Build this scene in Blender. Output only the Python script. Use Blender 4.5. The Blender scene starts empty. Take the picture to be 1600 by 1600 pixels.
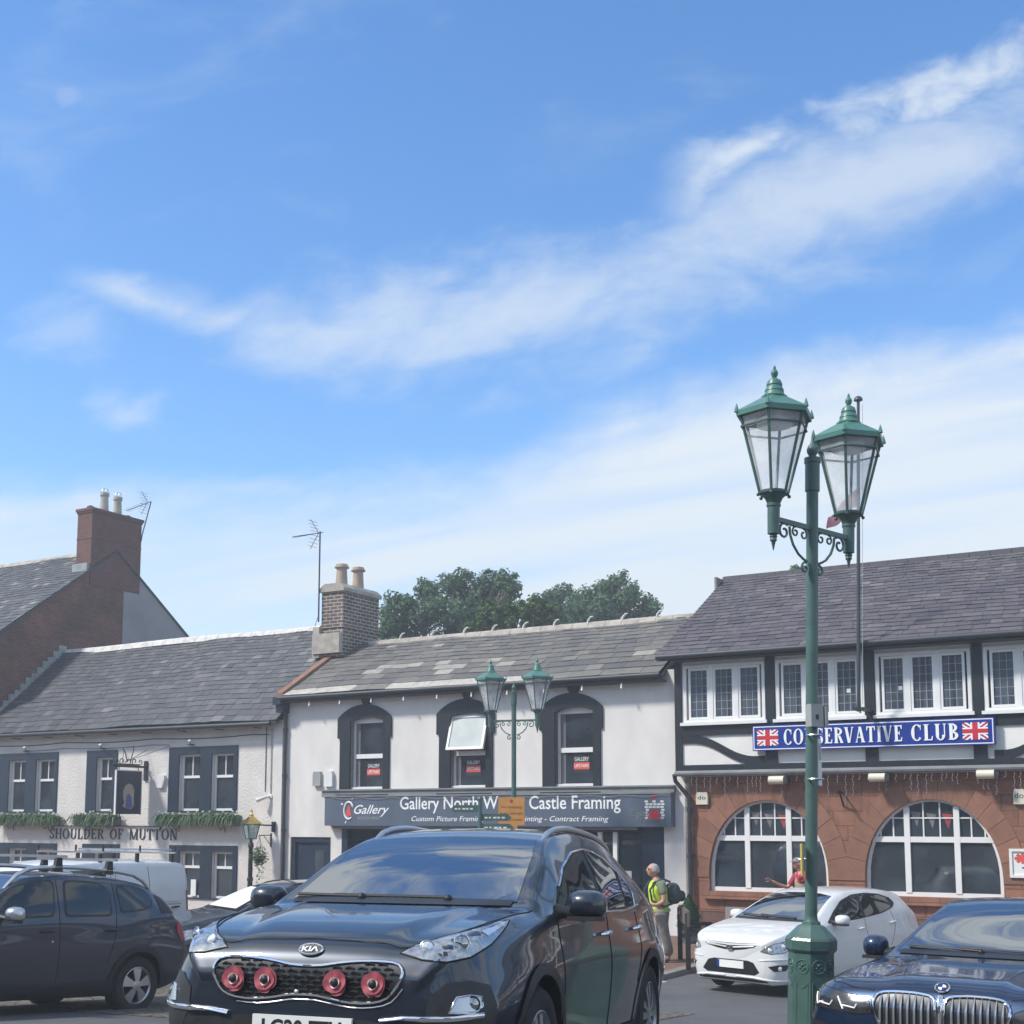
import bpy, bmesh, math, random
from mathutils import Vector, Matrix
from mathutils.bvhtree import BVHTree
from mathutils.geometry import delaunay_2d_cdt, tessellate_polygon
R = math.radians
C = bpy.context.scene.collection
SC = bpy.context.scene
random.seed(7)

# ---------------------------------------------------------------- camera
FPX = 2000.0                      # focal length in pixels of the 1600 px photograph
TH = R(6.7)                       # upward tilt
EYE = Vector((0, 0, 2.5))
cd = bpy.data.cameras.new('camera'); cam = bpy.data.objects.new('camera', cd); C.objects.link(cam)
cam.location = EYE; cam.rotation_euler = (math.pi/2 + TH, 0, 0)
cd.sensor_width = 36; cd.lens = 36*FPX/1600; cd.shift_y = 0.1525
cd.clip_start = 0.1; cd.clip_end = 3000
SC.camera = cam
SC.view_settings.view_transform = 'Standard'; SC.view_settings.look = 'None'
SC.view_settings.exposure = 0.42; SC.view_settings.gamma = 1
SC.view_settings.use_curve_mapping = False
SC.cycles.max_bounces = 8; SC.cycles.transparent_max_bounces = 12

# ---------------------------------------------------------------- sun and sky
SUN_EL = R(47)
sdir = Vector((-0.95, -0.32, 0)).normalized()           # horizontal direction towards the sun
sunv = Vector((sdir.x*math.cos(SUN_EL), sdir.y*math.cos(SUN_EL), math.sin(SUN_EL)))
sl = bpy.data.lights.new('sun', 'SUN'); sl.energy = 3.3; sl.angle = R(7); sl.color = (1, .95, .865)
so = bpy.data.objects.new('sun', sl); C.objects.link(so)
so.rotation_euler = sunv.to_track_quat('Z', 'Y').to_euler()
so.location = (0, 0, 60)

wd = bpy.data.worlds.new('World'); SC.world = wd; wd.use_nodes = True
def world_nodes():
    nt = wd.node_tree; N = nt.nodes; L = nt.links; N.clear()
    def n(t, **k):
        x = N.new(t)
        for a, b in k.items(): setattr(x, a, b)
        return x
    def mth(op, a, b=None, c=None, clamp=False):
        x = n('ShaderNodeMath', operation=op, use_clamp=clamp)
        for i, v in enumerate((a, b, c)):
            if v is None: continue
            if isinstance(v, (int, float)): x.inputs[i].default_value = v
            else: L.new(v, x.inputs[i])
        return x.outputs[0]
    def smooth(x, lo, hi):
        m = n('ShaderNodeMapRange', interpolation_type='SMOOTHSTEP')
        L.new(x, m.inputs[0]); m.inputs[1].default_value = lo; m.inputs[2].default_value = hi
        return m.outputs[0]
    def fcurve(x, lo, hi, pts, scale):
        m = n('ShaderNodeMapRange'); L.new(x, m.inputs[0]); m.inputs[1].default_value = lo; m.inputs[2].default_value = hi
        f = n('ShaderNodeFloatCurve'); L.new(m.outputs[0], f.inputs[1])
        cv = f.mapping.curves[0]
        P = [((a-lo)/(hi-lo), b/scale) for a, b in pts]
        cv.points[0].location = P[0]; cv.points[1].location = P[-1]
        for p in P[1:-1]: cv.points.new(*p)
        f.mapping.update()
        return mth('MULTIPLY', f.outputs[0], scale)
    sky = n('ShaderNodeTexSky', sky_type='NISHITA'); sky.sun_disc = False
    sky.sun_elevation = SUN_EL; sky.sun_rotation = math.atan2(sdir.x, sdir.y)
    sky.air_density = 1.0; sky.dust_density = 0.25; sky.ozone_density = 2.6; sky.altitude = 60
    tc = n('ShaderNodeTexCoord'); sp = n('ShaderNodeSeparateXYZ'); L.new(tc.outputs['Generated'], sp.inputs[0])
    X, Y, Z = sp.outputs
    # gnomonic sky coordinates in front, cloud-deck coordinates elsewhere
    Ym = mth('MAXIMUM', Y, 0.08)
    U = mth('DIVIDE', X, Ym); V = mth('DIVIDE', Z, Ym)
    Zm = mth('ADD', mth('MAXIMUM', Z, 0.0), 0.16)
    def vec(a, b, c=0.0):
        x = n('ShaderNodeCombineXYZ')
        for i, v in enumerate((a, b, c)):
            if isinstance(v, (int, float)): x.inputs[i].default_value = v
            else: L.new(v, x.inputs[i])
        return x.outputs[0]
    def noise(v, sc, det=6, rough=.55, dist=0.0):
        x = n('ShaderNodeTexNoise'); L.new(v, x.inputs['Vector'])
        x.inputs['Scale'].default_value = sc; x.inputs['Detail'].default_value = det
        x.inputs['Roughness'].default_value = rough; x.inputs['Distortion'].default_value = dist
        return x.outputs[0]
    # sheared coordinates: streaks run up to the right
    Vs = mth('SUBTRACT', V, mth('MULTIPLY', U, 0.17))
    n1 = noise(vec(mth('MULTIPLY', U, 3.2), mth('MULTIPLY', Vs, 6.0), .7), 1.5, 8, .6, .5)
    n2 = noise(vec(mth('MULTIPLY', U, 6.0), mth('MULTIPLY', Vs, 10.5), 3.1), 2.4, 8, .62, .4)
    nn = mth('ADD', mth('MULTIPLY', mth('SUBTRACT', n1, .5), 1.0), mth('MULTIPLY', mth('SUBTRACT', n2, .5), .6))
    n4 = noise(vec(mth('MULTIPLY', U, 8.0), mth('MULTIPLY', Vs, 11.0), 5.5), 1.9, 7, .55, .3)
    # band A : the long diagonal streak
    ca = fcurve(U, -.5, .5, [(-.5, .425), (-.36, .437), (-.26, .408), (-.13, .392), (.02, .41), (.10, .435), (.18, .475), (.26, .515), (.36, .548), (.5, .60)], 1.0)
    wa = fcurve(U, -.5, .5, [(-.5, .004), (-.38, .012), (-.30, .022), (-.2, .05), (-.08, .068), (.05, .062), (.12, .075), (.2, .085), (.32, .07), (.5, .075)], .2)
    da = mth('DIVIDE', mth('ABSOLUTE', mth('SUBTRACT', V, ca)), wa)
    ma = smooth(mth('ADD', mth('SUBTRACT', 1.02, da), mth('MULTIPLY', nn, 2.6)), -.15, 1.5)
    ma = mth('MULTIPLY', ma, smooth(U, -.385, -.30))
    # bright upper edge of band A on the right
    cb = fcurve(U, -.5, .5, [(-.5, .3), (.08, .49), (.14, .522), (.2, .558), (.27, .575), (.34, .59), (.42, .63), (.5, .66)], 1.0)
    db = mth('DIVIDE', mth('ABSOLUTE', mth('SUBTRACT', V, mth('SUBTRACT', cb, .004))), .036)
    mb_ = mth('MULTIPLY', smooth(mth('ADD', mth('SUBTRACT', 1.0, db), mth('MULTIPLY', mth('SUBTRACT', n4, .5), 5.0)), -.3, 2.0), smooth(U, .10, .19))
    # band B : low bright cloud sheet
    tb = fcurve(U, -.5, .5, [(-.5, .262), (-.38, .275), (-.25, .268), (-.1, .268), (.02, .30), (.12, .345), (.25, .38), (.5, .40)], 1.0)
    sb = smooth(mth('ADD', mth('SUBTRACT', tb, V), mth('MULTIPLY', nn, .085)), -.02, .055)
    n3 = noise(vec(mth('MULTIPLY', U, 1.2), mth('MULTIPLY', Vs, 17.0), 8.2), 1.3, 5, .5, .3)
    mb2 = mth('MULTIPLY', sb, mth('ADD', .52, mth('MULTIPLY', smooth(n3, .34, .62), .40)))
    # faint veils and two puffs
    veil = mth('MULTIPLY', smooth(n1, .52, .8), .16)
    def puff(u, v, ru, rv):
        a = mth('DIVIDE', mth('SUBTRACT', U, u), ru); b = mth('DIVIDE', mth('SUBTRACT', V, v), rv)
        d = mth('SQRT', mth('ADD', mth('MULTIPLY', a, a), mth('MULTIPLY', b, b)))
        return smooth(mth('ADD', mth('SUBTRACT', 1.0, d), mth('MULTIPLY', nn, 4.0)), -.1, 1.3)
    pf = mth('MAXIMUM', mth('MULTIPLY', puff(-.37, .596, .013, .010), .2),
             mth('MAXIMUM', mth('MULTIPLY', puff(-.31, .322, .05, .028), .38), mth('MULTIPLY', puff(-.36, .39, .06, .035), .28)))
    front = mth('MAXIMUM', mth('MAXIMUM', mth('MULTIPLY', ma, .62), mth('MULTIPLY', mb_, .85)), mth('MAXIMUM', mb2, mth('MAXIMUM', veil, pf)))
    # generic broken cloud everywhere else
    q = vec(mth('MULTIPLY', mth('DIVIDE', X, Zm), .55), mth('DIVIDE', Y, Zm), 0.0)
    g1 = noise(q, 3.6, 9, .6, .6)
    gen = mth('MULTIPLY', smooth(g1, .44, .57), 1.0)
    wf = smooth(Y, .35, .6)
    wz = smooth(Z, .62, .5)
    wf = mth('MULTIPLY', wf, mth('SUBTRACT', 1.0, smooth(Z, .55, .66)))
    mx = n('ShaderNodeMix', data_type='FLOAT'); L.new(wf, mx.inputs[0]); L.new(gen, mx.inputs[2]); L.new(front, mx.inputs[3])
    cov = mth('MINIMUM', mx.outputs[0], .96)
    # sky colour: a little more saturated than the raw model
    hs = n('ShaderNodeHueSaturation'); hs.inputs['Hue'].default_value = .502; hs.inputs['Saturation'].default_value = 1.22; hs.inputs['Value'].default_value = SKYV
    L.new(sky.outputs[0], hs.inputs['Color'])
    cl = n('ShaderNodeRGB'); cl.outputs[0].default_value = (*[c*CLOUDV for c in (.86, .93, .98)], 1)
    mc = n('ShaderNodeMix', data_type='RGBA'); L.new(cov, mc.inputs[0]); L.new(hs.outputs[0], mc.inputs[6]); L.new(cl.outputs[0], mc.inputs[7])
    bg = n('ShaderNodeBackground'); bg.inputs[1].default_value = 0.12
    out = n('ShaderNodeOutputWorld')
    L.new(mc.outputs[2], bg.inputs[0]); L.new(bg.outputs[0], out.inputs[0])
SKYV = 1.5; CLOUDV = 6.2
world_nodes()

# ---------------------------------------------------------------- frames
ANG = math.atan(3450*math.cos(TH)/FPX)               # street front direction
EX = Vector((math.sin(ANG), -math.cos(ANG), 0)); EW = Vector((math.cos(ANG), math.sin(ANG), 0))
ORG = Vector((0, 30, 0))
FA = Matrix(((EX.x, EW.x, 0, ORG.x), (EX.y, EW.y, 0, ORG.y), (0, 0, 1, 0), (0, 0, 0, 1)))
FAI = FA.inverted()
FW = Vector((0, math.cos(TH), math.sin(TH))); UP = Vector((0, -math.sin(TH), math.cos(TH)))
def ray(px, py): return Vector(((px-800)/FPX, 0, 0)) + FW + UP*((1044-py)/FPX)
def fp(px, py, w=0.0):                                # photo point on the street front plane (set back w): (along, up)
    d = ray(px, py); t = ((ORG + EW*w - EYE).dot(EW))/d.dot(EW); p = EYE + d*t - ORG
    return p.dot(EX), p.z
def gz(v, u=11.0):                                    # ground height by distance v in front of the street front and u along it
    K = [(-400, -.075), (6.65, -.075), (8, -.03), (10, .09), (12, .25), (15, .50), (18, .745), (21.1, .985), (24, 1.18), (28, 1.32), (34, 1.4), (400, 1.45)]
    b = 1.45
    for (a, z0), (c, z1) in zip(K, K[1:]):
        if v <= c: b = z0 + (z1-z0)*(v-a)/(c-a); break
    q = min(1, max(0, (v-8)/7)); q = q*q*(3-2*q)
    return b - .0295*(12-min(13, max(-6, u)))*q
def uv_of(X, Y):
    p = FAI @ Vector((X, Y, 0)); return p.x, -p.y

# ---------------------------------------------------------------- materials
MATS = {}
def _nt(name):
    m = bpy.data.materials.new(name); m.use_nodes = True; nt = m.node_tree
    b = nt.nodes['Principled BSDF']; return m, nt, b
def _rgb(c): return (*c, 1.0)
def mat(name, col, rough=.6, var=.12, scale=6, metal=0, bump=0, bscale=60, coat=0, spec=.5, tint=None, stretch=None, dirt=0, dirtcol=(.12, .11, .09)):
    if name in MATS: return MATS[name]
    m, nt, b = _nt(name); N = nt.nodes; L = nt.links
    tc = N.new('ShaderNodeTexCoord'); src = tc.outputs['Object']
    if stretch:
        mp = N.new('ShaderNodeMapping'); mp.inputs['Scale'].default_value = stretch; L.new(src, mp.inputs[0]); src2 = mp.outputs[0]
    else: src2 = src
    nz = N.new('ShaderNodeTexNoise'); nz.inputs['Scale'].default_value = scale; nz.inputs['Detail'].default_value = 5; L.new(src2, nz.inputs['Vector'])
    rp = N.new('ShaderNodeValToRGB'); e = rp.color_ramp.elements
    e[0].position = .3; e[1].position = .7
    e[0].color = _rgb([c*(1-var) for c in col]); e[1].color = _rgb([min(1, c*(1+var)) for c in col])
    L.new(nz.outputs[0], rp.inputs[0]); cout = rp.outputs[0]
    if tint:
        at = N.new('ShaderNodeAttribute'); at.attribute_name = 'tint'
        r2 = N.new('ShaderNodeValToRGB'); r2.color_ramp.interpolation = 'LINEAR'
        el = r2.color_ramp.elements
        while len(el) < len(tint): el.new(.5)
        for i, (p, c) in enumerate(tint): el[i].position = p; el[i].color = _rgb(c)
        L.new(at.outputs['Fac'], r2.inputs[0])
        mu = N.new('ShaderNodeMix'); mu.data_type = 'RGBA'; mu.blend_type = 'MULTIPLY'; mu.inputs[0].default_value = 1
        L.new(rp.outputs[0], mu.inputs[6]); L.new(r2.outputs[0], mu.inputs[7]); cout = mu.outputs[2]
    if dirt:
        n2 = N.new('ShaderNodeTexNoise'); n2.inputs['Scale'].default_value = scale*.35; n2.inputs['Detail'].default_value = 8; n2.inputs['Roughness'].default_value = .7
        L.new(src2, n2.inputs['Vector'])
        r3 = N.new('ShaderNodeMapRange'); r3.inputs[1].default_value = .5; r3.inputs[2].default_value = .78; r3.inputs[4].default_value = dirt
        L.new(n2.outputs[0], r3.inputs[0])
        mu = N.new('ShaderNodeMix'); mu.data_type = 'RGBA'; L.new(r3.outputs[0], mu.inputs[0]); L.new(cout, mu.inputs[6]); mu.inputs[7].default_value = _rgb(dirtcol); cout = mu.outputs[2]
    L.new(cout, b.inputs['Base Color'])
    b.inputs['Metallic'].default_value = metal; b.inputs['Specular IOR Level'].default_value = spec
    rr = N.new('ShaderNodeMapRange'); rr.inputs[3].default_value = max(0, rough*(.85 if rough > .1 else 1)); rr.inputs[4].default_value = min(1, rough*(1.15 if rough > .1 else 1)); L.new(nz.outputs[0], rr.inputs[0]); L.new(rr.outputs[0], b.inputs['Roughness'])
    if coat: b.inputs['Coat Weight'].default_value = coat; b.inputs['Coat Roughness'].default_value = .03
    if bump:
        bz = N.new('ShaderNodeTexNoise'); bz.inputs['Scale'].default_value = bscale; bz.inputs['Detail'].default_value = 4; L.new(src, bz.inputs['Vector'])
        bp = N.new('ShaderNodeBump'); bp.inputs['Strength'].default_value = bump; bp.inputs['Distance'].default_value = .02
        L.new(bz.outputs[0], bp.inputs['Height']); L.new(bp.outputs[0], b.inputs['Normal'])
    MATS[name] = m; return m
def brickmat(name, c1, c2, mortar, bw, bh, msize=.012, var=.25, rough=.85, bump=.5, dirt=0, dirtcol=(.05, .05, .05)):
    m, nt, b = _nt(name); N = nt.nodes; L = nt.links
    tc = N.new('ShaderNodeTexCoord')
    s = N.new('ShaderNodeSeparateXYZ'); L.new(tc.outputs['Object'], s.inputs[0])
    sn = N.new('ShaderNodeSeparateXYZ'); L.new(tc.outputs['Normal'], sn.inputs[0])
    def mth(op, a, c=None):
        x = N.new('ShaderNodeMath'); x.operation = op; L.new(a, x.inputs[0])
        if c is not None:
            if isinstance(c, float): x.inputs[1].default_value = c
            else: L.new(c, x.inputs[1])
        return x.outputs[0]
    up = mth('GREATER_THAN', mth('ABSOLUTE', sn.outputs[2]), .7)
    sx = mth('GREATER_THAN', mth('ABSOLUTE', sn.outputs[0]), .7)
    uu = mth('ADD', mth('MULTIPLY', s.outputs[0], mth('SUBTRACT', mth('MULTIPLY', sx, -1.0), -1.0)), mth('MULTIPLY', s.outputs[1], sx))
    vv = mth('ADD', mth('MULTIPLY', s.outputs[2], mth('SUBTRACT', mth('MULTIPLY', up, -1.0), -1.0)), mth('MULTIPLY', s.outputs[1], up))
    cb = N.new('ShaderNodeCombineXYZ'); L.new(uu, cb.inputs[0]); L.new(vv, cb.inputs[1])
    dn = N.new('ShaderNodeTexNoise'); dn.inputs['Scale'].default_value = 3; L.new(tc.outputs['Object'], dn.inputs['Vector'])
    ad = N.new('ShaderNodeMix'); ad.data_type = 'VECTOR'; ad.inputs[0].default_value = .018; L.new(cb.outputs[0], ad.inputs[4]); L.new(dn.outputs[1], ad.inputs[5])
    bt = N.new('ShaderNodeTexBrick'); L.new(ad.outputs[1], bt.inputs['Vector'])
    bt.inputs['Color1'].default_value = _rgb(c1); bt.inputs['Color2'].default_value = _rgb(c2); bt.inputs['Mortar'].default_value = _rgb(mortar)
    bt.inputs['Scale'].default_value = 1; bt.inputs['Mortar Size'].default_value = msize; bt.inputs['Mortar Smooth'].default_value = .3
    bt.inputs['Brick Width'].default_value = bw; bt.inputs['Row Height'].default_value = bh; bt.inputs['Bias'].default_value = -.1
    nz = N.new('ShaderNodeTexNoise'); nz.inputs['Scale'].default_value = 2.2; nz.inputs['Detail'].default_value = 9; nz.inputs['Roughness'].default_value = .7; L.new(tc.outputs['Object'], nz.inputs['Vector'])
    mr = N.new('ShaderNodeMapRange'); mr.inputs[1].default_value = .25; mr.inputs[2].default_value = .75; mr.inputs[3].default_value = 1-var; mr.inputs[4].default_value = 1+var; L.new(nz.outputs[0], mr.inputs[0])
    mu = N.new('ShaderNodeVectorMath'); mu.operation = 'MULTIPLY'; L.new(bt.outputs[0], mu.inputs[0]); L.new(mr.outputs[0], mu.inputs[1])
    cout = mu.outputs[0]
    if dirt:
        n2 = N.new('ShaderNodeTexNoise'); n2.inputs['Scale'].default_value = .8; n2.inputs['Detail'].default_value = 7; L.new(tc.outputs['Object'], n2.inputs['Vector'])
        r3 = N.new('ShaderNodeMapRange'); r3.inputs[1].default_value = .45; r3.inputs[2].default_value = .7; r3.inputs[4].default_value = dirt; L.new(n2.outputs[0], r3.inputs[0])
        mx = N.new('ShaderNodeMix'); mx.data_type = 'RGBA'; L.new(r3.outputs[0], mx.inputs[0]); L.new(cout, mx.inputs[6]); mx.inputs[7].default_value = _rgb(dirtcol); cout = mx.outputs[2]
    L.new(cout, b.inputs['Base Color']); b.inputs['Roughness'].default_value = rough
    b.inputs['Specular IOR Level'].default_value = .3
    ht = N.new('ShaderNodeMath'); ht.operation = 'MULTIPLY_ADD'; L.new(bt.outputs['Fac'], ht.inputs[0]); ht.inputs[1].default_value = -.6; L.new(nz.outputs[0], ht.inputs[2])
    bp = N.new('ShaderNodeBump'); bp.inputs['Strength'].default_value = bump; bp.inputs['Distance'].default_value = .02; L.new(ht.outputs[0], bp.inputs['Height']); L.new(bp.outputs[0], b.inputs['Normal'])
    MATS[name] = m; return m
def glassmat(name, col, rough=.03, wav=.03, ior=1.5, wscale=1.5):
    m, nt, b = _nt(name); N = nt.nodes; L = nt.links
    b.inputs['Base Color'].default_value = _rgb(col); b.inputs['Roughness'].default_value = rough; b.inputs['IOR'].default_value = ior
    tc = N.new('ShaderNodeTexCoord'); nz = N.new('ShaderNodeTexNoise'); nz.inputs['Scale'].default_value = wscale; nz.inputs['Detail'].default_value = 1; L.new(tc.outputs['Object'], nz.inputs['Vector'])
    n2 = N.new('ShaderNodeTexNoise'); n2.inputs['Scale'].default_value = 1.1; L.new(tc.outputs['Object'], n2.inputs['Vector'])
    rp = N.new('ShaderNodeValToRGB'); rp.color_ramp.elements[0].position = .4; rp.color_ramp.elements[1].position = .65
    rp.color_ramp.elements[0].color = _rgb([c*.6 for c in col]); rp.color_ramp.elements[1].color = _rgb([c*1.5 for c in col]); L.new(n2.outputs[0], rp.inputs[0]); L.new(rp.outputs[0], b.inputs['Base Color'])
    bp = N.new('ShaderNodeBump'); bp.inputs['Strength'].default_value = wav; bp.inputs['Distance'].default_value = .05; L.new(nz.outputs[0], bp.inputs['Height']); L.new(bp.outputs[0], b.inputs['Normal'])
    MATS[name] = m; return m
def clearmat(name, col, alpha):
    m, nt, b = _nt(name); N = nt.nodes; L = nt.links
    b.inputs['Base Color'].default_value = _rgb(col); b.inputs['Roughness'].default_value = .15
    nz = N.new('ShaderNodeTexNoise'); nz.inputs['Scale'].default_value = 6; tc = N.new('ShaderNodeTexCoord'); L.new(tc.outputs['Object'], nz.inputs['Vector'])
    mr = N.new('ShaderNodeMapRange'); mr.inputs[1].default_value = .3; mr.inputs[2].default_value = .7; mr.inputs[3].default_value = alpha*.6; mr.inputs[4].default_value = min(1, alpha*1.4)
    L.new(nz.outputs[0], mr.inputs[0]); L.new(mr.outputs[0], b.inputs['Alpha'])
    MATS[name] = m; return m
def paintmat(name, col, flake=0.0, rough=.35, coat=1.0, metal=0.0):
    m, nt, b = _nt(name); N = nt.nodes; L = nt.links
    tc = N.new('ShaderNodeTexCoord'); nz = N.new('ShaderNodeTexNoise'); nz.inputs['Scale'].default_value = 2.5; nz.inputs['Detail'].default_value = 6; L.new(tc.outputs['Object'], nz.inputs['Vector'])
    rp = N.new('ShaderNodeValToRGB'); rp.color_ramp.elements[0].color = _rgb([c*.92 for c in col]); rp.color_ramp.elements[1].color = _rgb([min(1, c*1.08+.004) for c in col]); L.new(nz.outputs[0], rp.inputs[0])
    L.new(rp.outputs[0], b.inputs['Base Color']); b.inputs['Metallic'].default_value = metal; b.inputs['Roughness'].default_value = rough
    b.inputs['Coat Weight'].default_value = coat; b.inputs['Coat Roughness'].default_value = .025; b.inputs['Coat IOR'].default_value = 1.55
    # road film: slightly dusty low down
    mr = N.new('ShaderNodeMapRange'); mr.inputs[1].default_value = .35; mr.inputs[2].default_value = .75; mr.inputs[3].default_value = .02; mr.inputs[4].default_value = .09; L.new(nz.outputs[0], mr.inputs[0]); L.new(mr.outputs[0], b.inputs['Coat Roughness'])
    MATS[name] = m; return m

mat('white_render', (.71, .69, .655), .85, .07, 2.2, bump=.12, bscale=35, stretch=(.8, .8, .4), dirt=.45, dirtcol=(.42, .41, .385))
mat('rough_render', (.66, .63, .59), .9, .07, 1.6, bump=1.0, bscale=17, dirt=.25, dirtcol=(.33, .33, .33))
mat('navy_paint', (.011, .023, .045), .45, .2, 3, bump=.1, bscale=30)
mat('black_paint', (.007, .011, .017), .5, .25, 3, bump=.15, bscale=25)
mat('white_paint', (.78, .78, .76), .4, .03, 4)
mat('plaster_panel', (.78, .76, .71), .8, .06, 1.5, bump=.2, bscale=20, dirt=.2, dirtcol=(.45, .44, .42))
mat('grey_band', (.21, .22, .225), .8, .22, 2.5, bump=.3, dirt=.3, dirtcol=(.12, .13, .12))
mat('fascia_blue', (.085, .115, .16), .5, .08, 2, stretch=(1, 1, .2), dirt=.15, dirtcol=(.16, .18, .2))
mat('lead', (.30, .32, .33), .6, .2, 5, bump=.2)
mat('iron_black', (.012, .014, .017), .45, .2, 8)
mat('gutter_dark', (.03, .035, .042), .5, .2, 6)
mat('slate', (1.0, .91, .79), .68, .22, 9, bump=.35, bscale=45, tint=[(0, (.05, .055, .07)), (.35, (.09, .092, .105)), (.65, (.14, .137, .138)), (.88, (.21, .205, .19)), (1.0, (.50, .49, .46))], dirt=.35, dirtcol=(.075, .075, .055))
mat('slate_dark', (.98, .93, .84), .7, .25, 9, bump=.35, bscale=45, tint=[(0, (.03, .035, .048)), (.35, (.065, .07, .084)), (.7, (.115, .117, .13)), (.92, (.17, .17, .175)), (1.0, (.36, .36, .35))], dirt=.35, dirtcol=(.04, .04, .035))
mat('slate_purple', (1.0, .92, .85), .68, .25, 9, bump=.35, bscale=45, tint=[(0, (.045, .043, .055)), (.35, (.085, .079, .095)), (.7, (.14, .128, .142)), (.93, (.2, .185, .195)), (1.0, (.45, .44, .41))], dirt=.4, dirtcol=(.055, .055, .035))
mat('ridge_tile', (.40, .36, .31), .85, .25, 4, bump=.3, dirt=.3)
mat('ridge_white', (.62, .60, .56), .8, .2, 5, bump=.3, dirt=.3)
mat('cope_stone', (.25, .13, .085), .85, .25, 4, bump=.4, dirt=.3)
mat('clay_pot', (.42, .32, .25), .8, .2, 4, bump=.2, dirt=.3)
mat('buff_pot', (.40, .37, .31), .8, .2, 4, bump=.2, dirt=.2)
brickmat('old_brick', (.20, .075, .052), (.13, .055, .045), (.17, .125, .105), .235, .078, .011, .3, dirt=.55, dirtcol=(.05, .04, .036))
brickmat('chimney_brick', (.115, .085, .07), (.17, .115, .085), (.42, .39, .36), .26, .095, .014, .3)
brickmat('red_brick', (.16, .07, .058), (.12, .056, .05), (.16, .10, .085), .235, .078, .008, .2)
brickmat('sandstone', (.30, .14, .088), (.25, .116, .075), (.19, .10, .07), .58, .29, .012, .38, bump=.9, dirt=.3, dirtcol=(.13, .075, .06))
brickmat('plinth_stone', (.17, .095, .08), (.12, .075, .07), (.1, .07, .06), .55, .27, .016, .35, bump=.9)
brickmat('paving', (.23, .135, .10), (.18, .115, .09), (.13, .10, .085), .21, .105, .006, .25, bump=.2)
mat('voussoir', (1, 1, 1), .85, .2, 5, bump=.35, bscale=40, tint=[(0, (.245, .118, .078)), (1, (.325, .158, .10))])
mat('render_grey', (.30, .29, .30), .9, .12, 1.2, bump=.3, dirt=.2)
mat('kerb_stone', (.25, .23, .21), .85, .2, 3, bump=.3)
mat('green_paint', (.058, .122, .105), .42, .18, 5, bump=.12, bscale=24, coat=.1, dirt=.45, dirtcol=(.10, .115, .095))
mat('green_cap', (.07, .20, .16), .4, .15, 4, coat=.1, dirt=.3, dirtcol=(.12, .16, .13))
mat('brass', (.80, .60, .22), .22, .12, 5, metal=1)
mat('chrome', (.82, .82, .82), .08, .03, 5, metal=1)
mat('silver', (.62, .63, .64), .3, .06, 5, metal=.9)
mat('alloy', (.50, .50, .51), .32, .08, 5, metal=.85)
mat('plastic_black', (.018, .019, .021), .5, .2, 20)
mat('rubber', (.02, .02, .021), .8, .2, 20)
mat('gap', (.004, .004, .005), .7, .1, 5)
mat('mesh_black', (.012, .013, .015), .35, .3, 30)
mat('lamp_housing', (.42, .44, .46), .2, .35, 30, metal=.7, coat=1)
mat('lamp_dark', (.03, .032, .035), .2, .3, 20, coat=1)
mat('lens_white', (.85, .87, .88), .08, .05, 20, metal=.5, coat=1)
mat('plate_white', (.78, .79, .76), .45, .05, 3)
mat('letter_black', (.012, .012, .014), .5, .1, 5)
mat('letter_white', (.85, .86, .86), .5, .03, 5)
mat('poppy_red', (.40, .085, .105), .65, .25, 14)
mat('poppy_pink', (.68, .46, .45), .5, .15, 14)
mat('sign_blue', (.006, .035, .27), .35, .1, 3)
mat('flag_blue', (.01, .03, .16), .5, .1, 3)
mat('flag_red', (.55, .02, .035), .5, .08, 3)
mat('sign_orange', (.52, .24, .055), .55, .12, 5)
mat('sign_text', (.16, .085, .03), .6, .1, 5)
mat('red_symbol', (.35, .05, .04), .5, .1, 5)
mat('poster_red', (.62, .09, .07), .6, .08, 5)
mat('poster_dark', (.02, .025, .03), .6, .08, 5)
mat('box_white', (.74, .74, .72), .45, .04, 4)
mat('box_grey', (.33, .34, .33), .5, .08, 4)
mat('box_cream', (.66, .62, .50), .5, .06, 4)
mat('skin', (.50, .27, .20), .55, .1, 12, bump=.05)
mat('hair_grey', (.42, .40, .38), .8, .25, 40, bump=.4, bscale=90)
mat('hivis', (.60, .78, .06), .7, .14, 9, bump=.6, bscale=10)
mat('hivis_band', (.42, .47, .22), .4, .1, 9)
mat('tshirt', (.16, .19, .13), .9, .12, 9, bump=.2, bscale=12)
mat('trouser', (.22, .20, .175), .9, .22, 7, bump=1.0, bscale=8, stretch=(1, 1, 1.6))
mat('shoe', (.13, .12, .11), .7, .2, 9)
mat('backpack', (.035, .05, .06), .75, .3, 12, bump=.6, bscale=12)
mat('red_shirt', (.38, .04, .065), .85, .12, 9, bump=.3, bscale=12)
mat('gilet', (.36, .31, .21), .85, .12, 9, bump=.3, bscale=12)
mat('cap_grey', (.28, .23, .22), .85, .12, 12)
mat('wood_dark', (.022, .02, .022), .6, .3, 6)
mat('planter_slate', (.085, .10, .115), .6, .15, 5)
mat('bark', (.10, .08, .06), .9, .3, 8, bump=.5)
mat('door_navy', (.015, .03, .055), .35, .15, 4)
mat('bin_blue', (.02, .12, .45), .4, .1, 5)
mat('rail_red', (.35, .05, .05), .5, .1, 5)
glassmat('pane', (.03, .042, .055), .03, .05, 1.85)
glassmat('pane_shop', (.010, .018, .024), .03, .02)
glassmat('car_glass', (.004, .006, .008), .015, .01, 5.0, .8)
glassmat('side_glass', (.018, .026, .027), .02, .01, 1.7, .8)
clearmat('lantern_glass', (.9, .92, .93), .34)
clearmat('lantern_glass_green', (.32, .5, .46), .6)
mat('frosted', (.42, .47, .46), .35, .1, 3)
mat('net_curtain', (.07, .085, .11), .18, .55, 16, stretch=(1, 1, .03))
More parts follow.
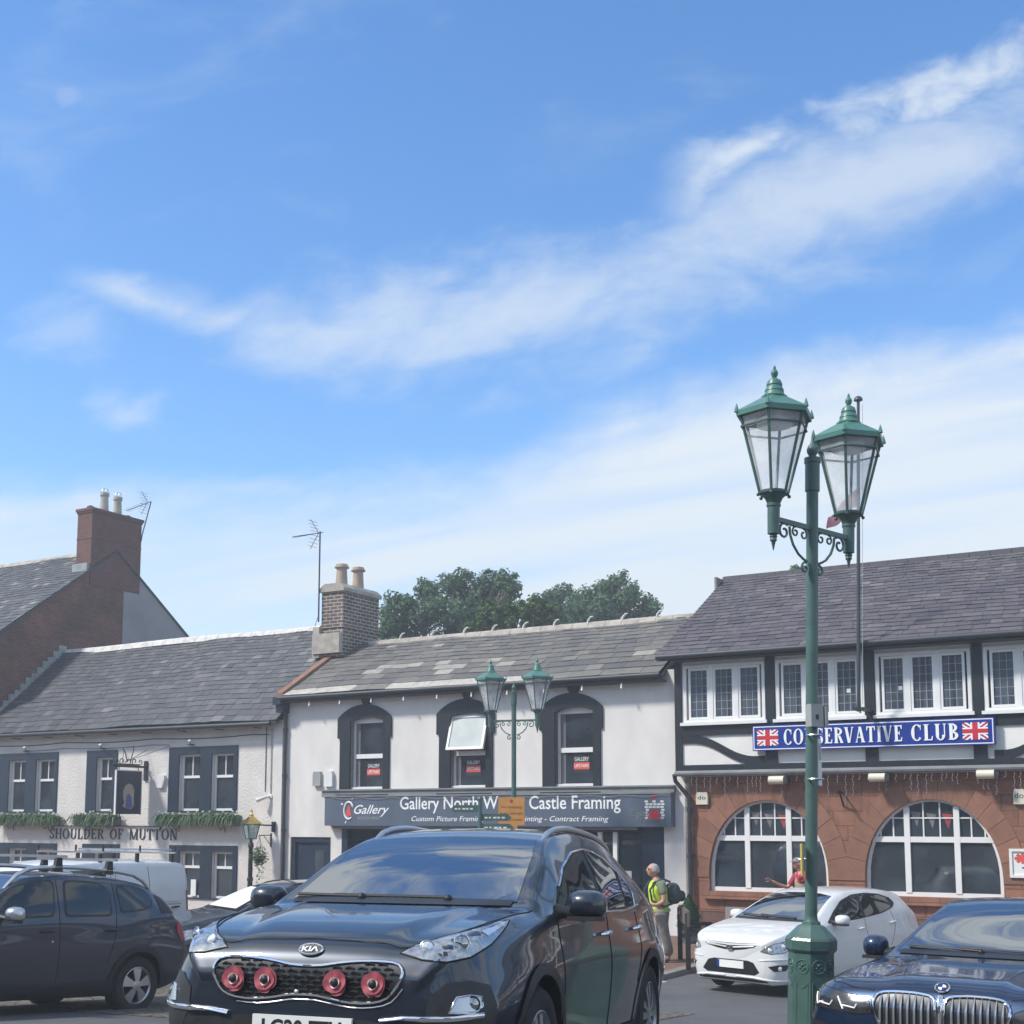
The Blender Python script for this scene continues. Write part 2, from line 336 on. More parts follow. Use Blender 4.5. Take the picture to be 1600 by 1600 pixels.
mat('curtain', (.17, .17, .175), .9, .25, 12, stretch=(1, 1, .05))
paintmat('paint_grey', (.012, .021, .036), rough=.34, metal=.35)
paintmat('paint_navy', (.010, .031, .08), rough=.36, metal=.6)
paintmat('paint_duster', (.024, .034, .058), rough=.4, metal=.5)
paintmat('paint_white', (.74, .75, .74), rough=.4)
paintmat('paint_van', (.70, .72, .73), rough=.45, coat=.7)
paintmat('paint_dark', (.015, .018, .022), rough=.3)
def leafmat(name, a, b_):
    m, nt, b = _nt(name); N = nt.nodes; L = nt.links
    at = N.new('ShaderNodeAttribute'); at.attribute_name = 'tint'
    rp = N.new('ShaderNodeValToRGB'); rp.color_ramp.elements[0].color = _rgb(a); rp.color_ramp.elements[1].color = _rgb(b_); L.new(at.outputs['Fac'], rp.inputs[0])
    L.new(rp.outputs[0], b.inputs['Base Color']); b.inputs['Roughness'].default_value = .6; b.inputs['Specular IOR Level'].default_value = .25
    tr = N.new('ShaderNodeBsdfTranslucent'); L.new(rp.outputs[0], tr.inputs[0])
    mx = N.new('ShaderNodeMixShader'); mx.inputs[0].default_value = .25
    out = [x for x in N if x.type == 'OUTPUT_MATERIAL'][0]
    L.new(b.outputs[0], mx.inputs[1]); L.new(tr.outputs[0], mx.inputs[2]); L.new(mx.outputs[0], out.inputs[0])
    MATS[name] = m; return m
leafmat('leaf_dark', (.065, .125, .075), (.17, .27, .13))
leafmat('leaf_light', (.05, .09, .03), (.13, .20, .06))
leafmat('leaf_box', (.03, .08, .03), (.16, .26, .11))
leafmat('leaf_topiary', (.012, .04, .016), (.035, .095, .03))
mat('flower_white', (.7, .7, .66), .7, .1, 9)

# ---------------------------------------------------------------- mesh helpers
class MB:
    def __init__(s): s.v = []; s.f = []; s.m = []; s.t = []
    def add(s, vs, fs, m=0, t=0.0):
        o = len(s.v); s.v += [tuple(x) for x in vs]
        for f in fs: s.f.append([o+i for i in f]); s.m.append(m); s.t.append(t)
        return s
    def box(s, a0, a1, b0, b1, c0, c1, m=0, t=0.0):
        vs = [(a0, b0, c0), (a1, b0, c0), (a1, b1, c0), (a0, b1, c0), (a0, b0, c1), (a1, b0, c1), (a1, b1, c1), (a0, b1, c1)]
        return s.add(vs, [(0, 3, 2, 1), (4, 5, 6, 7), (0, 1, 5, 4), (1, 2, 6, 5), (2, 3, 7, 6), (3, 0, 4, 7)], m, t)
    def prism(s, pts, fn, d0, d1, m=0, t=0.0):          # 2-D outline -> fn(a, b, depth)
        n = len(pts); vs = [fn(a, b, d0) for a, b in pts] + [fn(a, b, d1) for a, b in pts]
        tris = tessellate_polygon([[Vector((a, b, 0)) for a, b in pts]])
        fs = [tuple(x) for x in tris] + [tuple(n+i for i in reversed(x)) for x in tris]
        fs += [(i, (i+1) % n, n+(i+1) % n, n+i) for i in range(n)]
        return s.add(vs, fs, m, t)
    def tube(s, pts, r, k=8, m=0, t=0.0, closed=False, caps=True):
        pts = [Vector(p) for p in pts]; n = len(pts)
        rs = r if isinstance(r, (list, tuple)) else [r]*n
        vs = []; fs = []; prev = None
        for i, p in enumerate(pts):
            if closed: d = pts[(i+1) % n] - pts[i-1]
            else: d = (pts[min(i+1, n-1)] - pts[max(i-1, 0)])
            d = d.normalized() if d.length > 1e-9 else Vector((0, 0, 1))
            if prev is None:
                a = d.orthogonal().normalized()
            else:
                a = prev - d*prev.dot(d); a = a.normalized() if a.length > 1e-6 else d.orthogonal().normalized()
            prev = a; b = d.cross(a)
            for j in range(k):
                an = 2*math.pi*j/k; vs.append(p + (a*math.cos(an) + b*math.sin(an))*rs[i])
        for i in range(n if closed else n-1):
            i2 = (i+1) % n
            for j in range(k): fs.append((i*k+j, i*k+(j+1) % k, i2*k+(j+1) % k, i2*k+j))
        if caps and not closed:
            fs.append(tuple(reversed(range(k)))); fs.append(tuple((n-1)*k+j for j in range(k)))
        return s.add(vs, fs, m, t)
    def lathe(s, prof, k=16, c=(0, 0, 0), m=0, t=0.0, rot=0.0, axis='z', caps=True):
        vs = []; fs = []; n = len(prof)
        for r, z in prof:
            for j in range(k):
                a = 2*math.pi*j/k + rot
                p = (r*math.cos(a), r*math.sin(a), z)
                if axis == 'y': p = (p[0], z, p[1])
                vs.append((p[0]+c[0], p[1]+c[1], p[2]+c[2]))
        for i in range(n-1):
            for j in range(k): fs.append((i*k+j, i*k+(j+1) % k, (i+1)*k+(j+1) % k, (i+1)*k+j))
        if caps: fs.append(tuple(reversed(range(k)))); fs.append(tuple((n-1)*k+j for j in range(k)))
        return s.add(vs, fs, m, t)
    def ball(s, c, r, k=10, m=0, t=0.0, sc=(1, 1, 1)):
        vs = []; fs = []; h = k//2+1
        for i in range(h+1):
            ph = math.pi*i/h
            for j in range(k):
                a = 2*math.pi*j/k
                vs.append((c[0]+r*sc[0]*math.sin(ph)*math.cos(a), c[1]+r*sc[1]*math.sin(ph)*math.sin(a), c[2]+r*sc[2]*math.cos(ph)))
        for i in range(h):
            for j in range(k): fs.append((i*k+j, (i+1)*k+j, (i+1)*k+(j+1) % k, i*k+(j+1) % k))
        return s.add(vs, fs, m, t)
def mesh_of(name, mb, mats, off=(0, 0, 0), smooth=None, weld=False):
    me = bpy.data.meshes.new(name)
    ox, oy, oz = off
    me.from_pydata([(x-ox, y-oy, z-oz) for x, y, z in mb.v], [], mb.f)
    for m in (mats if isinstance(mats, (list, tuple)) else [mats]): me.materials.append(MATS[m] if isinstance(m, str) else m)
    if any(mb.m): me.polygons.foreach_set('material_index', mb.m)
    if any(mb.t):
        at = me.attributes.new('tint', 'FLOAT', 'FACE'); at.data.foreach_set('value', mb.t)
    bm = bmesh.new(); bm.from_mesh(me)
    if weld: bmesh.ops.remove_doubles(bm, verts=bm.verts, dist=1e-5)
    bmesh.ops.recalc_face_normals(bm, faces=bm.faces); bm.to_mesh(me); bm.free()
    if smooth is not None:
        me.polygons.foreach_set('use_smooth', [True]*len(me.polygons)); me.set_sharp_from_angle(angle=R(smooth))
    me.update(); return me
def tag(o, label=None, cat=None, group=None, kind=None):
    if label: o['label'] = label
    if cat: o['category'] = cat
    if group: o['group'] = group
    if kind: o['kind'] = kind
    return o
class Thing:                                            # an Empty at the thing's base with its parts as children
    def __init__(s, name, label, cat, o=(0, 0, 0), frame=None, group=None):
        s.o = o; e = bpy.data.objects.new(name, None); e.empty_display_size = .2; C.objects.link(e)
        e.matrix_world = (frame if frame is not None else FA) @ Matrix.Translation(o); s.root = e
        tag(e, label, cat, group)
    def part(s, name, mb, mats, parent=None, smooth=None, label=None, weld=False):
        ob = bpy.data.objects.new(name, mesh_of(name, mb, mats, s.o, smooth, weld)); C.objects.link(ob)
        ob.parent = parent if parent is not None else s.root
        if label: ob['label'] = label
        return ob
def solo(name, mb, mats, label, cat, o=(0, 0, 0), frame=None, group=None, smooth=None, kind=None):
    ob = bpy.data.objects.new(name, mesh_of(name, mb, mats, o, smooth)); C.objects.link(ob)
    ob.matrix_world = (frame if frame is not None else FA) @ Matrix.Translation(o)
    return tag(ob, label, cat, group, kind)
def struct(name, mb, mats, frame=None, smooth=None):
    return solo(name, mb, mats, None, None, frame=frame, smooth=smooth, kind='structure')
def copy_tree(o, parent=None):
    c = o.copy(); C.objects.link(c); c.parent = parent
    for ch in list(o.children): copy_tree(ch, c)
    return c
def evaluated(ob):
    dg = bpy.context.evaluated_depsgraph_get(); return bpy.data.meshes.new_from_object(ob.evaluated_get(dg))
def text_geo(s, width=None, height=None, shear=0.0, bold=0.0, space=1.0, depth=.006):
    cu = bpy.data.curves.new('t', 'FONT'); cu.body = s; cu.size = 1; cu.shear = shear; cu.offset = bold; cu.space_character = space
    cu.extrude = .5; cu.resolution_u = 3
    ob = bpy.data.objects.new('t', cu); C.objects.link(ob)
    me = evaluated(ob); bpy.data.objects.remove(ob)
    vs = [v.co.copy() for v in me.vertices]; fs = [tuple(p.vertices) for p in me.polygons]; bpy.data.meshes.remove(me)
    x0 = min(v.x for v in vs); x1 = max(v.x for v in vs); y0 = min(v.y for v in vs); y1 = max(v.y for v in vs)
    sx = (width/(x1-x0)) if width else (height/(y1-y0)); sy = (height/(y1-y0)) if height else sx
    if not width: sx = sy
    return [((v.x-x0)*sx, (v.y-y0)*sy, v.z*2*depth*.5) for v in vs], fs
def put_text(mb, s, u, z, w, width=None, height=None, m=0, **k):      # lower-left corner on a street front plane, facing out
    vs, fs = text_geo(s, width, height, **k)
    mb.add([(u+x, w-d, z+y) for x, y, d in vs], fs, m)
    return mb
# serif capitals drawn as thick and thin strokes
def serif_word(mb, word, u, z, w, width, height, depth=.02, m=0, fat=.2, gap=.14, wordgap=.5):
    SER = {'S': .56, 'H': .80, 'O': .82, 'U': .76, 'L': .62, 'D': .78, 'E': .64, 'R': .74, 'F': .60, 'M': .98, 'T': .70, 'N': .82, 'C': .70, 'V': .74, 'A': .76, 'I': .34, 'B': .68}
    tot = sum(SER.get(c, wordgap) + gap for c in word) - gap; sx = width/tot; x = 0.0; k = [0]
    def poly(pts):
        k[0] += 1; e = .00035*(k[0] % 9)
        mb.prism([(u+(x+a)*sx, z+b*height) for a, b in pts], lambda a, b, d: (a, d, b), w-depth-e, w, m)
    def stem(a, b0=0, b1=1, t=fat): poly([(a, b0), (a+t, b0), (a+t, b1), (a, b1)])
    def foot(a, b, t=fat, e=.07): h = .055; y0 = b if b < .5 else b-h; poly([(a-e, y0), (a+t+e, y0), (a+t+e, y0+h), (a-e, y0+h)])
    def diag(a0, b0, a1, b1, t): poly([(a0, b0), (a0+t, b0), (a1+t, b1), (a1, b1)])
    def arc(cx, cy, rx, ry, d0, d1, thick, thin, n=18):
        P = []; Q = []
        for i in range(n+1):
            a = R(d0+(d1-d0)*i/n); tt = thin+(thick-thin)*abs(math.cos(a))**1.2
            P.append((cx+rx*math.cos(a), cy+ry*math.sin(a))); Q.append((cx+(rx-tt)*math.cos(a), cy+(ry-min(tt, .11))*math.sin(a)))
        for i in range(n): poly([P[i], P[i+1], Q[i+1], Q[i]])
    th = .07
    for c in word:
        wd_ = SER.get(c, wordgap)
        if c in 'HN' or c == 'M':
            if c == 'H': stem(.06); stem(wd_-.06-fat); poly([(.06+fat, .47), (wd_-.06-fat, .47), (wd_-.06-fat, .55), (.06+fat, .55)]); foot(.06, 0); foot(.06, 1); foot(wd_-.06-fat, 0); foot(wd_-.06-fat, 1)
            if c == 'N': stem(.08, t=th); stem(wd_-.08-th, t=th); diag(.06+fat*.2, 1, wd_-.1-fat, 0, fat); foot(.08, 0, th); foot(wd_-.08-th, 1, th); foot(.06, 1, .1, .05)
            if c == 'M': stem(.07, t=th); stem(wd_-.06-fat); diag(.09, 1, wd_*.46-fat*.5, 0, fat*.9); diag(wd_-.1-th, 1, wd_*.46, 0, th); foot(.07, 0, th); foot(wd_-.06-fat, 0); foot(wd_-.06-fat, 1); foot(.07, 1, .1, .06)
        elif c in 'EFL':
            stem(.08); foot(.08, 0); foot(.08, 1)
            if c in 'EL': poly([(.08, 0), (wd_-.03, 0), (wd_, .26), (wd_-.05, .26), (wd_-.12, .07), (.08, .07)])
            if c in 'EF': poly([(.08, 1), (wd_-.03, 1), (wd_-.02, .76), (wd_-.07, .76), (wd_-.13, .93), (.08, .93)]); poly([(.08, .48), (wd_*.62, .48), (wd_*.62, .55), (.08, .55)]); stem(wd_*.62, .40, .63, .05)
        elif c in 'IT':
            if c == 'I': stem(.07); foot(.07, 0); foot(.07, 1)
            else: stem(wd_/2-fat/2); foot(wd_/2-fat/2, 0); poly([(.01, 1), (wd_-.01, 1), (wd_, .74), (wd_-.05, .74), (wd_-.11, .93), (.11, .93), (.05, .74), (0, .74)])
        elif c == 'O': arc(wd_/2, .5, wd_/2, .52, 0, 360, fat*1.05, .05, 30)
        elif c == 'C': arc(wd_*.55, .5, wd_*.55, .52, 48, 318, fat*1.05, .05, 24); stem(wd_-.09, .66, .98, .05)
        elif c == 'U': stem(.07, .3, 1); stem(wd_-.07-th, .3, 1, th); arc(wd_/2, .32, wd_/2-.07, .34, 180, 360, fat, .06, 14); foot(.07, 1); foot(wd_-.07-th, 1, th)
        elif c in 'VA':
            if c == 'V': diag(.02, 1, wd_/2-fat*.55, 0, fat); diag(wd_-.06-th, 1, wd_/2, 0, th); foot(.02, 1, fat, .05); foot(wd_-.06-th, 1, th, .05)
            else: diag(.05, 0, wd_/2-th, 1, th); diag(wd_-.03-fat, 0, wd_/2-fat*.55, 1, fat); foot(.05, 0, th, .05); foot(wd_-.03-fat, 0, fat, .05); poly([(wd_*.24, .3), (wd_*.68, .3), (wd_*.66, .36), (wd_*.27, .36)])
        elif c in 'DRB':
            stem(.08); foot(.08, 0, e=.06); foot(.08, 1, e=.06)
            if c == 'D': arc(.2, .5, wd_-.2, .5, -90, 90, fat*1.05, .06, 18)
            if c in 'RB': arc(.22, .74, wd_-.28 if c == 'R' else wd_-.3, .26, -90, 90, fat*.95, .06, 14)
            if c == 'R': diag(wd_*.42, .48, wd_-fat+.03, 0, fat); foot(wd_-fat+.02, 0, fat*.6, .04)
            if c == 'B': arc(.22, .25, wd_-.24, .27, -90, 90, fat*1.05, .06, 14)
        elif c == 'S':
            arc(wd_/2, .745, wd_/2-.01, .265, 35, 270, fat*.95, .055, 16); arc(wd_/2, .255, wd_/2, .265, 90, -145, fat*.95, .055, 16); stem(wd_-.07, .70, .97, .05); stem(0, .03, .3, .05)
        x += wd_+gap
    return mb
# ================================================================ SETTING
def build_ground():
    vs = sorted(set([-120, -60, -40, -30] + [0.5*i for i in range(0, 70)] + [40, 50, 70, 120]))
    us = [-120, -60, -40, -30, -20, -15, -10, -8, -6, -3, 0, 3, 5, 7, 9, 11, 12, 13, 15, 20, 30, 40, 60, 120]
    m = MB(); nv = len(vs)
    m.v = [(u, -v, gz(v, u)) for u in us for v in vs]
    for i in range(len(us)-1):
        for j in range(nv-1): m.f.append([i*nv+j, i*nv+j+1, (i+1)*nv+j+1, (i+1)*nv+j]); m.m.append(0); m.t.append(0)
    struct('road', m, 'asphalt')
    m = MB()                                             # strip of mossy setts under the parked row
    us2 = [-30, -20, -10, -6, -3, 0, 3, 5, 7, 9]; vs2 = [11.0]+[11.5+.5*i for i in range(8)]+[15.25]
    m.v = [(u, -v, gz(v, u)+.006) for u in us2 for v in vs2]; n2 = len(vs2)
    for i in range(len(us2)-1):
        for j in range(n2-1): m.f.append([i*n2+j, i*n2+j+1, (i+1)*n2+j+1, (i+1)*n2+j]); m.m.append(0); m.t.append(0)
    struct('parking_setts', m, 'setts')
    m = MB(); m.box(-40, 6.45, -6.45, -.01, -.3, 0.0); m.box(6.45, 40, -1.9, -.01, -.3, 0.0); struct('pavement', m, 'paving')
    m = MB(); x = -40.0
    while x < 6.6: m.box(x, min(x+.9, 6.64), -6.65, -6.453, -.3, .012); x += .905
    y = -6.44
    while y < -2.1: m.box(6.453, 6.65, y, min(y+.9, -2.1), -.3, .011); y += .905
    x = 6.452
    while x < 40: m.box(x, x+.9, -2.095, -1.903, -.3, .012); x += .905
    struct('kerb', m, 'kerb_stone')
    m = MB(); m.box(-40, 6.8, -6.88, -6.78, -.2, -.064); struct('road_marking', m, 'road_white')
def _asphalt():
    m, nt, b = _nt('asphalt'); N = nt.nodes; L = nt.links
    tc = N.new('ShaderNodeTexCoord')
    a = N.new('ShaderNodeTexNoise'); a.inputs['Scale'].default_value = .5; a.inputs['Detail'].default_value = 9; a.inputs['Roughness'].default_value = .7; L.new(tc.outputs['Object'], a.inputs['Vector'])
    g = N.new('ShaderNodeTexNoise'); g.inputs['Scale'].default_value = 70; g.inputs['Detail'].default_value = 3; L.new(tc.outputs['Object'], g.inputs['Vector'])
    rp = N.new('ShaderNodeValToRGB'); rp.color_ramp.elements[0].position = .3; rp.color_ramp.elements[1].position = .72
    rp.color_ramp.elements[0].color = (.068, .071, .077, 1); rp.color_ramp.elements[1].color = (.13, .131, .133, 1); L.new(a.outputs[0], rp.inputs[0])
    mr = N.new('ShaderNodeMapRange'); mr.inputs[3].default_value = .6; mr.inputs[4].default_value = 1.4; L.new(g.outputs[0], mr.inputs[0])
    mu = N.new('ShaderNodeVectorMath'); mu.operation = 'MULTIPLY'; L.new(rp.outputs[0], mu.inputs[0]); L.new(mr.outputs[0], mu.inputs[1]); L.new(mu.outputs[0], b.inputs['Base Color'])
    b.inputs['Roughness'].default_value = .85
    bp = N.new('ShaderNodeBump'); bp.inputs['Strength'].default_value = .5; bp.inputs['Distance'].default_value = .01; L.new(g.outputs[0], bp.inputs['Height']); L.new(bp.outputs[0], b.inputs['Normal'])
    MATS['asphalt'] = m
    m, nt, b = _nt('setts'); N = nt.nodes; L = nt.links
    tc = N.new('ShaderNodeTexCoord'); vo = N.new('ShaderNodeTexVoronoi'); vo.inputs['Scale'].default_value = 6.5; L.new(tc.outputs['Object'], vo.inputs['Vector'])
    ve = N.new('ShaderNodeTexVoronoi'); ve.feature = 'DISTANCE_TO_EDGE'; ve.inputs['Scale'].default_value = 6.5; L.new(tc.outputs['Object'], ve.inputs['Vector'])
    rp = N.new('ShaderNodeValToRGB'); rp.color_ramp.elements[0].color = (.10, .085, .065, 1); rp.color_ramp.elements[1].color = (.20, .17, .135, 1); L.new(vo.outputs['Color'], rp.inputs[0])
    e2 = N.new('ShaderNodeMapRange'); e2.inputs[1].default_value = .02; e2.inputs[2].default_value = .09; L.new(ve.outputs['Distance'], e2.inputs[0])
    nz = N.new('ShaderNodeTexNoise'); nz.inputs['Scale'].default_value = 1.2; nz.inputs['Detail'].default_value = 7; L.new(tc.outputs['Object'], nz.inputs['Vector'])
    ms = N.new('ShaderNodeMapRange'); ms.inputs[1].default_value = .45; ms.inputs[2].default_value = .65; L.new(nz.outputs[0], ms.inputs[0])
    moss = N.new('ShaderNodeMix'); moss.data_type = 'RGBA'; moss.inputs[6].default_value = (.06, .055, .045, 1); moss.inputs[7].default_value = (.055, .075, .03, 1); L.new(ms.outputs[0], moss.inputs[0])
    mx = N.new('ShaderNodeMix'); mx.data_type = 'RGBA'; L.new(e2.outputs[0], mx.inputs[0]); L.new(moss.outputs[2], mx.inputs[6]); L.new(rp.outputs[0], mx.inputs[7]); L.new(mx.outputs[2], b.inputs['Base Color'])
    b.inputs['Roughness'].default_value = .85
    bp = N.new('ShaderNodeBump'); bp.inputs['Strength'].default_value = .8; bp.inputs['Distance'].default_value = .03; L.new(e2.outputs[0], bp.inputs['Height']); L.new(bp.outputs[0], b.inputs['Normal'])
    MATS['setts'] = m
_asphalt(); mat('road_white', (.55, .55, .53), .8, .2, 6)
build_ground()

# ================================================================ STREET FRONT
def rect(x0, y0, x1, y1, w=0.0):
    a = fp(x0, y0, w); b = fp(x1, y1, w); return a[0], b[0], b[1], a[1]        # u0, u1, z0, z1
def wall(mb, outer, holes, w, depth=.16, m=0):
    loops = [outer]+holes; flat = [p for l in loops for p in l]
    tr = tessellate_polygon([[Vector((a, b, 0)) for a, b in l] for l in loops])
    mb.add([(a, w, b) for a, b in flat], [tuple(t) for t in tr], m)
    for h in holes:
        n = len(h); mb.add([(a, w, b) for a, b in h]+[(a, w+depth, b) for a, b in h], [(i, (i+1) % n, n+(i+1) % n, n+i) for i in range(n)], m)
    return mb
def rloop(u0, u1, z0, z1): return [(u0, z0), (u1, z0), (u1, z1), (u0, z1)]
def bars(mb, u0, u1, z0, z1, t, w0, w1, m=0):           # a rectangular frame
    mb.box(u0, u1, w0, w1, z0, z0+t, m); mb.box(u0, u1, w0, w1, z1-t, z1, m)
    mb.box(u0, u0+t, w0+.0015, w1, z0+t, z1-t, m); mb.box(u1-t, u1, w0+.0015, w1, z0+t, z1-t, m)
    return mb
def slates(mb, u0, u1, ev, rg, c0, c1, wr, tint, thick=.009, sag=.02, seed=1):
    rnd = random.Random(seed); (w0, z0), (w1, z1) = ev, rg
    Ln = math.hypot(w1-w0, z1-z0); dw, dz = (w1-w0)/Ln, (z1-z0)/Ln; nw, nz_ = -dz, dw
    def P(u, s, h):
        h += sag*(math.sin(u*.7+seed)*.6+math.sin(u*1.9+s*1.3+seed*2)*.4)
        return (u, w0+dw*s+nw*h, z0+dz*s+nz_*h)
    s = 0.0; k = 0
    while s < Ln-.02:
        ch = c0+(c1-c0)*s/Ln; top = min(s+ch*1.25, Ln+.01)
        wid = wr[0]+(wr[1]-wr[0])*s/Ln; u = u0-rnd.random()*wid
        while u < u1:
            b = u+wid*rnd.uniform(.72, 1.3); a_ = max(u, u0); b_ = min(b, u1)
            if b_-a_ > .03:
                j = rnd.uniform(-.012, .012); hh = rnd.uniform(.007, .019); g = .004; r2 = rnd.uniform(-.004, .004)
                T = [P(a_+g, s+j, hh+thick+r2), P(b_-g, s+j+rnd.uniform(-.006, .006), hh+thick-r2), P(b_-g, top, .004), P(a_+g, top, .004)]
                B = [P(a_+g, s+j, hh-.004), P(b_-g, s+j, hh-.004)]
                mb.add(T+B, [(0, 1, 2, 3), (4, 5, 1, 0), (4, 0, 3), (5, 2, 1)], 0, max(.001, tint(k, (a_+b_)/2, s, rnd)))
            u = b
        s += ch; k += 1
    return mb
def roof_slab(mb, u0, u1, ev, rg, back, th=.09):        # boarding under the slates, both slopes
    (w0, z0), (w1, z1) = ev, rg
    P = [(w0+.01, z0-.02), (w1, z1-.02), (back[0], back[1]), (back[0], back[1]-th), (w1, z1-.02-th), (w0+.01, z0-.02-th)]
    return mb.prism(P, lambda a, b, d: (d, a, b), u0, u1)
def sash(t, u0, u1, z0, z1, w, ft=.05, mid=None, vtop=(), vbot=(), name='window', glass='pane', parent=None, proud=0.0):
    m = MB(); bars(m, u0, u1, z0, z1, ft, w, w+.07)
    if mid is not None: m.box(u0+ft, u1-ft, w-.01-proud, w+.06, mid-.035, mid+.035)
    for x in vtop: m.box(x-.014, x+.014, w+.012, w+.05, (mid+.035) if mid is not None else z0+ft, z1-ft)
    for x in vbot: m.box(x-.014, x+.014, w+.012, w+.05, z0+ft, (mid-.035))
    f = t.part(name, m, 'white_paint', parent=parent)
    g = MB(); g.box(u0+ft*.6, u1-ft*.6, w+.032, w+.042, z0+ft*.6, z1-ft*.6)
    t.part('pane', g, glass, parent=f)
    return f

# ---------------------------------------------------------------- PUB
def build_pub():
    U0, U1 = -18.9, -6.93
    t = Thing('pub', 'white roughcast two storey pub with navy window surrounds and dark slate roof', 'building', ((U0+U1)/2, 0, 0))
    ze, zr, wr = 5.08, 8.0, 3.0
    A = [rect(-5, 1175, 88, 1270), rect(137.5, 1171, 181, 1268), rect(266, 1165, 370, 1269)]
    B = [rect(-5, 1316, 85, 1420), rect(130, 1316, 183, 1440), rect(266, 1317, 369, 1424)]
    A = [(max(a[0], U0+.15), a[1], 2.68, 4.45) for a in A]; B = [(max(b[0], U0+.15), b[1], .35 if i != 1 else .02, 1.78) for i, b in enumerate(B)]
    # openings inside each surround
    def su(x): return fp(x, 1230)[0]
    op = []
    op += [(su(14), su(40), A[0]), (su(56), su(85), A[0]), (su(151), su(176), A[1]), (su(280), su(313), A[2]), (su(331), su(365), A[2])]
    def sg(x): return fp(x, 1360)[0]
    og = [(sg(14), sg(40), B[0]), (sg(56), sg(83), B[0]), (sg(147), sg(178), B[1]), (sg(281), sg(313), B[2]), (sg(331), sg(364), B[2])]
    holes = [rloop(a, b, r[2]+.02, r[3]-.2) for a, b, r in op] + [rloop(a, b, r[2]+.02, r[3]-.16) for a, b, r in og]
    m = MB(); wall(m, rloop(U0, U1, -.2, ze), holes, 0, .17)
    for u in (U0, U1): m.add([(u, 0, -.2), (u, 6.2, -.2), (u, 6.2, ze), (u, wr, zr-.15), (u, 0, ze)], [(0, 1, 2, 3, 4)])
    m.add([(U0, 6.2, -.2), (U1, 6.2, -.2), (U1, 6.2, ze), (U0, 6.2, ze)], [(0, 1, 2, 3)])
    m.box(U0, U1, .35, .37, -.2, ze-.1)
    t.part('wall', m, 'rough_render')
    m = MB(); m.prism([(-.012+U1-.28, 0), (U1, 0), (U1, ze-.1), (U1-.28, ze-.1)], lambda a, b, d: (a, d, b), -.03, -.002); t.part('corner_strip', m, 'white_render')
    def tint(k, u, s, r):
        base = .30+.34*min(1, (u-U0)/9)+r.gauss(0, .13)
        if r.random() < .02: base = .93
        return min(.98, max(.02, base))
    m = MB(); slates(m, U0, U1-.02, (-.3, ze-.02), (wr, zr), .27, .15, (.36, .22), tint, sag=.035, seed=3); rf = t.part('roof', m, 'slate_dark')
    m = MB(); roof_slab(m, U0, U1-.02, (-.28, ze-.03), (wr, zr-.02), (6.3, ze)); t.part('roof_boarding', m, 'gutter_dark', parent=rf)
    m = MB(); x = U0+.1
    while x < U1-.3:
        e = min(x+.45, U1-.1); dz = .02*math.sin(x*.8); m.prism([(wr-.17, zr-.13+dz), (wr-.1, zr+.02+dz), (wr, zr+.075+dz), (wr+.1, zr+.02+dz), (wr+.17, zr-.13+dz)], lambda a, b, d: (d, a, b), x, e-.012); x = e
    t.part('ridge', m, 'ridge_white', parent=rf)
    m = MB(); n = 15                                      # stepped lead flashing against the brick gable
    for i in range(n):
        s = i/n; w = -.2+3.1*s; z = ze+.06+2.95*s; m.box(U0+.001, U0+.05+.012*(i % 2), w, w+.3, z+.03, z+.24+.02*(i % 3))
    t.part('flashing', m, 'lead', parent=rf)
    m = MB(); m.tube([(U0, -.36, ze-.10), (U1-.15, -.36, ze-.12)], .06, 10); x = U0+.4
    while x < U1-.3: m.box(x-.015, x+.015, -.33, -.002, ze-.21, ze-.185); x += 1.35
    t.part('gutter', m, 'gutter_dark', smooth=40)
    for r in A+B:
        mm = MB(); inner = [(a, b, q) for a, b, q in op+og if q is r]; tp = .2 if r in A else .16
        wall(mm, rloop(*r), [rloop(a-.002, b+.002, r[2]+.02, r[3]-tp) for a, b, _ in inner], -.035, .20)
        n = [(r[0], r[2]), (r[1], r[2]), (r[1], r[3]), (r[0], r[3])]
        mm.add([(a, -.035, b) for a, b in n]+[(a, -.001, b) for a, b in n], [(i, (i+1) % 4, 4+(i+1) % 4, 4+i) for i in range(4)])
        sr = t.part('window_surround', mm, 'navy_paint')
        for a, b, _ in inner:
            if r is B[1]:
                d = MB(); d.box(a, b, .10, .15, .04, r[3]-tp-.3); d.box(a+.06, b-.06, .09, .1, .2, .8); d.box(a+.06, b-.06, .09, .1, .9, 1.2); t.part('door', d, 'door_navy')
                sash(t, a, b, r[3]-tp-.29, r[3]-tp, .09, .035, parent=sr)
            else:
                z0, z1 = r[2]+.03, r[3]-tp
                sash(t, a+.01, b-.01, z0, z1, .09, .06, mid=z0+(z1-z0)*.60 if r in A else z0+(z1-z0)*.66, vtop=((a+b)/2,), parent=sr)
    return A, B
PA, PB = build_pub()

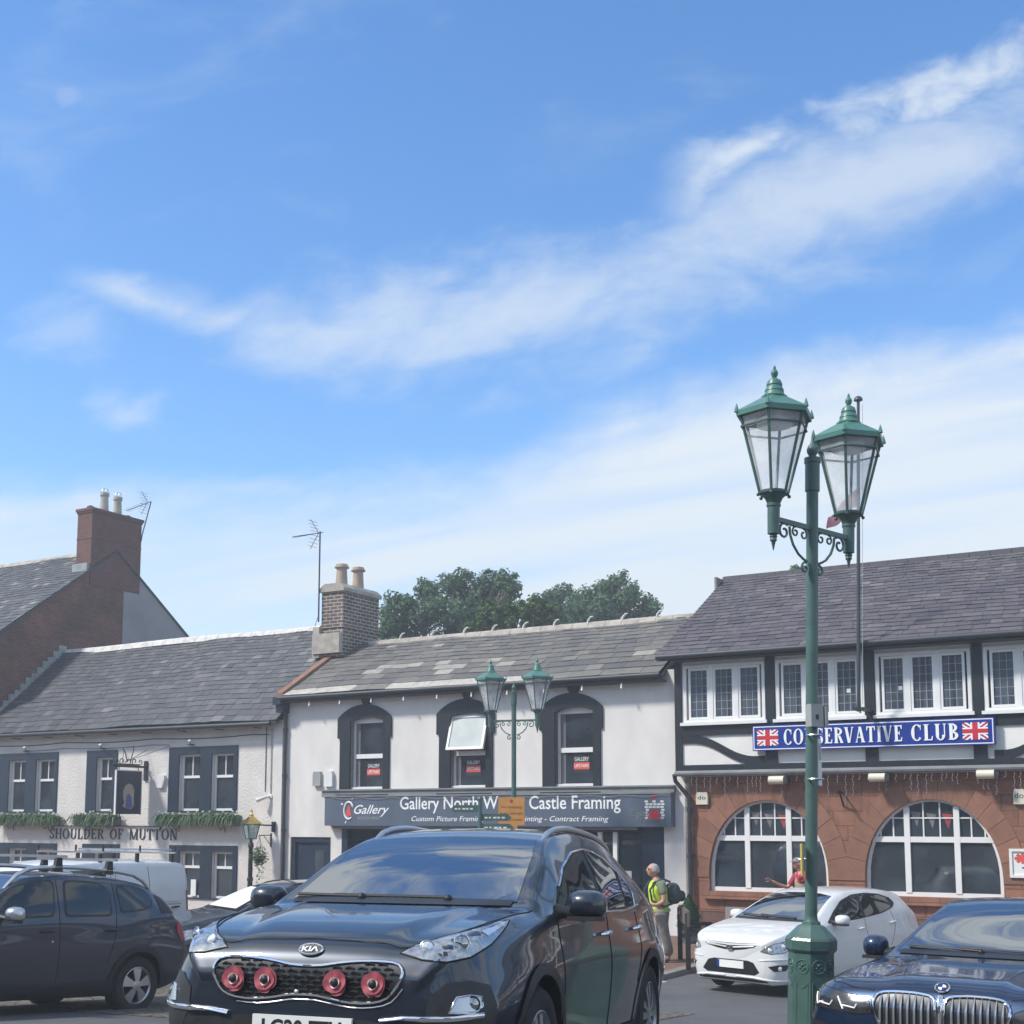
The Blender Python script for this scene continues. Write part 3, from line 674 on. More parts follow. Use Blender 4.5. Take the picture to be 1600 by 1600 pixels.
# ---------------------------------------------------------------- BRICK HOUSE
def chimney_pot(t, par, c, z0, h, r, mt='buff_pot', guard=False, flare=False):
    m = MB()
    prof = [(r*1.05, z0), (r*1.02, z0+h*.1), (r*.92, z0+h*.5), (r*.86, z0+h*.82)]
    prof += [(r*1.25, z0+h*.84), (r*1.25, z0+h*.9), (r*1.02, z0+h*.92), (r*1.0, z0+h), (r*.8, z0+h), (r*.8, z0+h*.7)] if flare else [(r*1.06, z0+h*.85), (r*1.06, z0+h), (r*.86, z0+h), (r*.86, z0+h*.7)]
    m.lathe(prof, 16, (c[0], c[1], 0)); p = t.part('chimney_pot', m, mt, parent=par, smooth=35)
    if guard:
        g = MB()
        for k in range(6):
            a = math.pi*k/6; g.tube([(c[0]+r*.95*math.cos(a)*math.cos(q), c[1]+r*.95*math.sin(a)*math.cos(q), z0+h+r*1.2*math.sin(q)) for q in [math.pi*i/8 for i in range(9)]], .006, 4)
        t.part('bird_guard', g, 'silver', parent=par)
def build_brick_house():
    ug = -18.9; ul = -32.0; wr, zr = 5.07, 11.84; sl = math.tan(R(36.5)); w0 = -.05; zw = zr-sl*(wr-w0)
    t = Thing('brick_house', 'tall old red brick house with slate roof and big brick chimney beside the pub', 'building', ((ul+ug)/2, wr, 0))
    m = MB(); wb = 2*wr-w0
    m.add([(ug-.02, w0, -.2), (ug-.02, wb, -.2), (ug-.02, wb, zw), (ug-.02, wr, zr-.05), (ug-.02, w0, zw)], [(0, 1, 2, 3, 4)])
    m.add([(ul, w0, -.2), (ul, wb, -.2), (ul, wb, zw), (ul, wr, zr-.05), (ul, w0, zw)], [(4, 3, 2, 1, 0)])
    for w in (w0, wb): m.add([(ul, w, -.2), (ug-.02, w, -.2), (ug-.02, w, zw), (ul, w, zw)], [(0, 1, 2, 3)])
    t.part('wall', m, 'old_brick')
    m = MB(); a = 5.42; f = lambda w: zr-sl*abs(w-wr)-.06   # newer grey render over the rear part of the gable
    m.prism([(a, 6.5), (wb-.02, 6.5), (wb-.02, f(wb-.02)), (a, f(a))], lambda p, q, d: (d, p, q), ug-.019, ug-.002); t.part('gable_render', m, 'render_grey')
    m = MB(); slates(m, ul, ug+.05, (w0-.3, zw-.3*sl), (wr, zr), .26, .17, (.34, .24), lambda k, u, s, r: min(.98, max(.03, r.gauss(.5, .16) if r.random() > .03 else .95)), seed=11)
    rf = t.part('roof', m, 'slate_dark')
    m = MB(); roof_slab(m, ul, ug+.04, (w0-.28, zw-.3*sl), (wr, zr-.01), (wb+.3, zw-.3*sl-.02)); t.part('roof_boarding', m, 'gutter_dark', parent=rf)
    m = MB(); x = ul
    while x < ug-.7: m.prism([(wr-.16, zr-.1), (wr, zr+.07), (wr+.16, zr-.1)], lambda p, q, d: (d, p, q), x, x+.44); x += .45
    t.part('ridge', m, 'ridge_tile', parent=rf)
    m = MB(); c0, c1 = ug-.72, ug
    m.box(c0, c1, 3.9, 6.14, 10.4, 12.93); m.box(c0-.03, c1+.03, 3.87, 6.17, 12.93, 13.0); m.box(c0-.06, c1+.06, 3.84, 6.2, 13.0, 13.09)
    m.box(c0-.015, c1+.015, 3.885, 6.155, 12.02, 12.05)
    ch = t.part('chimney', m, 'red_brick', parent=rf)
    m = MB(); m.box(c0-.05, c1-.05, 3.78, 3.898, 10.85, 11.15); t.part('flashing', m, 'lead', parent=rf)
    for w, h in ((4.72, .72), (5.32, .70)): chimney_pot(t, rf, (ug-.36, w), 13.09, h, .15, guard=True)
    for w in (4.12, 5.8):
        m = MB(); m.lathe([(.14, 13.09), (.12, 13.2), (.05, 13.24)], 12, (ug-.36, w, 0)); t.part('capped_flue', m, 'red_brick', parent=rf)
build_brick_house()

# ---------------------------------------------------------------- GALLERY
def arcpts(u0, u1, z, rise, n=14):
    w = (u1-u0)/2; r = (w*w+rise*rise)/(2*rise); c = (u0+u1)/2; a = math.asin(w/r)
    return [(c+r*math.sin(-a+2*a*i/n), z+rise-r+r*math.cos(-a+2*a*i/n)) for i in range(n+1)]
FASC = (-5.33, 4.10, 2.32, 3.035)
def build_gallery():
    U0, U1 = -6.93, 4.45; ze, zr, wr = 5.66, 7.33, 2.55
    t = Thing('gallery_shop', 'white rendered gallery shop with three arched navy window surrounds and mixed slate roof', 'building', ((U0+U1)/2, 0, 0))
    WN = [(-4.714, -3.692), (-1.70, -.70), (1.155, 2.14)]; zb, zt = 3.22, 4.93
    holes = []
    for a, b in WN: holes.append([(a, zb), (b, zb)]+[(p, q) for p, q in reversed(arcpts(a, b, zt, .10))])
    so = (-4.95, 3.83, -.05, 2.42); dr = (-6.62, -5.31, -.05, 2.03)
    m = MB(); wall(m, rloop(U0, U1, -.2, ze+.1), holes+[rloop(*so), rloop(*dr)], 0, .2)
    for u in (U0, U1): m.add([(u, 0, -.2), (u, 5.3, -.2), (u, 5.3, ze), (u, wr, zr-.05), (u, 0, ze)], [(0, 1, 2, 3, 4)])
    m.add([(U0, 5.3, -.2), (U1, 5.3, -.2), (U1, 5.3, ze), (U0, 5.3, ze)], [(0, 1, 2, 3)])
    t.part('wall', m, 'white_render')
    def tint(k, u, s, r):
        if k == 0: return 1.0 if u < .9 and r.random() < .93 else r.uniform(.75, .9)
        x = r.random()
        if k in (3, 4) and -5.2 < u < .4 and x < .33: return r.uniform(.92, .99)
        if x < .018: return r.uniform(.9, .97)
        return min(.88, max(.05, r.gauss(.66, .10)))
    ev, rg = (-.3, ze), (wr, zr)
    m = MB(); slates(m, U0+.16, U1-.55, ev, rg, .36, .17, (.62, .3), tint, sag=.025, seed=5); rf = t.part('roof', m, 'slate')
    m = MB(); roof_slab(m, U0+.05, U1-.5, (-.28, ze-.01), (wr, zr-.02), (5.4, ze)); t.part('roof_boarding', m, 'gutter_dark', parent=rf)
    m = MB(); x = U0+.9; k = 0
    while x < U1-.5:
        m.prism([(wr-.15, zr-.09), (wr-.09, zr+.03), (wr, zr+.075), (wr+.09, zr+.03), (wr+.15, zr-.09)], lambda a, b, d: (d, a, b), x, x+.445); x += .455
    t.part('ridge', m, 'ridge_tile', parent=rf)
    for px in (628, 677, 727, 772, 820, 868, 921, 975, 1029, 1100):
        u = fp(px, 985, wr)[0]; m = MB(); m.tube([(u-.03, wr-.05, zr+.0), (u, wr-.05, zr+.12), (u+.06, wr-.05, zr+.19), (u+.13, wr-.05, zr+.20)], [.032, .03, .026, .018], 6); t.part('ridge_clip', m, 'ridge_white', parent=rf)
    m = MB(); dz = (zr-ze)/(wr+.3); s0 = 0.0                # stone coping up the left verge
    while s0 < 1:
        s1 = min(s0+.34, 1.0); P = lambda s, h: (-.3+(wr+.3)*s, ze+(zr-ze)*s+h)
        a, b = P(s0, -.02), P(s1-.006, -.02); m.add([(U0-.02, *a), (U0+.2, *a), (U0+.2, *b), (U0-.02, *b), (U0-.02, a[0], a[1]+.12), (U0+.2, a[0], a[1]+.12), (U0+.2, b[0], b[1]+.12), (U0-.02, b[0], b[1]+.12)], [(0, 3, 2, 1), (4, 5, 6, 7), (0, 1, 5, 4), (1, 2, 6, 5), (2, 3, 7, 6), (3, 0, 4, 7)]); s0 = s1
    t.part('verge_coping', m, 'cope_stone', parent=rf)
    m = MB(); m.box(U0-.05, U0+.22, -.40, -.302, ze-.22, ze-.03); m.box(U0-.02, U0+.19, -.30, .0-.002, ze-.42, ze-.12); t.part('kneeler_stone', m, 'navy_paint')
    m = MB(); m.box(U0+.2, U1-.5, -.301, -.275, ze-.17, ze-.02); m.box(U0+.2, U1-.5, -.27, -.002, ze-.17, ze-.15); m.tube([(U0+.1, -.37, ze-.06), (U1-.52, -.37, ze-.04)], .055, 10); t.part('gutter', m, 'gutter_dark', smooth=40)
    x = U0+1.1
    while x < U1-.7: m = MB(); m.box(x-.012, x+.012, -.325, -.303, ze-.27, ze-.19); m.ball((x, -.32, ze-.28), .028, 6); t.part('festoon_hook', m, 'white_paint'); x += .98
    # stack at the left gable
    m = MB(); m.box(-7.1, -6.36, 1.7, 3.35, 6.9, 8.72); m.box(-7.13, -6.33, 1.67, 3.38, 7.72, 7.80)
    ch = t.part('chimney', m, 'chimney_brick', parent=rf)
    m = MB(); m.box(-7.16, -6.30, 1.64, 3.41, 8.72, 8.82); m.prism([(-7.16, 8.82), (-6.30, 8.82), (-6.45, 8.95), (-7.0, 8.95)], lambda a, b, d: (a, d, b), 1.66, 3.39); m.box(-7.32, -7.101, 1.6, 2.6, 6.9, 7.75); m.box(-7.30, -6.361, 1.55, 1.698, 7.0, 7.55); t.part('chimney_cap', m, 'ridge_tile', parent=rf)
    for w, h in ((2.1, .62), (2.85, .66)): chimney_pot(t, rf, (-6.73, w), 8.93, h, .165, 'clay_pot', flare=True)
    # windows
    for i, (a, b) in enumerate(WN):
        c = (a+b)/2; o0, o1 = a-.32, b+.18; e0, e1 = a-.40, b+.24
        top = arcpts(e0, e1, 5.02, .34)
        out = [(o0, 3.06), (o1, 3.06), (o1, 4.52), (e1, 4.52)] + list(reversed(top)) + [(e0, 4.52), (o0, 4.52)]
        mm = MB(); hl = [(a, zb), (b, zb)]+list(reversed(arcpts(a, b, zt, .10)))
        wall(mm, out, [hl], -.05, .22); n = len(out)
        mm.add([(p, -.05, q) for p, q in out]+[(p, -.001, q) for p, q in out], [(j, (j+1) % n, n+(j+1) % n, n+j) for j in range(n)])
        mm.prism([(c-.1, 5.36), (c+.1, 5.36), (c+.17, 5.52), (c-.17, 5.52)], lambda p, q, d: (p, d, q), -.075, -.001)
        mm.box(o0-.03, o1+.03, -.11, -.052, 3.02, 3.1)
        sr = t.part('window_surround', mm, 'black_paint')
        zm = 4.06
        fr = MB(); bars(fr, a+.01, b-.01, zb+.01, zt+.02, .06, .10, .17); fr.box(a+.07, b-.07, .085, .16, zm-.06, zm+.05); fr.box(a-.005, b+.005, .02, .1, zb-.01, zb+.06)
        fr.prism([(a+.01, zt+.018), (b-.01, zt+.018)]+list(reversed(arcpts(a+.01, b-.01, zt+.03, .08))), lambda p, q, d: (p, d, q), .102, .168)
        f = t.part('window', fr, 'white_paint', parent=sr)
        g = MB(); g.box(a+.05, b-.05, .132, .142, zb+.05, zm-.05)
        if i != 1: g.box(a+.05, b-.05, .132, .142, zm+.03, zt)
        t.part('pane', g, 'pane', parent=f)
        cu = MB(); cu.box(a+.065, a+.2, .1285, .1315, zb+.07, zm-.07)
        if i != 1: cu.box(a+.065, a+.2, .1285, .1315, zm+.06, zt-.02)
        t.part('curtain', cu, 'curtain', parent=f)
        if i == 1:                                          # top-hung light, pushed open
            an = R(17); ct = Matrix.Translation((0, .06, zt+.03)) @ Matrix.Rotation(-an, 4, 'X')
            q = MB(); bars(q, a-.02, b+.02, -(zt-zm)+.0, 0.0, .06, -.03, .03); q.v = [tuple(ct @ Vector(v)) for v in q.v]
            oc = t.part('open_casement', q, 'white_paint', parent=sr)
            q = MB(); q.box(a+.03, b-.03, -.005, .005, -(zt-zm)+.05, -.05); q.v = [tuple(ct @ Vector(v)) for v in q.v]; t.part('pane', q, 'frosted', parent=oc)
    # shop front
    m = MB(); m.box(-5.55, 4.12, -.10, -.001, 3.035+.005, 3.22); m.box(-5.55, 4.14, -.14, -.102, 3.19, 3.225); t.part('stone_band', m, 'grey_band')
    m = MB(); zt2 = 2.33
    m.box(so[0], so[0]+.18, -.02, .16, 0, zt2); m.box(3.30, 3.83, .02, .16, 0, zt2); m.box(so[0], 3.3, .05, .16, 0, .5); m.box(so[0]+.18, 3.3, .06, .16, 2.2, zt2)
    sf = t.part('shop_front', m, 'door_navy')
    for u in [fp(px, 1310)[0] for px in (640, 862, 936)]+[2.63]: m = MB(); m.box(u-.05, u+.05, .03, .15, .5, 2.2); t.part('mullion', m, 'white_paint', parent=sf)
    m = MB(); m.box(so[0]+.1, 3.32, .10, .11, .45, 2.25); t.part('shop_pane', m, 'pane_shop', parent=sf)
    m = MB(); m.box(2.3, 3.0, .09, .098, .5, 1.35); t.part('display_board', m, 'frosted', parent=sf)
    m = MB(); m.box(dr[0], dr[1], .1, .16, 0, 2.03); bars(m, dr[0]+.01, dr[1]-.01, 0, 2.02, .12, .04, .1); m.box(dr[0]+.2, dr[0]+.62, .085, .1, .2, .85); m.box(dr[0]+.72, dr[1]-.2, .085, .1, .2, .85); d = t.part('door', m, 'door_navy')
    m = MB(); m.box(dr[0]+.75, dr[1]-.25, .09, .098, 1.0, 1.7); t.part('door_pane', m, 'pane', parent=d)
    m = MB(); m.tube([(-6.80, -.08, ze-.1), (-6.80, -.07, 5.2), (-6.80, -.07, 0)], .045, 8)
    for z in (.8, 2.2, 3.6, 4.8): m.tube([(-6.80, -.07, z-.04), (-6.80, -.07, z+.04)], .06, 8)
    t.part('drainpipe', m, 'gutter_dark', smooth=40)
build_gallery()

# ---------------------------------------------------------------- CLUB
def build_club():
    U0, U1 = 4.33, 27.0; ze, zr, wr = 6.0, 8.38, 3.7
    t = Thing('club_house', 'red sandstone and half timbered club building with arched windows and long slate roof', 'building', (12, 0, 0))
    AR = [(4.86, 7.43), (8.17, 10.79), (12.6, 15.1), (16.6, 19.1)]; zb = .98; rise = 1.9
    def arch(a, b, o=0.0, n=26):
        c = (a+b)/2; rx = (b-a)/2+o; ry = rise+o; zs = zb+.28
        return [(c-rx, zb-o*0), (c+rx, zb)] + [(c+rx*math.cos(math.pi*i/n), zs+(ry-.28)*max(0,math.sin(math.pi*i/n))**.92) for i in range(0, n+1)]
    m = MB(); wall(m, rloop(U0, U1, .55, 3.5), [arch(a, b) for a, b in AR], 0, .22)
    m.add([(U0, 0, .5), (U0, 7, .5), (U0, 7, 3.5), (U0, 0, 3.5)], [(0, 1, 2, 3)])
    m.add([(U1, 0, .5), (U1, 7, .5), (U1, 7, ze), (U1, wr, zr-.1), (U1, 0, ze)], [(0, 1, 2, 3, 4)])
    t.part('stone_wall', m, 'sandstone')
    m = MB(); m.box(U0-.02, U1, -.07, .3, -.2, .56); t.part('plinth', m, 'plinth_stone')
    for a, b in AR: m = MB(); m.box(a-.12, b+.12, -.12, .2, .82, .975); t.part('window_sill', m, 'sandstone')
    rnd = random.Random(4)
    for a, b in AR[:3]:                                     # ring of arch stones, set 12 mm proud
        m = MB(); c = (a+b)/2; rx = (b-a)/2; n = 15; zs = zb+.28; ry = rise-.28
        for i in range(n):
            q = [math.pi*(i+e)/n for e in (.012, .25, .5, .75, .988)]; o = .42
            inn = [(c+rx*math.cos(x), zs+ry*max(0,math.sin(x))**.92) for x in q]; out = [(c+(rx+o)*math.cos(x), zs+(ry+o)*max(0,math.sin(x))**.92) for x in q]
            m.prism(inn+out[::-1], lambda p, q_, d: (p, d, q_), -.014-rnd.uniform(0, .008), .0-.0005, 0, rnd.uniform(.05, 1))
        t.part('arch_stones', m, 'voussoir')
    for ai, (a, b) in enumerate(AR):
        fr = MB(); o = arch(a+.005, b-.005); n = len(o); c = (a+b)/2
        inn = [(c+(p-c)*.945, zb+.075+(q-zb)*.935 if q > zb+.01 else zb+.085) for p, q in o]
        fr.add([(p, .10, q) for p, q in o]+[(p, .10, q) for p, q in inn]+[(p, .17, q) for p, q in inn], [(i, (i+1) % n, n+(i+1) % n, n+i) for i in range(n)]+[(n+i, n+(i+1) % n, 2*n+(i+1) % n, 2*n+i) for i in range(n)])
        zt = zb+1.11; v1, v2 = a+.83, b-.84
        top = lambda u: zb+.28+(rise-.28)*max(0, 1-((u-c)/((b-a)/2))**2)**.46
        for v in (v1, v2): fr.box(v-.055, v+.055, .085, .165, zb+.07, top(v)-.05)
        for s0, s1 in ((a+.07, v1-.055), (v1+.055, v2-.055), (v2+.055, b-.07)): fr.box(s0, s1, .09, .165, zt-.055, zt+.055)
        zmid = zt+.42
        for s0, s1 in ((v1-.5, v1-.055), (v1+.055, v2-.055), (v2+.055, v2+.5)): fr.box(s0, s1, .112, .15, zmid-.013, zmid+.013)
        for v in [v1+(v2-v1)*k/3 for k in (1, 2)]+[v1-.27, v1-.52, v2+.27, v2+.52]: fr.box(v-.013, v+.013, .114, .148, zt+.055, top(v)-.06)
        f = t.part('arched_window', fr, 'white_paint', label=None)
        g = MB(); g.prism([(c+(p-c)*.97, zb+.03+(q-zb)*.965) for p, q in o], lambda p, q, d: (p, d, q), .135, .145); t.part('pane', g, 'pane', parent=f)
        if ai < 2:                                          # paper bunting behind the upper lights
            bu = MB(); bw = MB(); x = a+.3; k = 0
            while x < b-.3:
                zz = min(top(x), top(x+.24))-.12-.16*abs(math.sin(k*1.7))
                if zz > zt+.3:
                    (bw if k % 3 != 1 else bu).add([(x, .1325, zz), (x+.2, .1325, zz-.02), (x+.12, .1325, zz-.30), (x, .1345, zz), (x+.2, .1345, zz-.02), (x+.12, .1345, zz-.30)], [(0, 1, 2), (3, 5, 4), (0, 3, 4, 1), (1, 4, 5, 2), (2, 5, 3, 0)])
                x += .3; k += 1
            t.part('bunting', bw, 'curtain', parent=f); t.part('bunting', bu, 'rail_red', parent=f)
    # upper storey (jettied 0.12 m)
    J = -.12; P0, PW = 4.389, 2.075; zs, zh = 4.54, 5.80
    G = [(P0+PW*i, P0+PW*i+1.84) for i in range(11)]
    m = MB(); wall(m, rloop(U0-.1, U1, 3.5, ze-.02), [rloop(a, b, zs+.02, zh) for a, b in G], J, .2)
    m.add([(U0-.1, J, 3.5), (U0-.1, 7, 3.5), (U0-.1, 7, ze), (U0-.1, wr, zr-.1), (U0-.1, J, ze)], [(0, 1, 2, 3, 4)]); m.box(U0-.1, U1, J+.001, .2, 3.42, 3.499); m.box(U0, U1, 6.9, 7, .5, ze)
    t.part('plaster_wall', m, 'plaster_panel')
    m = MB(); T0, T1 = J-.04, J-.001
    m.box(U0-.14, U0+.02, T0-.004, .0, 3.5, ze-.05)
    m.box(U0+.021, U1, T0, T1, 4.27, zs-.05); m.box(U0+.021, U1, T0-.01, T1, 3.5, 3.64)
    for a, b in G: m.box(b+.02, b+PW-1.84-.02, T0-.012, T1, zs-.05, zh+.2)
    for a, b in G: u = b+.12; m.box(u-.125, u+.125, T0-.006, T1, 3.642, 4.268)
    def brace(u0, u1, z0, z1, flip):
        n = 14; up_, lo = [], []
        for i in range(n+1):
            s = i/n; z = z0+(z1-z0)*(1.5*s-.5*math.sin(math.pi*s*2)/math.pi*1.2-.5*s); u = u0+(u1-u0)*s
            up_.append((u, z+.085)); lo.append((u, z-.085))
        m.prism(up_+lo[::-1], lambda p, q, d: (p, d, q), T0+.004, T1)
    brace(U0+.03, 6.2, 4.19, 3.72, 0); brace(10.75, 12.3, 3.72, 4.19, 1); brace(12.65, 14.3, 4.19, 3.72, 0); brace(16.85, 18.5, 3.72, 4.19, 0)
    t.part('timber_frame', m, 'black_paint')
    for gi, (a, b) in enumerate(G):
        fr = MB(); bars(fr, a, b, zs, zh, .07, J-.03, J+.09); L = (b-a-.14)/3
        for k in (1, 2): fr.box(a+.07+L*k-.045, a+.07+L*k+.045, J-.025, J+.09, zs+.07, zh-.07)
        for k in range(3): bars(fr, a+.07+L*k+.046, a+.07+L*(k+1)-.046, zs+.075, zh-.075, .05, J-.012, J+.06)
        fr.box(a-.05, b+.05, J-.11, J-.031, zs-.055, zs+.012)
        f = t.part('casement_window', fr, 'white_paint'); g = MB()
        for k in range(3): g.box(a+.07+L*k+.08, a+.07+L*(k+1)-.08, J+.02, J+.028, zs+.11, zh-.11)
        t.part('pane', g, 'pane', parent=f); le = MB(); nc = MB()
        for k in range(3): nc.box(a+.07+L*k+.10, a+.07+L*(k+1)-.10, J+.0165, J+.0195, zs+.13, zh-.16)
        t.part('net_curtain', nc, 'net_curtain', parent=f)
        for k in range(3):
            p0, p1 = a+.07+L*k+.09, a+.07+L*(k+1)-.09
            for j in range(1, 3): x = p0+(p1-p0)*j/3; le.box(x-.006, x+.006, J+.014, J+.019, zs+.12, zh-.12)
            for j in range(1, 6): z = zs+.12+(zh-zs-.24)*j/6; le.box(p0, p1, J+.0135, J+.0195, z-.005, z+.005)
        t.part('lead_cames', le, 'lead', parent=f)
        if gi in (1, 2):
            s = MB(); s.box(b-.36, b-.28, J+.008, J+.013, zs+.5, zs+.58) if gi == 1 else s.box(a+.44, a+.52, J+.008, J+.013, zs+.5, zs+.58); t.part('window_sticker', s, 'white_paint', parent=f)
    # roof
    def tint(k, u, s, r): return min(.97, max(.03, r.gauss(.5, .13) if r.random() > .006 else .93))
    Uv = 3.92
    m = MB(); slates(m, Uv, U1, (-.55, ze), (wr, zr), .24, .17, (.33, .24), tint, sag=.02, seed=9); rf = t.part('roof', m, 'slate_purple')
    m = MB(); roof_slab(m, Uv+.01, U1, (-.53, ze-.01), (wr, zr-.02), (7.6, ze)); t.part('roof_boarding', m, 'gutter_dark', parent=rf)
    m = MB(); x = Uv
    while x < U1: m.prism([(wr-.16, zr-.1), (wr-.1, zr+.03), (wr, zr+.07), (wr+.1, zr+.03), (wr+.16, zr-.1)], lambda p, q, d: (d, p, q), x, x+.44); x += .45
    t.part('ridge', m, 'slate_purple', parent=rf)
    m = MB(); m.box(Uv-.06, Uv-.005, wr-.5, wr+.5, zr-.45, zr-.02); t.part('verge_board', m, 'kerb_stone', parent=rf)
    m = MB(); m.tube([(Uv+.05, -.62, ze-.04), (U1, -.62, ze-.02)], .06, 10); m.box(U0-.1, U1, -.52, J-.05, ze-.13, ze-.07); t.part('gutter', m, 'gutter_dark', smooth=40)
    m = MB(); m.box(U0-.1, U1, -.24, J-.05, 3.40, 3.498); m.tube([(U0-.1, -.27, 3.46), (U1, -.27, 3.46)], .055, 8); t.part('string_course', m, 'grey_band', smooth=40)
    m = MB(); u = 4.47; m.tube([(u-.27, -.26, 3.44), (u-.27, -.2, 3.3), (u, -.12, 2.95), (u, -.1, 2.8), (u, -.1, 0)], .05, 8)
    for z in (.6, 1.7, 2.7): m.tube([(u, -.1, z-.05), (u, -.1, z+.05)], .066, 8)
    t.part('drainpipe', m, 'gutter_dark', smooth=40)
    m = MB(); u = fp(1318, 1240)[0]; m.tube([(u, -.02, 2.75), (u, -.3, 3.05)], .02, 6); m.tube([(u, -.02, 3.0), (u, -.3, 3.05), (u, -.42, 3.0)], .02, 6); t.part('wall_hook', m, 'iron_black')
build_club()
# ================================================================ CARS
def pchip(K):
    xs = [k[0] for k in K]; ys = [k[1] for k in K]; n = len(K); h = [xs[i+1]-xs[i] for i in range(n-1)]; d = [(ys[i+1]-ys[i])/h[i] for i in range(n-1)]
    m = [0]*n; m[0] = d[0]; m[-1] = d[-1]
    for i in range(1, n-1):
        if d[i-1]*d[i] > 0: w1 = 2*h[i]+h[i-1]; w2 = h[i]+2*h[i-1]; m[i] = (w1+w2)/(w1/d[i-1]+w2/d[i])
    def f(x):
        if x <= xs[0]: return ys[0]
        if x >= xs[-1]: return ys[-1]
        i = 0
        while x > xs[i+1]: i += 1
        t = (x-xs[i])/h[i]; t2 = t*t; t3 = t2*t
        return ys[i]*(2*t3-3*t2+1)+m[i]*h[i]*(t3-2*t2+t)+ys[i+1]*(-2*t3+3*t2)+m[i+1]*h[i]*(t3-t2)
    return f
def catmull(P, n):
    out = []
    for i in range(len(P)-1):
        p0 = Vector(P[i-1]) if i else Vector(P[0])*2-Vector(P[1]); p1 = Vector(P[i]); p2 = Vector(P[i+1]); p3 = Vector(P[i+2]) if i+2 < len(P) else p2*2-p1
        t0 = 0; t1 = t0+max(1e-4, (p1-p0).length**.5); t2 = t1+max(1e-4, (p2-p1).length**.5); t3 = t2+max(1e-4, (p3-p2).length**.5)
        for k in range(n):
            t = t1+(t2-t1)*k/n
            a1 = p0*((t1-t)/(t1-t0))+p1*((t-t0)/(t1-t0)); a2 = p1*((t2-t)/(t2-t1))+p2*((t-t1)/(t2-t1)); a3 = p2*((t3-t)/(t3-t2))+p3*((t-t2)/(t3-t2))
            b1 = a1*((t2-t)/(t2-t0))+a2*((t-t0)/(t2-t0)); b2 = a2*((t3-t)/(t3-t1))+a3*((t-t1)/(t3-t1))
            out.append(b1*((t2-t)/(t2-t1))+b2*((t-t1)/(t2-t1)))
    out.append(Vector(P[-1])); return out
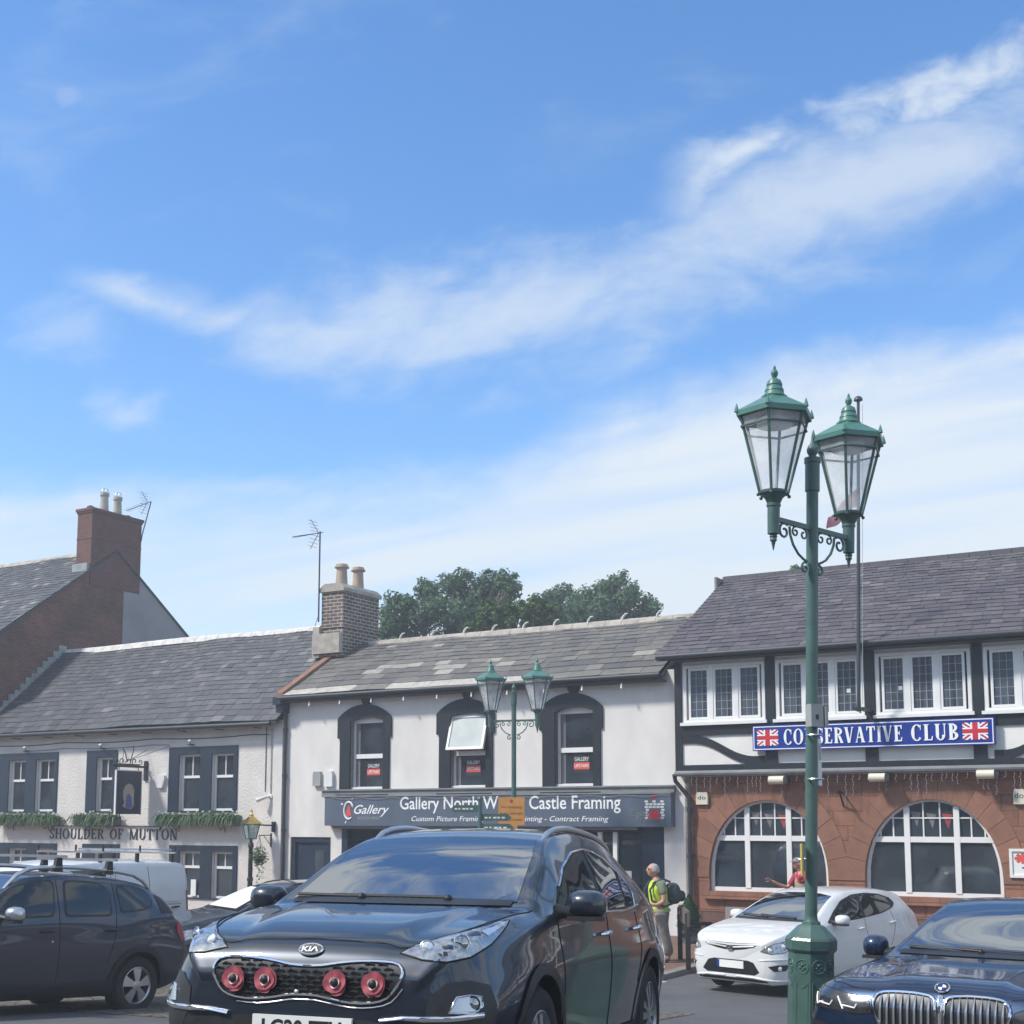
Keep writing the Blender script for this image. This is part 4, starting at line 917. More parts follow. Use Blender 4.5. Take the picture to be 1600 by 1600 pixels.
class Car:
    def __init__(s, name, label, S, pose, paint, group=None):     # pose: front point on the ground, heading, pitch
        s.S = S; s.L = S['L']; s.paint = paint
        x, y, z, hd, pi = pose; a = R(hd)
        h = Vector((-math.sin(a), -math.cos(a), 0)); X = Vector((h.x*math.cos(pi), h.y*math.cos(pi), math.sin(pi)))
        Yv = Vector((0, 0, 1)).cross(X).normalized(); Z = X.cross(Yv)
        if z is None:
            p = Vector((x, y, 0))-h*(S['FO']+S['WB']/2); u, v = uv_of(p.x, p.y); z = gz(v, u)+math.sin(pi)*(S['FO']+S['WB']/2)
        ctr = Vector((x, y, z))-X*s.L/2
        s.M = Matrix(((X.x, Yv.x, Z.x, ctr.x), (X.y, Yv.y, Z.y, ctr.y), (X.z, Yv.z, Z.z, ctr.z), (0, 0, 0, 1)))
        s.T = Thing(name, label, 'van' if 'van' in name else 'car', (0, 0, 0), s.M, group)
        s.F = {k: pchip(v) for k, v in S['C'].items()}
        s.loft()
    def sec(s, t):
        F = s.F; p = F['plan'](t); zb = F['zb'](t); ys = F['ys'](t)*p; ym = F['ym'](t)*p; zm = F['zm'](t); yb = F['yb'](t)*p; zB = F['zB'](t); yr = F['yr'](t); zr = F['zr'](t); zt = F['zt'](t)
        zB = min(zB, zr-.004)
        P = [(0, zb), (ys*.6, zb), (ys-.04, zb+.004), (ys, zb+.05), (ys+(ym-ys)*.65, zb+(zm-zb)*.45), (ym, zm), (yb+(ym-yb)*.45, zm+(zB-zm)*.62), (yb, zB), (yb+(yr-yb)*.5+.018*min(1, (zr-zB)/.3), zB+(zr-zB)*.52), (yr, zr), (yr*.9, zr+(zt-zr)*.38), (yr*.55, zr+(zt-zr)*.80), (0, zt)]
        Q = catmull(P, 6); cr = s.S.get('crease')
        if cr:
            t0, t1, y0, y1, h = cr
            if t0-.15 < t < t1+.05:
                q = (t-t0)/(t1-t0); yc = y0+(y1-y0)*q; e = min(1, max(0, (t-t0+.15)/.3))*min(1, max(0, (t1+.05-t)/.1))
                for p in Q[30:]:
                    d = (p.x-yc)/.05; p.y += h*e*(1/(1+math.exp(max(-30, min(30, d*4))))-.5)
        return Q
    def loft(s):
        L = s.L; ts = set([0, L]); x = 0.0
        while x < L: ts.add(round(x, 4)); x += .012 if (x < .24 or x > L-.25) else .045
        ts = sorted(ts); rings = [s.sec(t) for t in ts]; n = len(rings[0]); m = MB(); N = 2*n-2
        for t, rg in zip(ts, rings):
            xx = L/2-t
            m.v += [(xx, p.x, p.y) for p in rg] + [(xx, -p.x, p.y) for p in rg[-2:0:-1]]
        for i in range(len(ts)-1):
            for j in range(N): m.f.append([i*N+j, i*N+(j+1) % N, (i+1)*N+(j+1) % N, (i+1)*N+j]); m.m.append(0); m.t.append(0)
        for i in (0, len(ts)-1): m.f.append([i*N+j for j in range(N)]); m.m.append(0); m.t.append(0)
        s.bvh = BVHTree.FromPolygons([Vector(v) for v in m.v], m.f)
        me = mesh_of('body', m, [s.paint, 'plastic_black'])
        ob = bpy.data.objects.new('body', me); C.objects.link(ob); S = s.S
        cm = MB()
        for t in (S['FO'], S['FO']+S['WB']):
            for sg in (1, -1):
                y0 = sg*(S['W']/2-.30); y1 = sg*(S['W']/2+.2); r = S['arch']
                k = 40; v = []; zc = S['R']+.0
                for y in (y0, y1): v += [(L/2-t+r*math.cos(2*math.pi*i/k), y, zc+r*math.sin(2*math.pi*i/k)) for i in range(k)]
                cm.add(v, [tuple(range(k)), tuple(range(2*k-1, k-1, -1))]+[(i, (i+1) % k, k+(i+1) % k, k+i) for i in range(k)], 1)
        cme = mesh_of('cut', cm, [s.paint, 'plastic_black']); co = bpy.data.objects.new('cut', cme); C.objects.link(co)
        md = ob.modifiers.new('b', 'BOOLEAN'); md.operation = 'DIFFERENCE'; md.object = co; md.solver = 'EXACT'
        me2 = evaluated(ob); ob.modifiers.clear(); bpy.data.objects.remove(co); ob.data = me2; bpy.data.meshes.remove(me)
        me2.polygons.foreach_set('use_smooth', [True]*len(me2.polygons)); me2.set_sharp_from_angle(angle=R(32)); ob.parent = s.T.root; s.body = ob; ob.name = 'body'
    # -- projections onto the body: 'L'/'R' side (t, z), 'F' front (y, z), 'T' top (t, y), ('A', deg) front turned by deg
    def hit(s, a, b, fr):
        L = s.L
        if fr in ('L', 'R'): sg = 1 if fr == 'L' else -1; o = Vector((L/2-a, 3*sg, b)); d = Vector((0, -sg, 0))
        elif fr == 'F': o = Vector((L, a, b)); d = Vector((-1, 0, 0))
        elif fr == 'B': o = Vector((-L, a, b)); d = Vector((1, 0, 0))
        elif fr == 'T': o = Vector((L/2-a, b, 4)); d = Vector((0, 0, -1))
        else: q = R(fr[1]); d = Vector((-math.cos(q), -math.sin(q), 0)); o = Vector((math.sin(q)*-a, math.cos(q)*a, b))-d*5
        p, nrm, i, dist = s.bvh.ray_cast(o, d)
        if p is None:
            p, nrm, i, dist = s.bvh.find_nearest(o+d*(3 if fr in 'LR' else 4))
        if nrm.dot(d) > 0: nrm = -nrm
        return p, nrm
    def patch(s, name, pts, fr, mt, off=.003, parent=None, res=.05, smoothpts=0, label=None, holes=None):
        if smoothpts: pts = corners(pts)
        dense = densify(pts, res); n = len(dense); P = [Vector(p) for p in dense]; E = [(i, (i+1) % n) for i in range(n)]
        for h in holes or []:
            hd = densify(h, res); o = len(P); P += [Vector(p) for p in hd]; E += [(o+i, o+(i+1) % len(hd)) for i in range(len(hd))]
        x0 = min(p[0] for p in dense); x1 = max(p[0] for p in dense); y0 = min(p[1] for p in dense); y1 = max(p[1] for p in dense)
        x = x0+res*.7
        while x < x1:
            y = y0+res*.7
            while y < y1: P.append(Vector((x, y))); y += res
            x += res
        r = delaunay_2d_cdt(P, E, [list(range(n))] if not holes else [], 2 if holes else 1, 1e-6)
        m = MB()
        for p in r[0]: q, nn = s.hit(p.x, p.y, fr); m.v.append(tuple(q+nn*off))
        for f in r[2]: m.f.append(list(f)); m.m.append(0); m.t.append(0)
        used = sorted(set(i for f in m.f for i in f)); mp = {o: i for i, o in enumerate(used)}
        m.v = [m.v[i] for i in used]; m.f = [[mp[i] for i in f] for f in m.f]
        return s.T.part(name, m, mt, parent=parent, smooth=60, label=label)
    def line(s, name, pts, fr, r, mt, parent=None, off=0.0, closed=False, k=6, smoothpts=0, res=.04, mb=None):
        if smoothpts: pts = rounded(pts, smoothpts, closed)
        d = densify(pts, res, closed); Q = []
        for a, b in d: q, n = s.hit(a, b, fr); Q.append(q+n*off)
        m = mb if mb is not None else MB(); m.tube(Q, r, k, closed=closed)
        if mb is None: return s.T.part(name, m, mt, parent=parent, smooth=60)
    def wheels(s, spokes=5, rim='alloy', style=0):
        S = s.S; r = S['R']; w = S.get('tw', .22)
        for t in (S['FO'], S['FO']+S['WB']):
            for sg in (1, -1):
                yo = sg*(S['W']/2-.03); x = s.L/2-t; rr = r*S.get('rim', .66)
                m = MB(); m.lathe([(rr*.98, 0), (rr*1.06, -.012), (r*.93, -.004), (r*.985, .025), (r, .05), (r, w-.05), (r*.985, w-.02), (rr, w), (rr*.9, w*.9), (rr*.9, .02)], 40, (0, 0, 0), axis='y', caps=False)
                m.v = [(vx+x, yo-sg*vy, vz+r) for vx, vy, vz in m.v]
                for i in range(48):                         # tread blocks
                    a0 = 2*math.pi*(i+.1)/48; a1 = 2*math.pi*(i+.75)/48
                    v = [(x+q*math.cos(a), yo-sg*yy, r+q*math.sin(a)) for yy in (.035, w-.035) for a in (a0, a1) for q in (r-.004, r+.004)]
                    m.add(v, [(1, 3, 7, 5), (0, 1, 5, 4), (2, 6, 7, 3), (0, 2, 3, 1), (4, 5, 7, 6)])
                ty = s.T.part('wheel', m, 'rubber', smooth=40)
                m = MB(); m.lathe([(rr*1.0, .0), (rr*1.0, .012), (rr*.93, .02), (rr*.92, w*.7), (rr*.86, w*.7), (rr*.90, .015), (rr*.96, -.004), (rr*1.0, 0)], 40, axis='y', caps=False)
                m.lathe([(.03, -.006), (.062, .0), (.066, .03), (.03, .05)], 20, axis='y')
                for i in range(spokes):
                    a = 2*math.pi*i/spokes+.3; ca, sa = math.cos(a), math.sin(a)
                    for off_ in ((0,) if style == 0 else (-.055, .055)):
                        b0, b1 = (.045, .034) if style == 0 else (.022, .03)
                        P = [(.05, -b0*.6), (rr*.5, -b0), (rr*.93, -b1*2.0 if style == 0 else -b1), (rr*.93, b1*2.0 if style == 0 else b1), (rr*.5, b0), (.05, b0*.6)]
                        vs = []
                        for yy in (.012, .045):
                            for q, e in P: e += off_*min(1, q/rr*1.3); vs.append((q*ca-e*sa, yy-(.012 if q < .2 else 0), q*sa+e*ca))
                        n = len(P); m.add(vs, [tuple(range(n)), tuple(range(2*n-1, n-1, -1))]+[(j, (j+1) % n, n+(j+1) % n, n+j) for j in range(n)])
                m.v = [(vx+x, yo-sg*vy, vz+r) for vx, vy, vz in m.v]
                s.T.part('rim', m, rim, parent=ty, smooth=30)
                m = MB(); m.lathe([(rr*.9, .10), (.02, .10), (.02, .12), (rr*.9, .12), (rr*.9, .10)], 24, axis='y', caps=False); m.v = [(vx+x, yo-sg*vy, vz+r) for vx, vy, vz in m.v]; s.T.part('brake_disc', m, 'rubber', parent=ty)
    def mirror(s, t, z, cap, base='plastic_black', w=.2, h=.15, out=.12):
        for fr, sg in (('L', 1), ('R', -1)):
            q, n = s.hit(t, z, fr); m = MB(); c = q+Vector((-.02, sg*(out+w*.45), .045))
            k = 12; vs = []; prof = [(0.0, .25), (.012, .62), (.04, .86), (.09, 1.0), (.13, .97), (.15, .9)]
            for dx, sc in prof:
                for i in range(k*2):
                    a = math.pi*i/k; ca, sa = math.cos(a), math.sin(a); e = .72
                    yy = math.copysign(abs(ca)**e, ca)*w/2*sc; zz = math.copysign(abs(sa)**e, sa)*h/2*sc
                    vs.append((c.x+.09-dx-.02*abs(yy)/w, c.y+yy, c.z+zz))
            n2 = 2*k; fs = [(i*n2+j, i*n2+(j+1) % n2, (i+1)*n2+(j+1) % n2, (i+1)*n2+j) for i in range(len(prof)-1) for j in range(n2)]+[tuple(range(n2))]
            m.add(vs, fs); mi = s.T.part('mirror', m, cap, smooth=50)
            m = MB(); o = (len(prof)-1)*n2; m.add([(vs[o+i][0]-.001, vs[o+i][1], vs[o+i][2]) for i in range(n2)], [tuple(range(n2))]); s.T.part('mirror_glass', m, 'chrome', parent=mi)
            m = MB(); m.tube([q-Vector((0, sg*.02, 0)), q+Vector((-.01, sg*out*.6, .0)), c+Vector((.0, 0, -h*.42))], [.05, .035, .03], 8); m.box(c.x-.05, c.x+.07, min(c.y-w*.42, c.y+w*.42), max(c.y-w*.42, c.y+w*.42), c.z-h*.56, c.z-h*.40)
            s.T.part('mirror_arm', m, base, parent=mi, smooth=50)
    def handle(s, t, z, fr, mt, L_=.2):
        q, n = s.hit(t, z, fr); q2, _ = s.hit(t+L_, z+.012, fr); d = (q2-q); m = MB()
        m.tube([q+d*k/6+n*(.012+.034*math.sin(math.pi*k/6)**.5) for k in range(7)], [.009, .014, .016, .016, .016, .014, .009], 8)
        s.T.part('door_handle', m, mt, smooth=50)
    def cladding(s, mt, w=.05, off=.012):
        S = s.S
        for t in (S['FO'], S['FO']+S['WB']):
            for fr in 'LR':
                r0, r1 = S['arch']-.004, S['arch']+w; a0, a1 = -.36, math.pi+.36; n = 36
                P = [(t-r0*math.cos(a0+(a1-a0)*i/n), S['R']+r0*math.sin(a0+(a1-a0)*i/n)) for i in range(n+1)]+[(t-r1*math.cos(a1+(a0-a1)*i/n), S['R']+r1*math.sin(a1+(a0-a1)*i/n)) for i in range(n+1)]
                P = [(a, max(b, s.F['zb'](a)+.02)) for a, b in P]
                s.patch('wheel_arch_trim', P, fr, mt, off, res=.06)
def densify(pts, res, closed=True):
    out = []; n = len(pts)
    for i in range(n if closed else n-1):
        a = Vector(pts[i]); b = Vector(pts[(i+1) % n]); k = max(1, int(math.ceil((b-a).length/res)))
        out += [tuple(a+(b-a)*j/k) for j in range(k)]
    if not closed: out.append(tuple(pts[-1]))
    return out
def corners(pts, r=.07, n=4):
    P = [Vector(p) for p in pts]; out = []; N = len(P)
    for i in range(N):
        a, b, c = P[i-1], P[i], P[(i+1) % N]; u = a-b; v = c-b; k = min(r, u.length*.42, v.length*.42); p = b+u.normalized()*k; q = b+v.normalized()*k
        for j in range(n+1): t = j/n; out.append(tuple(p*(1-t)**2+b*2*t*(1-t)+q*t*t))
    return out
def rounded(pts, n=4, closed=True):
    P = [Vector(p) for p in pts]; out = []; N = len(P)
    for i in range(N if closed else N-1):
        p0 = P[i-1] if (closed or i) else P[0]*2-P[1]; p1 = P[i]; p2 = P[(i+1) % N]; p3 = P[(i+2) % N] if (closed or i+2 < N) else p2*2-p1
        q = catmull([tuple(p0), tuple(p1), tuple(p2), tuple(p3)], n)[n:2*n]; out += [tuple(x) for x in q]
    if not closed: out.append(tuple(P[-1]))
    return out
SUV = dict(L=4.485, W=1.855, WB=2.67, FO=.91, R=.358, arch=.415, rim=.66, tw=.225, crease=(.16, 1.10, .40, .58, .022), C=dict(
    plan=[(0, .70), (.04, .80), (.10, .875), (.2, .93), (.35, .965), (.55, .985), (.8, 1), (3.7, 1), (4.1, .985), (4.3, .955), (4.42, .90), (4.485, .82)],
    zb=[(0, .42), (.04, .30), (.12, .24), (.3, .22), (.9, .22), (3.5, .22), (4.1, .28), (4.40, .36), (4.485, .46)],
    ys=[(0, .80), (.5, .86), (1.2, .855), (3.4, .855), (4.485, .80)],
    ym=[(0, .90), (.5, .925), (1.2, .915), (2.2, .905), (3.2, .92), (4.485, .90)],
    zm=[(0, .58), (.3, .66), (.9, .74), (3.6, .80), (4.485, .72)],
    yb=[(0, .80), (.3, .82), (.8, .85), (1.3, .86), (2.2, .865), (3.4, .85), (4.2, .80), (4.485, .74)],
    zB=[(0, .72), (.05, .81), (.15, .875), (.4, .945), (.8, 1.005), (1.2, 1.055), (2.0, 1.08), (3.0, 1.10), (3.7, 1.14), (4.1, 1.13), (4.35, 1.0), (4.485, .80)],
    yr=[(0, .58), (.05, .66), (.12, .69), (.3, .74), (.8, .775), (1.12, .762), (1.35, .715), (1.7, .655), (1.95, .61), (2.4, .60), (3.2, .595), (3.8, .565), (4.1, .555), (4.3, .58), (4.485, .56)],
    zr=[(0, .77), (.05, .865), (.12, .93), (.25, .98), (.45, 1.022), (.8, 1.075), (1.10, 1.112), (1.22, 1.165), (1.5, 1.31), (1.75, 1.43), (1.95, 1.50), (2.2, 1.545), (2.6, 1.575), (3.1, 1.565), (3.6, 1.51), (3.95, 1.43), (4.1, 1.36), (4.28, 1.17), (4.40, .99), (4.485, .84)],
    zt=[(0, .785), (.04, .875), (.10, .935), (.2, .98), (.4, 1.03), (.8, 1.09), (1.10, 1.125), (1.22, 1.185), (1.5, 1.335), (1.75, 1.455), (1.95, 1.53), (2.2, 1.585), (2.6, 1.618), (3.1, 1.608), (3.6, 1.555), (3.95, 1.48), (4.1, 1.41), (4.28, 1.20), (4.40, 1.01), (4.485, .85)]))
kia = Car('crossover_car', 'dark grey crossover with four red poppies on its chrome edged grille', SUV, (-1.00, 6.18, .982, 18.2, .063), 'paint_grey')
SEDAN = dict(L=4.71, W=1.83, WB=2.85, FO=.79, R=.335, arch=.375, rim=.70, tw=.23, crease=(.14, 1.35, .34, .50, .02), C=dict(
    plan=[(0, .66), (.04, .80), (.10, .89), (.2, .945), (.35, .975), (.55, .99), (.8, 1), (3.9, 1), (4.3, .975), (4.55, .93), (4.71, .82)],
    zb=[(0, .30), (.05, .20), (.15, .17), (.9, .17), (3.7, .17), (4.4, .24), (4.71, .40)],
    ys=[(0, .82), (.5, .86), (1.2, .85), (3.6, .85), (4.71, .80)],
    ym=[(0, .90), (.5, .91), (1.2, .90), (2.4, .895), (3.4, .91), (4.71, .89)],
    zm=[(0, .48), (.3, .56), (.9, .66), (3.6, .72), (4.71, .66)],
    yb=[(0, .84), (.3, .85), (.8, .85), (1.4, .845), (2.4, .845), (3.4, .84), (4.2, .82), (4.71, .78)],
    zB=[(0, .62), (.05, .68), (.15, .725), (.4, .785), (.8, .84), (1.4, .915), (2.2, .945), (3.2, .97), (3.9, .985), (4.4, .98), (4.71, .84)],
    yr=[(0, .52), (.05, .60), (.12, .66), (.3, .715), (.8, .74), (1.35, .735), (1.6, .69), (1.9, .625), (2.2, .575), (2.7, .57), (3.2, .56), (3.6, .56), (4.0, .62), (4.4, .66), (4.71, .62)],
    zr=[(0, .66), (.05, .745), (.12, .79), (.25, .824), (.45, .85), (.8, .898), (1.38, .965), (1.55, 1.03), (1.8, 1.15), (2.05, 1.27), (2.25, 1.34), (2.5, 1.385), (2.9, 1.40), (3.3, 1.36), (3.7, 1.22), (4.05, 1.06), (4.3, 1.01), (4.6, .99), (4.71, .90)],
    zt=[(0, .68), (.04, .765), (.10, .815), (.2, .845), (.4, .87), (.8, .92), (1.38, .985), (1.52, 1.04), (1.8, 1.18), (2.05, 1.305), (2.25, 1.375), (2.5, 1.42), (2.9, 1.435), (3.3, 1.395), (3.7, 1.25), (4.05, 1.08), (4.3, 1.03), (4.6, 1.01), (4.71, .92)]))
HATCH = dict(L=4.245, W=1.775, WB=2.65, FO=.86, R=.315, arch=.355, rim=.66, tw=.20, C=dict(
    plan=[(0, .66), (.04, .76), (.10, .84), (.2, .905), (.35, .95), (.55, .98), (.8, 1), (3.5, 1), (3.9, .975), (4.1, .93), (4.2, .87), (4.245, .80)],
    zb=[(0, .27), (.05, .20), (.15, .18), (.9, .19), (3.4, .19), (4.0, .26), (4.245, .40)],
    ys=[(0, .80), (.5, .83), (1.2, .82), (3.2, .82), (4.245, .77)],
    ym=[(0, .87), (.5, .885), (1.2, .875), (2.2, .87), (3.2, .88), (4.245, .86)],
    zm=[(0, .50), (.3, .58), (.9, .66), (3.4, .72), (4.245, .68)],
    yb=[(0, .80), (.3, .815), (.8, .82), (1.2, .82), (2.2, .825), (3.2, .81), (3.9, .77), (4.245, .72)],
    zB=[(0, .68), (.05, .73), (.15, .775), (.4, .83), (.8, .905), (1.2, .965), (2.0, .995), (3.0, 1.035), (3.6, 1.07), (3.95, 1.06), (4.15, .96), (4.245, .78)],
    yr=[(0, .54), (.05, .62), (.12, .68), (.3, .73), (.8, .745), (1.08, .735), (1.35, .68), (1.7, .61), (2.0, .565), (2.4, .56), (3.2, .55), (3.7, .52), (4.0, .54), (4.15, .56), (4.245, .54)],
    zr=[(0, .745), (.05, .79), (.12, .83), (.25, .872), (.45, .92), (.8, .985), (1.05, 1.025), (1.2, 1.085), (1.5, 1.22), (1.8, 1.335), (2.0, 1.39), (2.3, 1.425), (2.7, 1.43), (3.2, 1.415), (3.6, 1.375), (3.85, 1.325), (4.04, 1.14), (4.17, .94), (4.245, .80)],
    zt=[(0, .758), (.04, .80), (.10, .84), (.2, .877), (.4, .93), (.8, 1.005), (1.05, 1.04), (1.18, 1.10), (1.5, 1.25), (1.8, 1.37), (2.0, 1.43), (2.3, 1.47), (2.7, 1.48), (3.2, 1.465), (3.6, 1.43), (3.85, 1.38), (4.04, 1.18), (4.17, .96), (4.245, .81)]))
BOXSUV = dict(L=4.42, W=1.80, WB=2.67, FO=.84, R=.348, arch=.41, rim=.645, tw=.215, C=dict(
    plan=[(0, .74), (.05, .83), (.12, .89), (.25, .94), (.5, .98), (.8, 1), (3.6, 1), (4.0, .98), (4.25, .965), (4.36, .92), (4.42, .86)],
    zb=[(0, .40), (.06, .27), (.2, .235), (.9, .235), (3.4, .235), (4.0, .29), (4.25, .36), (4.42, .46)],
    ys=[(0, .80), (.5, .84), (1.2, .83), (3.3, .83), (4.42, .79)],
    ym=[(0, .88), (.5, .90), (1.2, .885), (2.2, .88), (3.2, .90), (4.42, .87)],
    zm=[(0, .58), (.3, .66), (.9, .74), (2.4, .76), (3.6, .84), (4.42, .76)],
    yb=[(0, .84), (.3, .845), (.8, .845), (1.3, .845), (2.2, .85), (3.4, .84), (4.1, .80), (4.42, .76)],
    zB=[(0, .76), (.05, .83), (.15, .89), (.4, .95), (.8, 1.01), (1.3, 1.065), (2.0, 1.085), (3.0, 1.10), (3.5, 1.15), (4.0, 1.17), (4.22, 1.1), (4.42, .85)],
    yr=[(0, .60), (.05, .68), (.12, .73), (.3, .77), (.8, .78), (1.15, .765), (1.35, .725), (1.65, .68), (1.9, .645), (2.4, .64), (3.2, .635), (3.8, .61), (4.0, .60), (4.2, .62), (4.42, .60)],
    zr=[(0, .80), (.05, .89), (.12, .95), (.25, .995), (.45, 1.03), (.8, 1.075), (1.12, 1.115), (1.25, 1.19), (1.5, 1.35), (1.7, 1.46), (1.9, 1.565), (2.2, 1.605), (2.6, 1.622), (3.1, 1.608), (3.6, 1.56), (3.9, 1.46), (4.06, 1.39), (4.24, 1.18), (4.35, 1.02), (4.42, .88)],
    zt=[(0, .81), (.05, .90), (.12, .965), (.25, 1.01), (.45, 1.045), (.8, 1.09), (1.12, 1.13), (1.25, 1.21), (1.5, 1.38), (1.7, 1.50), (1.9, 1.61), (2.2, 1.65), (2.6, 1.672), (3.1, 1.658), (3.6, 1.61), (3.9, 1.50), (4.06, 1.42), (4.24, 1.20), (4.35, 1.03), (4.42, .89)]))
VAN = dict(L=4.42, W=1.84, WB=2.66, FO=.88, R=.325, arch=.37, rim=.62, tw=.20, C=dict(
    plan=[(0, .72), (.05, .82), (.15, .90), (.4, .96), (.8, 1), (4.1, 1), (4.3, .985), (4.38, .96), (4.42, .93)],
    zb=[(0, .34), (.06, .24), (.2, .21), (3.4, .22), (4.2, .27), (4.42, .34)],
    ys=[(0, .82), (.5, .86), (4.42, .86)], ym=[(0, .89), (.5, .915), (2, .915), (4.42, .91)], zm=[(0, .55), (.4, .65), (1.2, .80), (4.42, .85)],
    yb=[(0, .85), (.5, .86), (1.2, .885), (2, .89), (4.42, .885)], zB=[(0, .72), (.15, .86), (.5, .98), (1.0, 1.08), (1.6, 1.14), (4.3, 1.16), (4.42, 1.1)],
    yr=[(0, .58), (.1, .70), (.4, .77), (.9, .78), (1.2, .76), (1.7, .74), (2.0, .745), (4.2, .76), (4.42, .74)],
    zr=[(0, .76), (.1, .90), (.4, 1.02), (.85, 1.13), (1.0, 1.22), (1.4, 1.50), (1.75, 1.70), (2.1, 1.765), (2.6, 1.78), (4.0, 1.77), (4.3, 1.74), (4.38, 1.69), (4.42, 1.60)],
    zt=[(0, .77), (.1, .915), (.4, 1.04), (.85, 1.15), (1.0, 1.25), (1.4, 1.55), (1.75, 1.76), (2.1, 1.825), (2.6, 1.84), (4.0, 1.83), (4.3, 1.80), (4.38, 1.75), (4.42, 1.64)]))
bmw = Car('saloon_car', 'navy blue saloon with tall chrome double grille beside the green lamp post', SEDAN, (2.48, 7.66, .706, 33.7, .088), 'paint_navy')
i30 = Car('hatchback_car', 'small white hatchback parked nose out in front of the arched club windows', HATCH, (3.18, 19.0, -.046, 46, .006), 'paint_white')
duster = Car('estate_car', 'dark blue grey off road car with silver roof rails and cross bars', BOXSUV, (-7.156, 13.385, .393, 31.6, .074), 'paint_duster')
van = Car('delivery_van', 'white panel van with ladder bars on its roof behind the dark off road car', VAN, (*((ORG+EX*-2.05-EW*13.6).xy), None, 30.3, .02), 'paint_van')
dark = Car('dark_hatchback', 'dark hatchback mostly hidden behind the grey crossover near the pub lamp', HATCH, (-5.52, 19.93, None, 55, .01), 'paint_dark')

CG = 'car_glass'
def conv(c, pts, q):                                    # (t, y, z) -> coordinates of a front turned by q degrees
    a = R(q); return [(-math.sin(a)*(c.L/2-t)+math.cos(a)*y, z) for t, y, z in pts]
def mir(pts): return [(p[0], -p[1], *p[2:]) for p in pts]
def both(c, fn, pts, q):
    fn(conv(c, pts, q), ('A', q)); fn(conv(c, mir(pts), -q), ('A', -q))
def discs(c, name, pos, q, r, mt, off, ring=None, dome=.6):
    for sg in (1, -1):
        a = R(q*sg); p = conv(c, [(pos[0], pos[1]*sg, pos[2])], q*sg)[0]; h, n = c.hit(p[0], p[1], ('A', q*sg))
        d = Vector((math.cos(a), math.sin(a), .12)).normalized(); o = h-d*(r*.15)+n*off; X = d.orthogonal().normalized(); Y = d.cross(X); m = MB(); k = 20; vs = []
        pr = [(1.0, 0), (.9, .18*dome), (.7, .4*dome), (.4, .6*dome), (.05, .68*dome)]
        for rr, zz in pr: vs += [tuple(o+(X*math.cos(2*math.pi*i/k)+Y*math.sin(2*math.pi*i/k))*rr*r+d*zz*r) for i in range(k)]
        m.add(vs, [(i*k+j, i*k+(j+1) % k, (i+1)*k+(j+1) % k, (i+1)*k+j) for i in range(4) for j in range(k)]+[tuple(range(4*k, 5*k))])
        c.T.part(name, m, mt, smooth=50)
        if ring:
            m = MB(); m.tube([o+(X*math.cos(2*math.pi*i/k)+Y*math.sin(2*math.pi*i/k))*r*1.06 for i in range(k)], r*.13, 6, closed=True); c.T.part('lens_ring', m, ring, smooth=50)
def badge(c, z, rx, rz, kind):
    h, n = c.hit(0, z, 'F'); n = Vector((n.x, 0, n.z)).normalized(); h = h+n*(.018 if kind == 'H' else 0); upv = Vector((0, 1, 0)).cross(n)*-1
    if upv.z < 0: upv = -upv
    P = lambda y, zz, d: h+Vector((0, y, 0))+upv*zz+n*d
    k = 28; m = MB(); m.add([tuple(P(rx*math.cos(2*math.pi*i/k), rz*math.sin(2*math.pi*i/k), d)) for d in (-.01, .008) for i in range(k)], [tuple(range(k)), tuple(range(k, 2*k))]+[(i, (i+1) % k, k+(i+1) % k, k+i) for i in range(k)])
    b = c.T.part('emblem', m, 'letter_black', smooth=40)
    m = MB(); m.tube([P(rx*math.cos(2*math.pi*i/k), rz*math.sin(2*math.pi*i/k), .008) for i in range(k)], .0055, 6, closed=True)
    if kind == 'H':                                      # slanted H in an oval
        for y0, y1 in ((-.45, -.25), (.25, .45)): m.tube([P(y0*rx, -.7*rz, .011), P((y0+y1)/2*rx+.002, 0, .012), P(y1*rx, .7*rz, .011)], .006, 6)
        m.tube([P(-.4*rx, -.12*rz, .012), P(.4*rx, .12*rz, .012)], .005, 6)
    c.T.part('emblem_ring', m, 'chrome', parent=b, smooth=50)
    if kind == 'K':
        m = MB(); vs, fs = text_geo('KI', rx*.72, rz*.95, bold=.02, depth=.004); m.add([tuple(P(x-rx*.74, y-rz*.47, .010+d)) for x, y, d in vs], fs)
        for pa in ([(.0, -.47), (.16, -.47), (.42, .47), (.30, .47)], [(.30, .47), (.42, .47), (.70, -.47), (.55, -.47)]): m.add([tuple(P(a*rx, b_*rz, d)) for d in (.0095, .0135) for a, b_ in pa], [(0, 1, 2, 3), (4, 5, 6, 7), (0, 1, 5, 4), (1, 2, 6, 5), (2, 3, 7, 6), (3, 0, 4, 7)])
        c.T.part('emblem_letters', m, 'letter_white', parent=b)
    if kind == 'B':                                      # roundel with four quarters
        for a0, mt in ((0, 'box_white'), (90, 'sign_blue'), (180, 'box_white'), (270, 'sign_blue')):
            m = MB(); pts = [(0, 0)]+[(.58*math.cos(R(a0+i*15)), .58*math.sin(R(a0+i*15))) for i in range(7)]; nn = len(pts)
            m.add([tuple(P(a*rx, b_*rz, d)) for d in (.006, .0105) for a, b_ in pts], [tuple(range(nn)), tuple(range(nn, 2*nn))]+[(i, (i+1) % nn, nn+(i+1) % nn, nn+i) for i in range(nn)]); c.T.part('emblem_quarter', m, mt, parent=b)
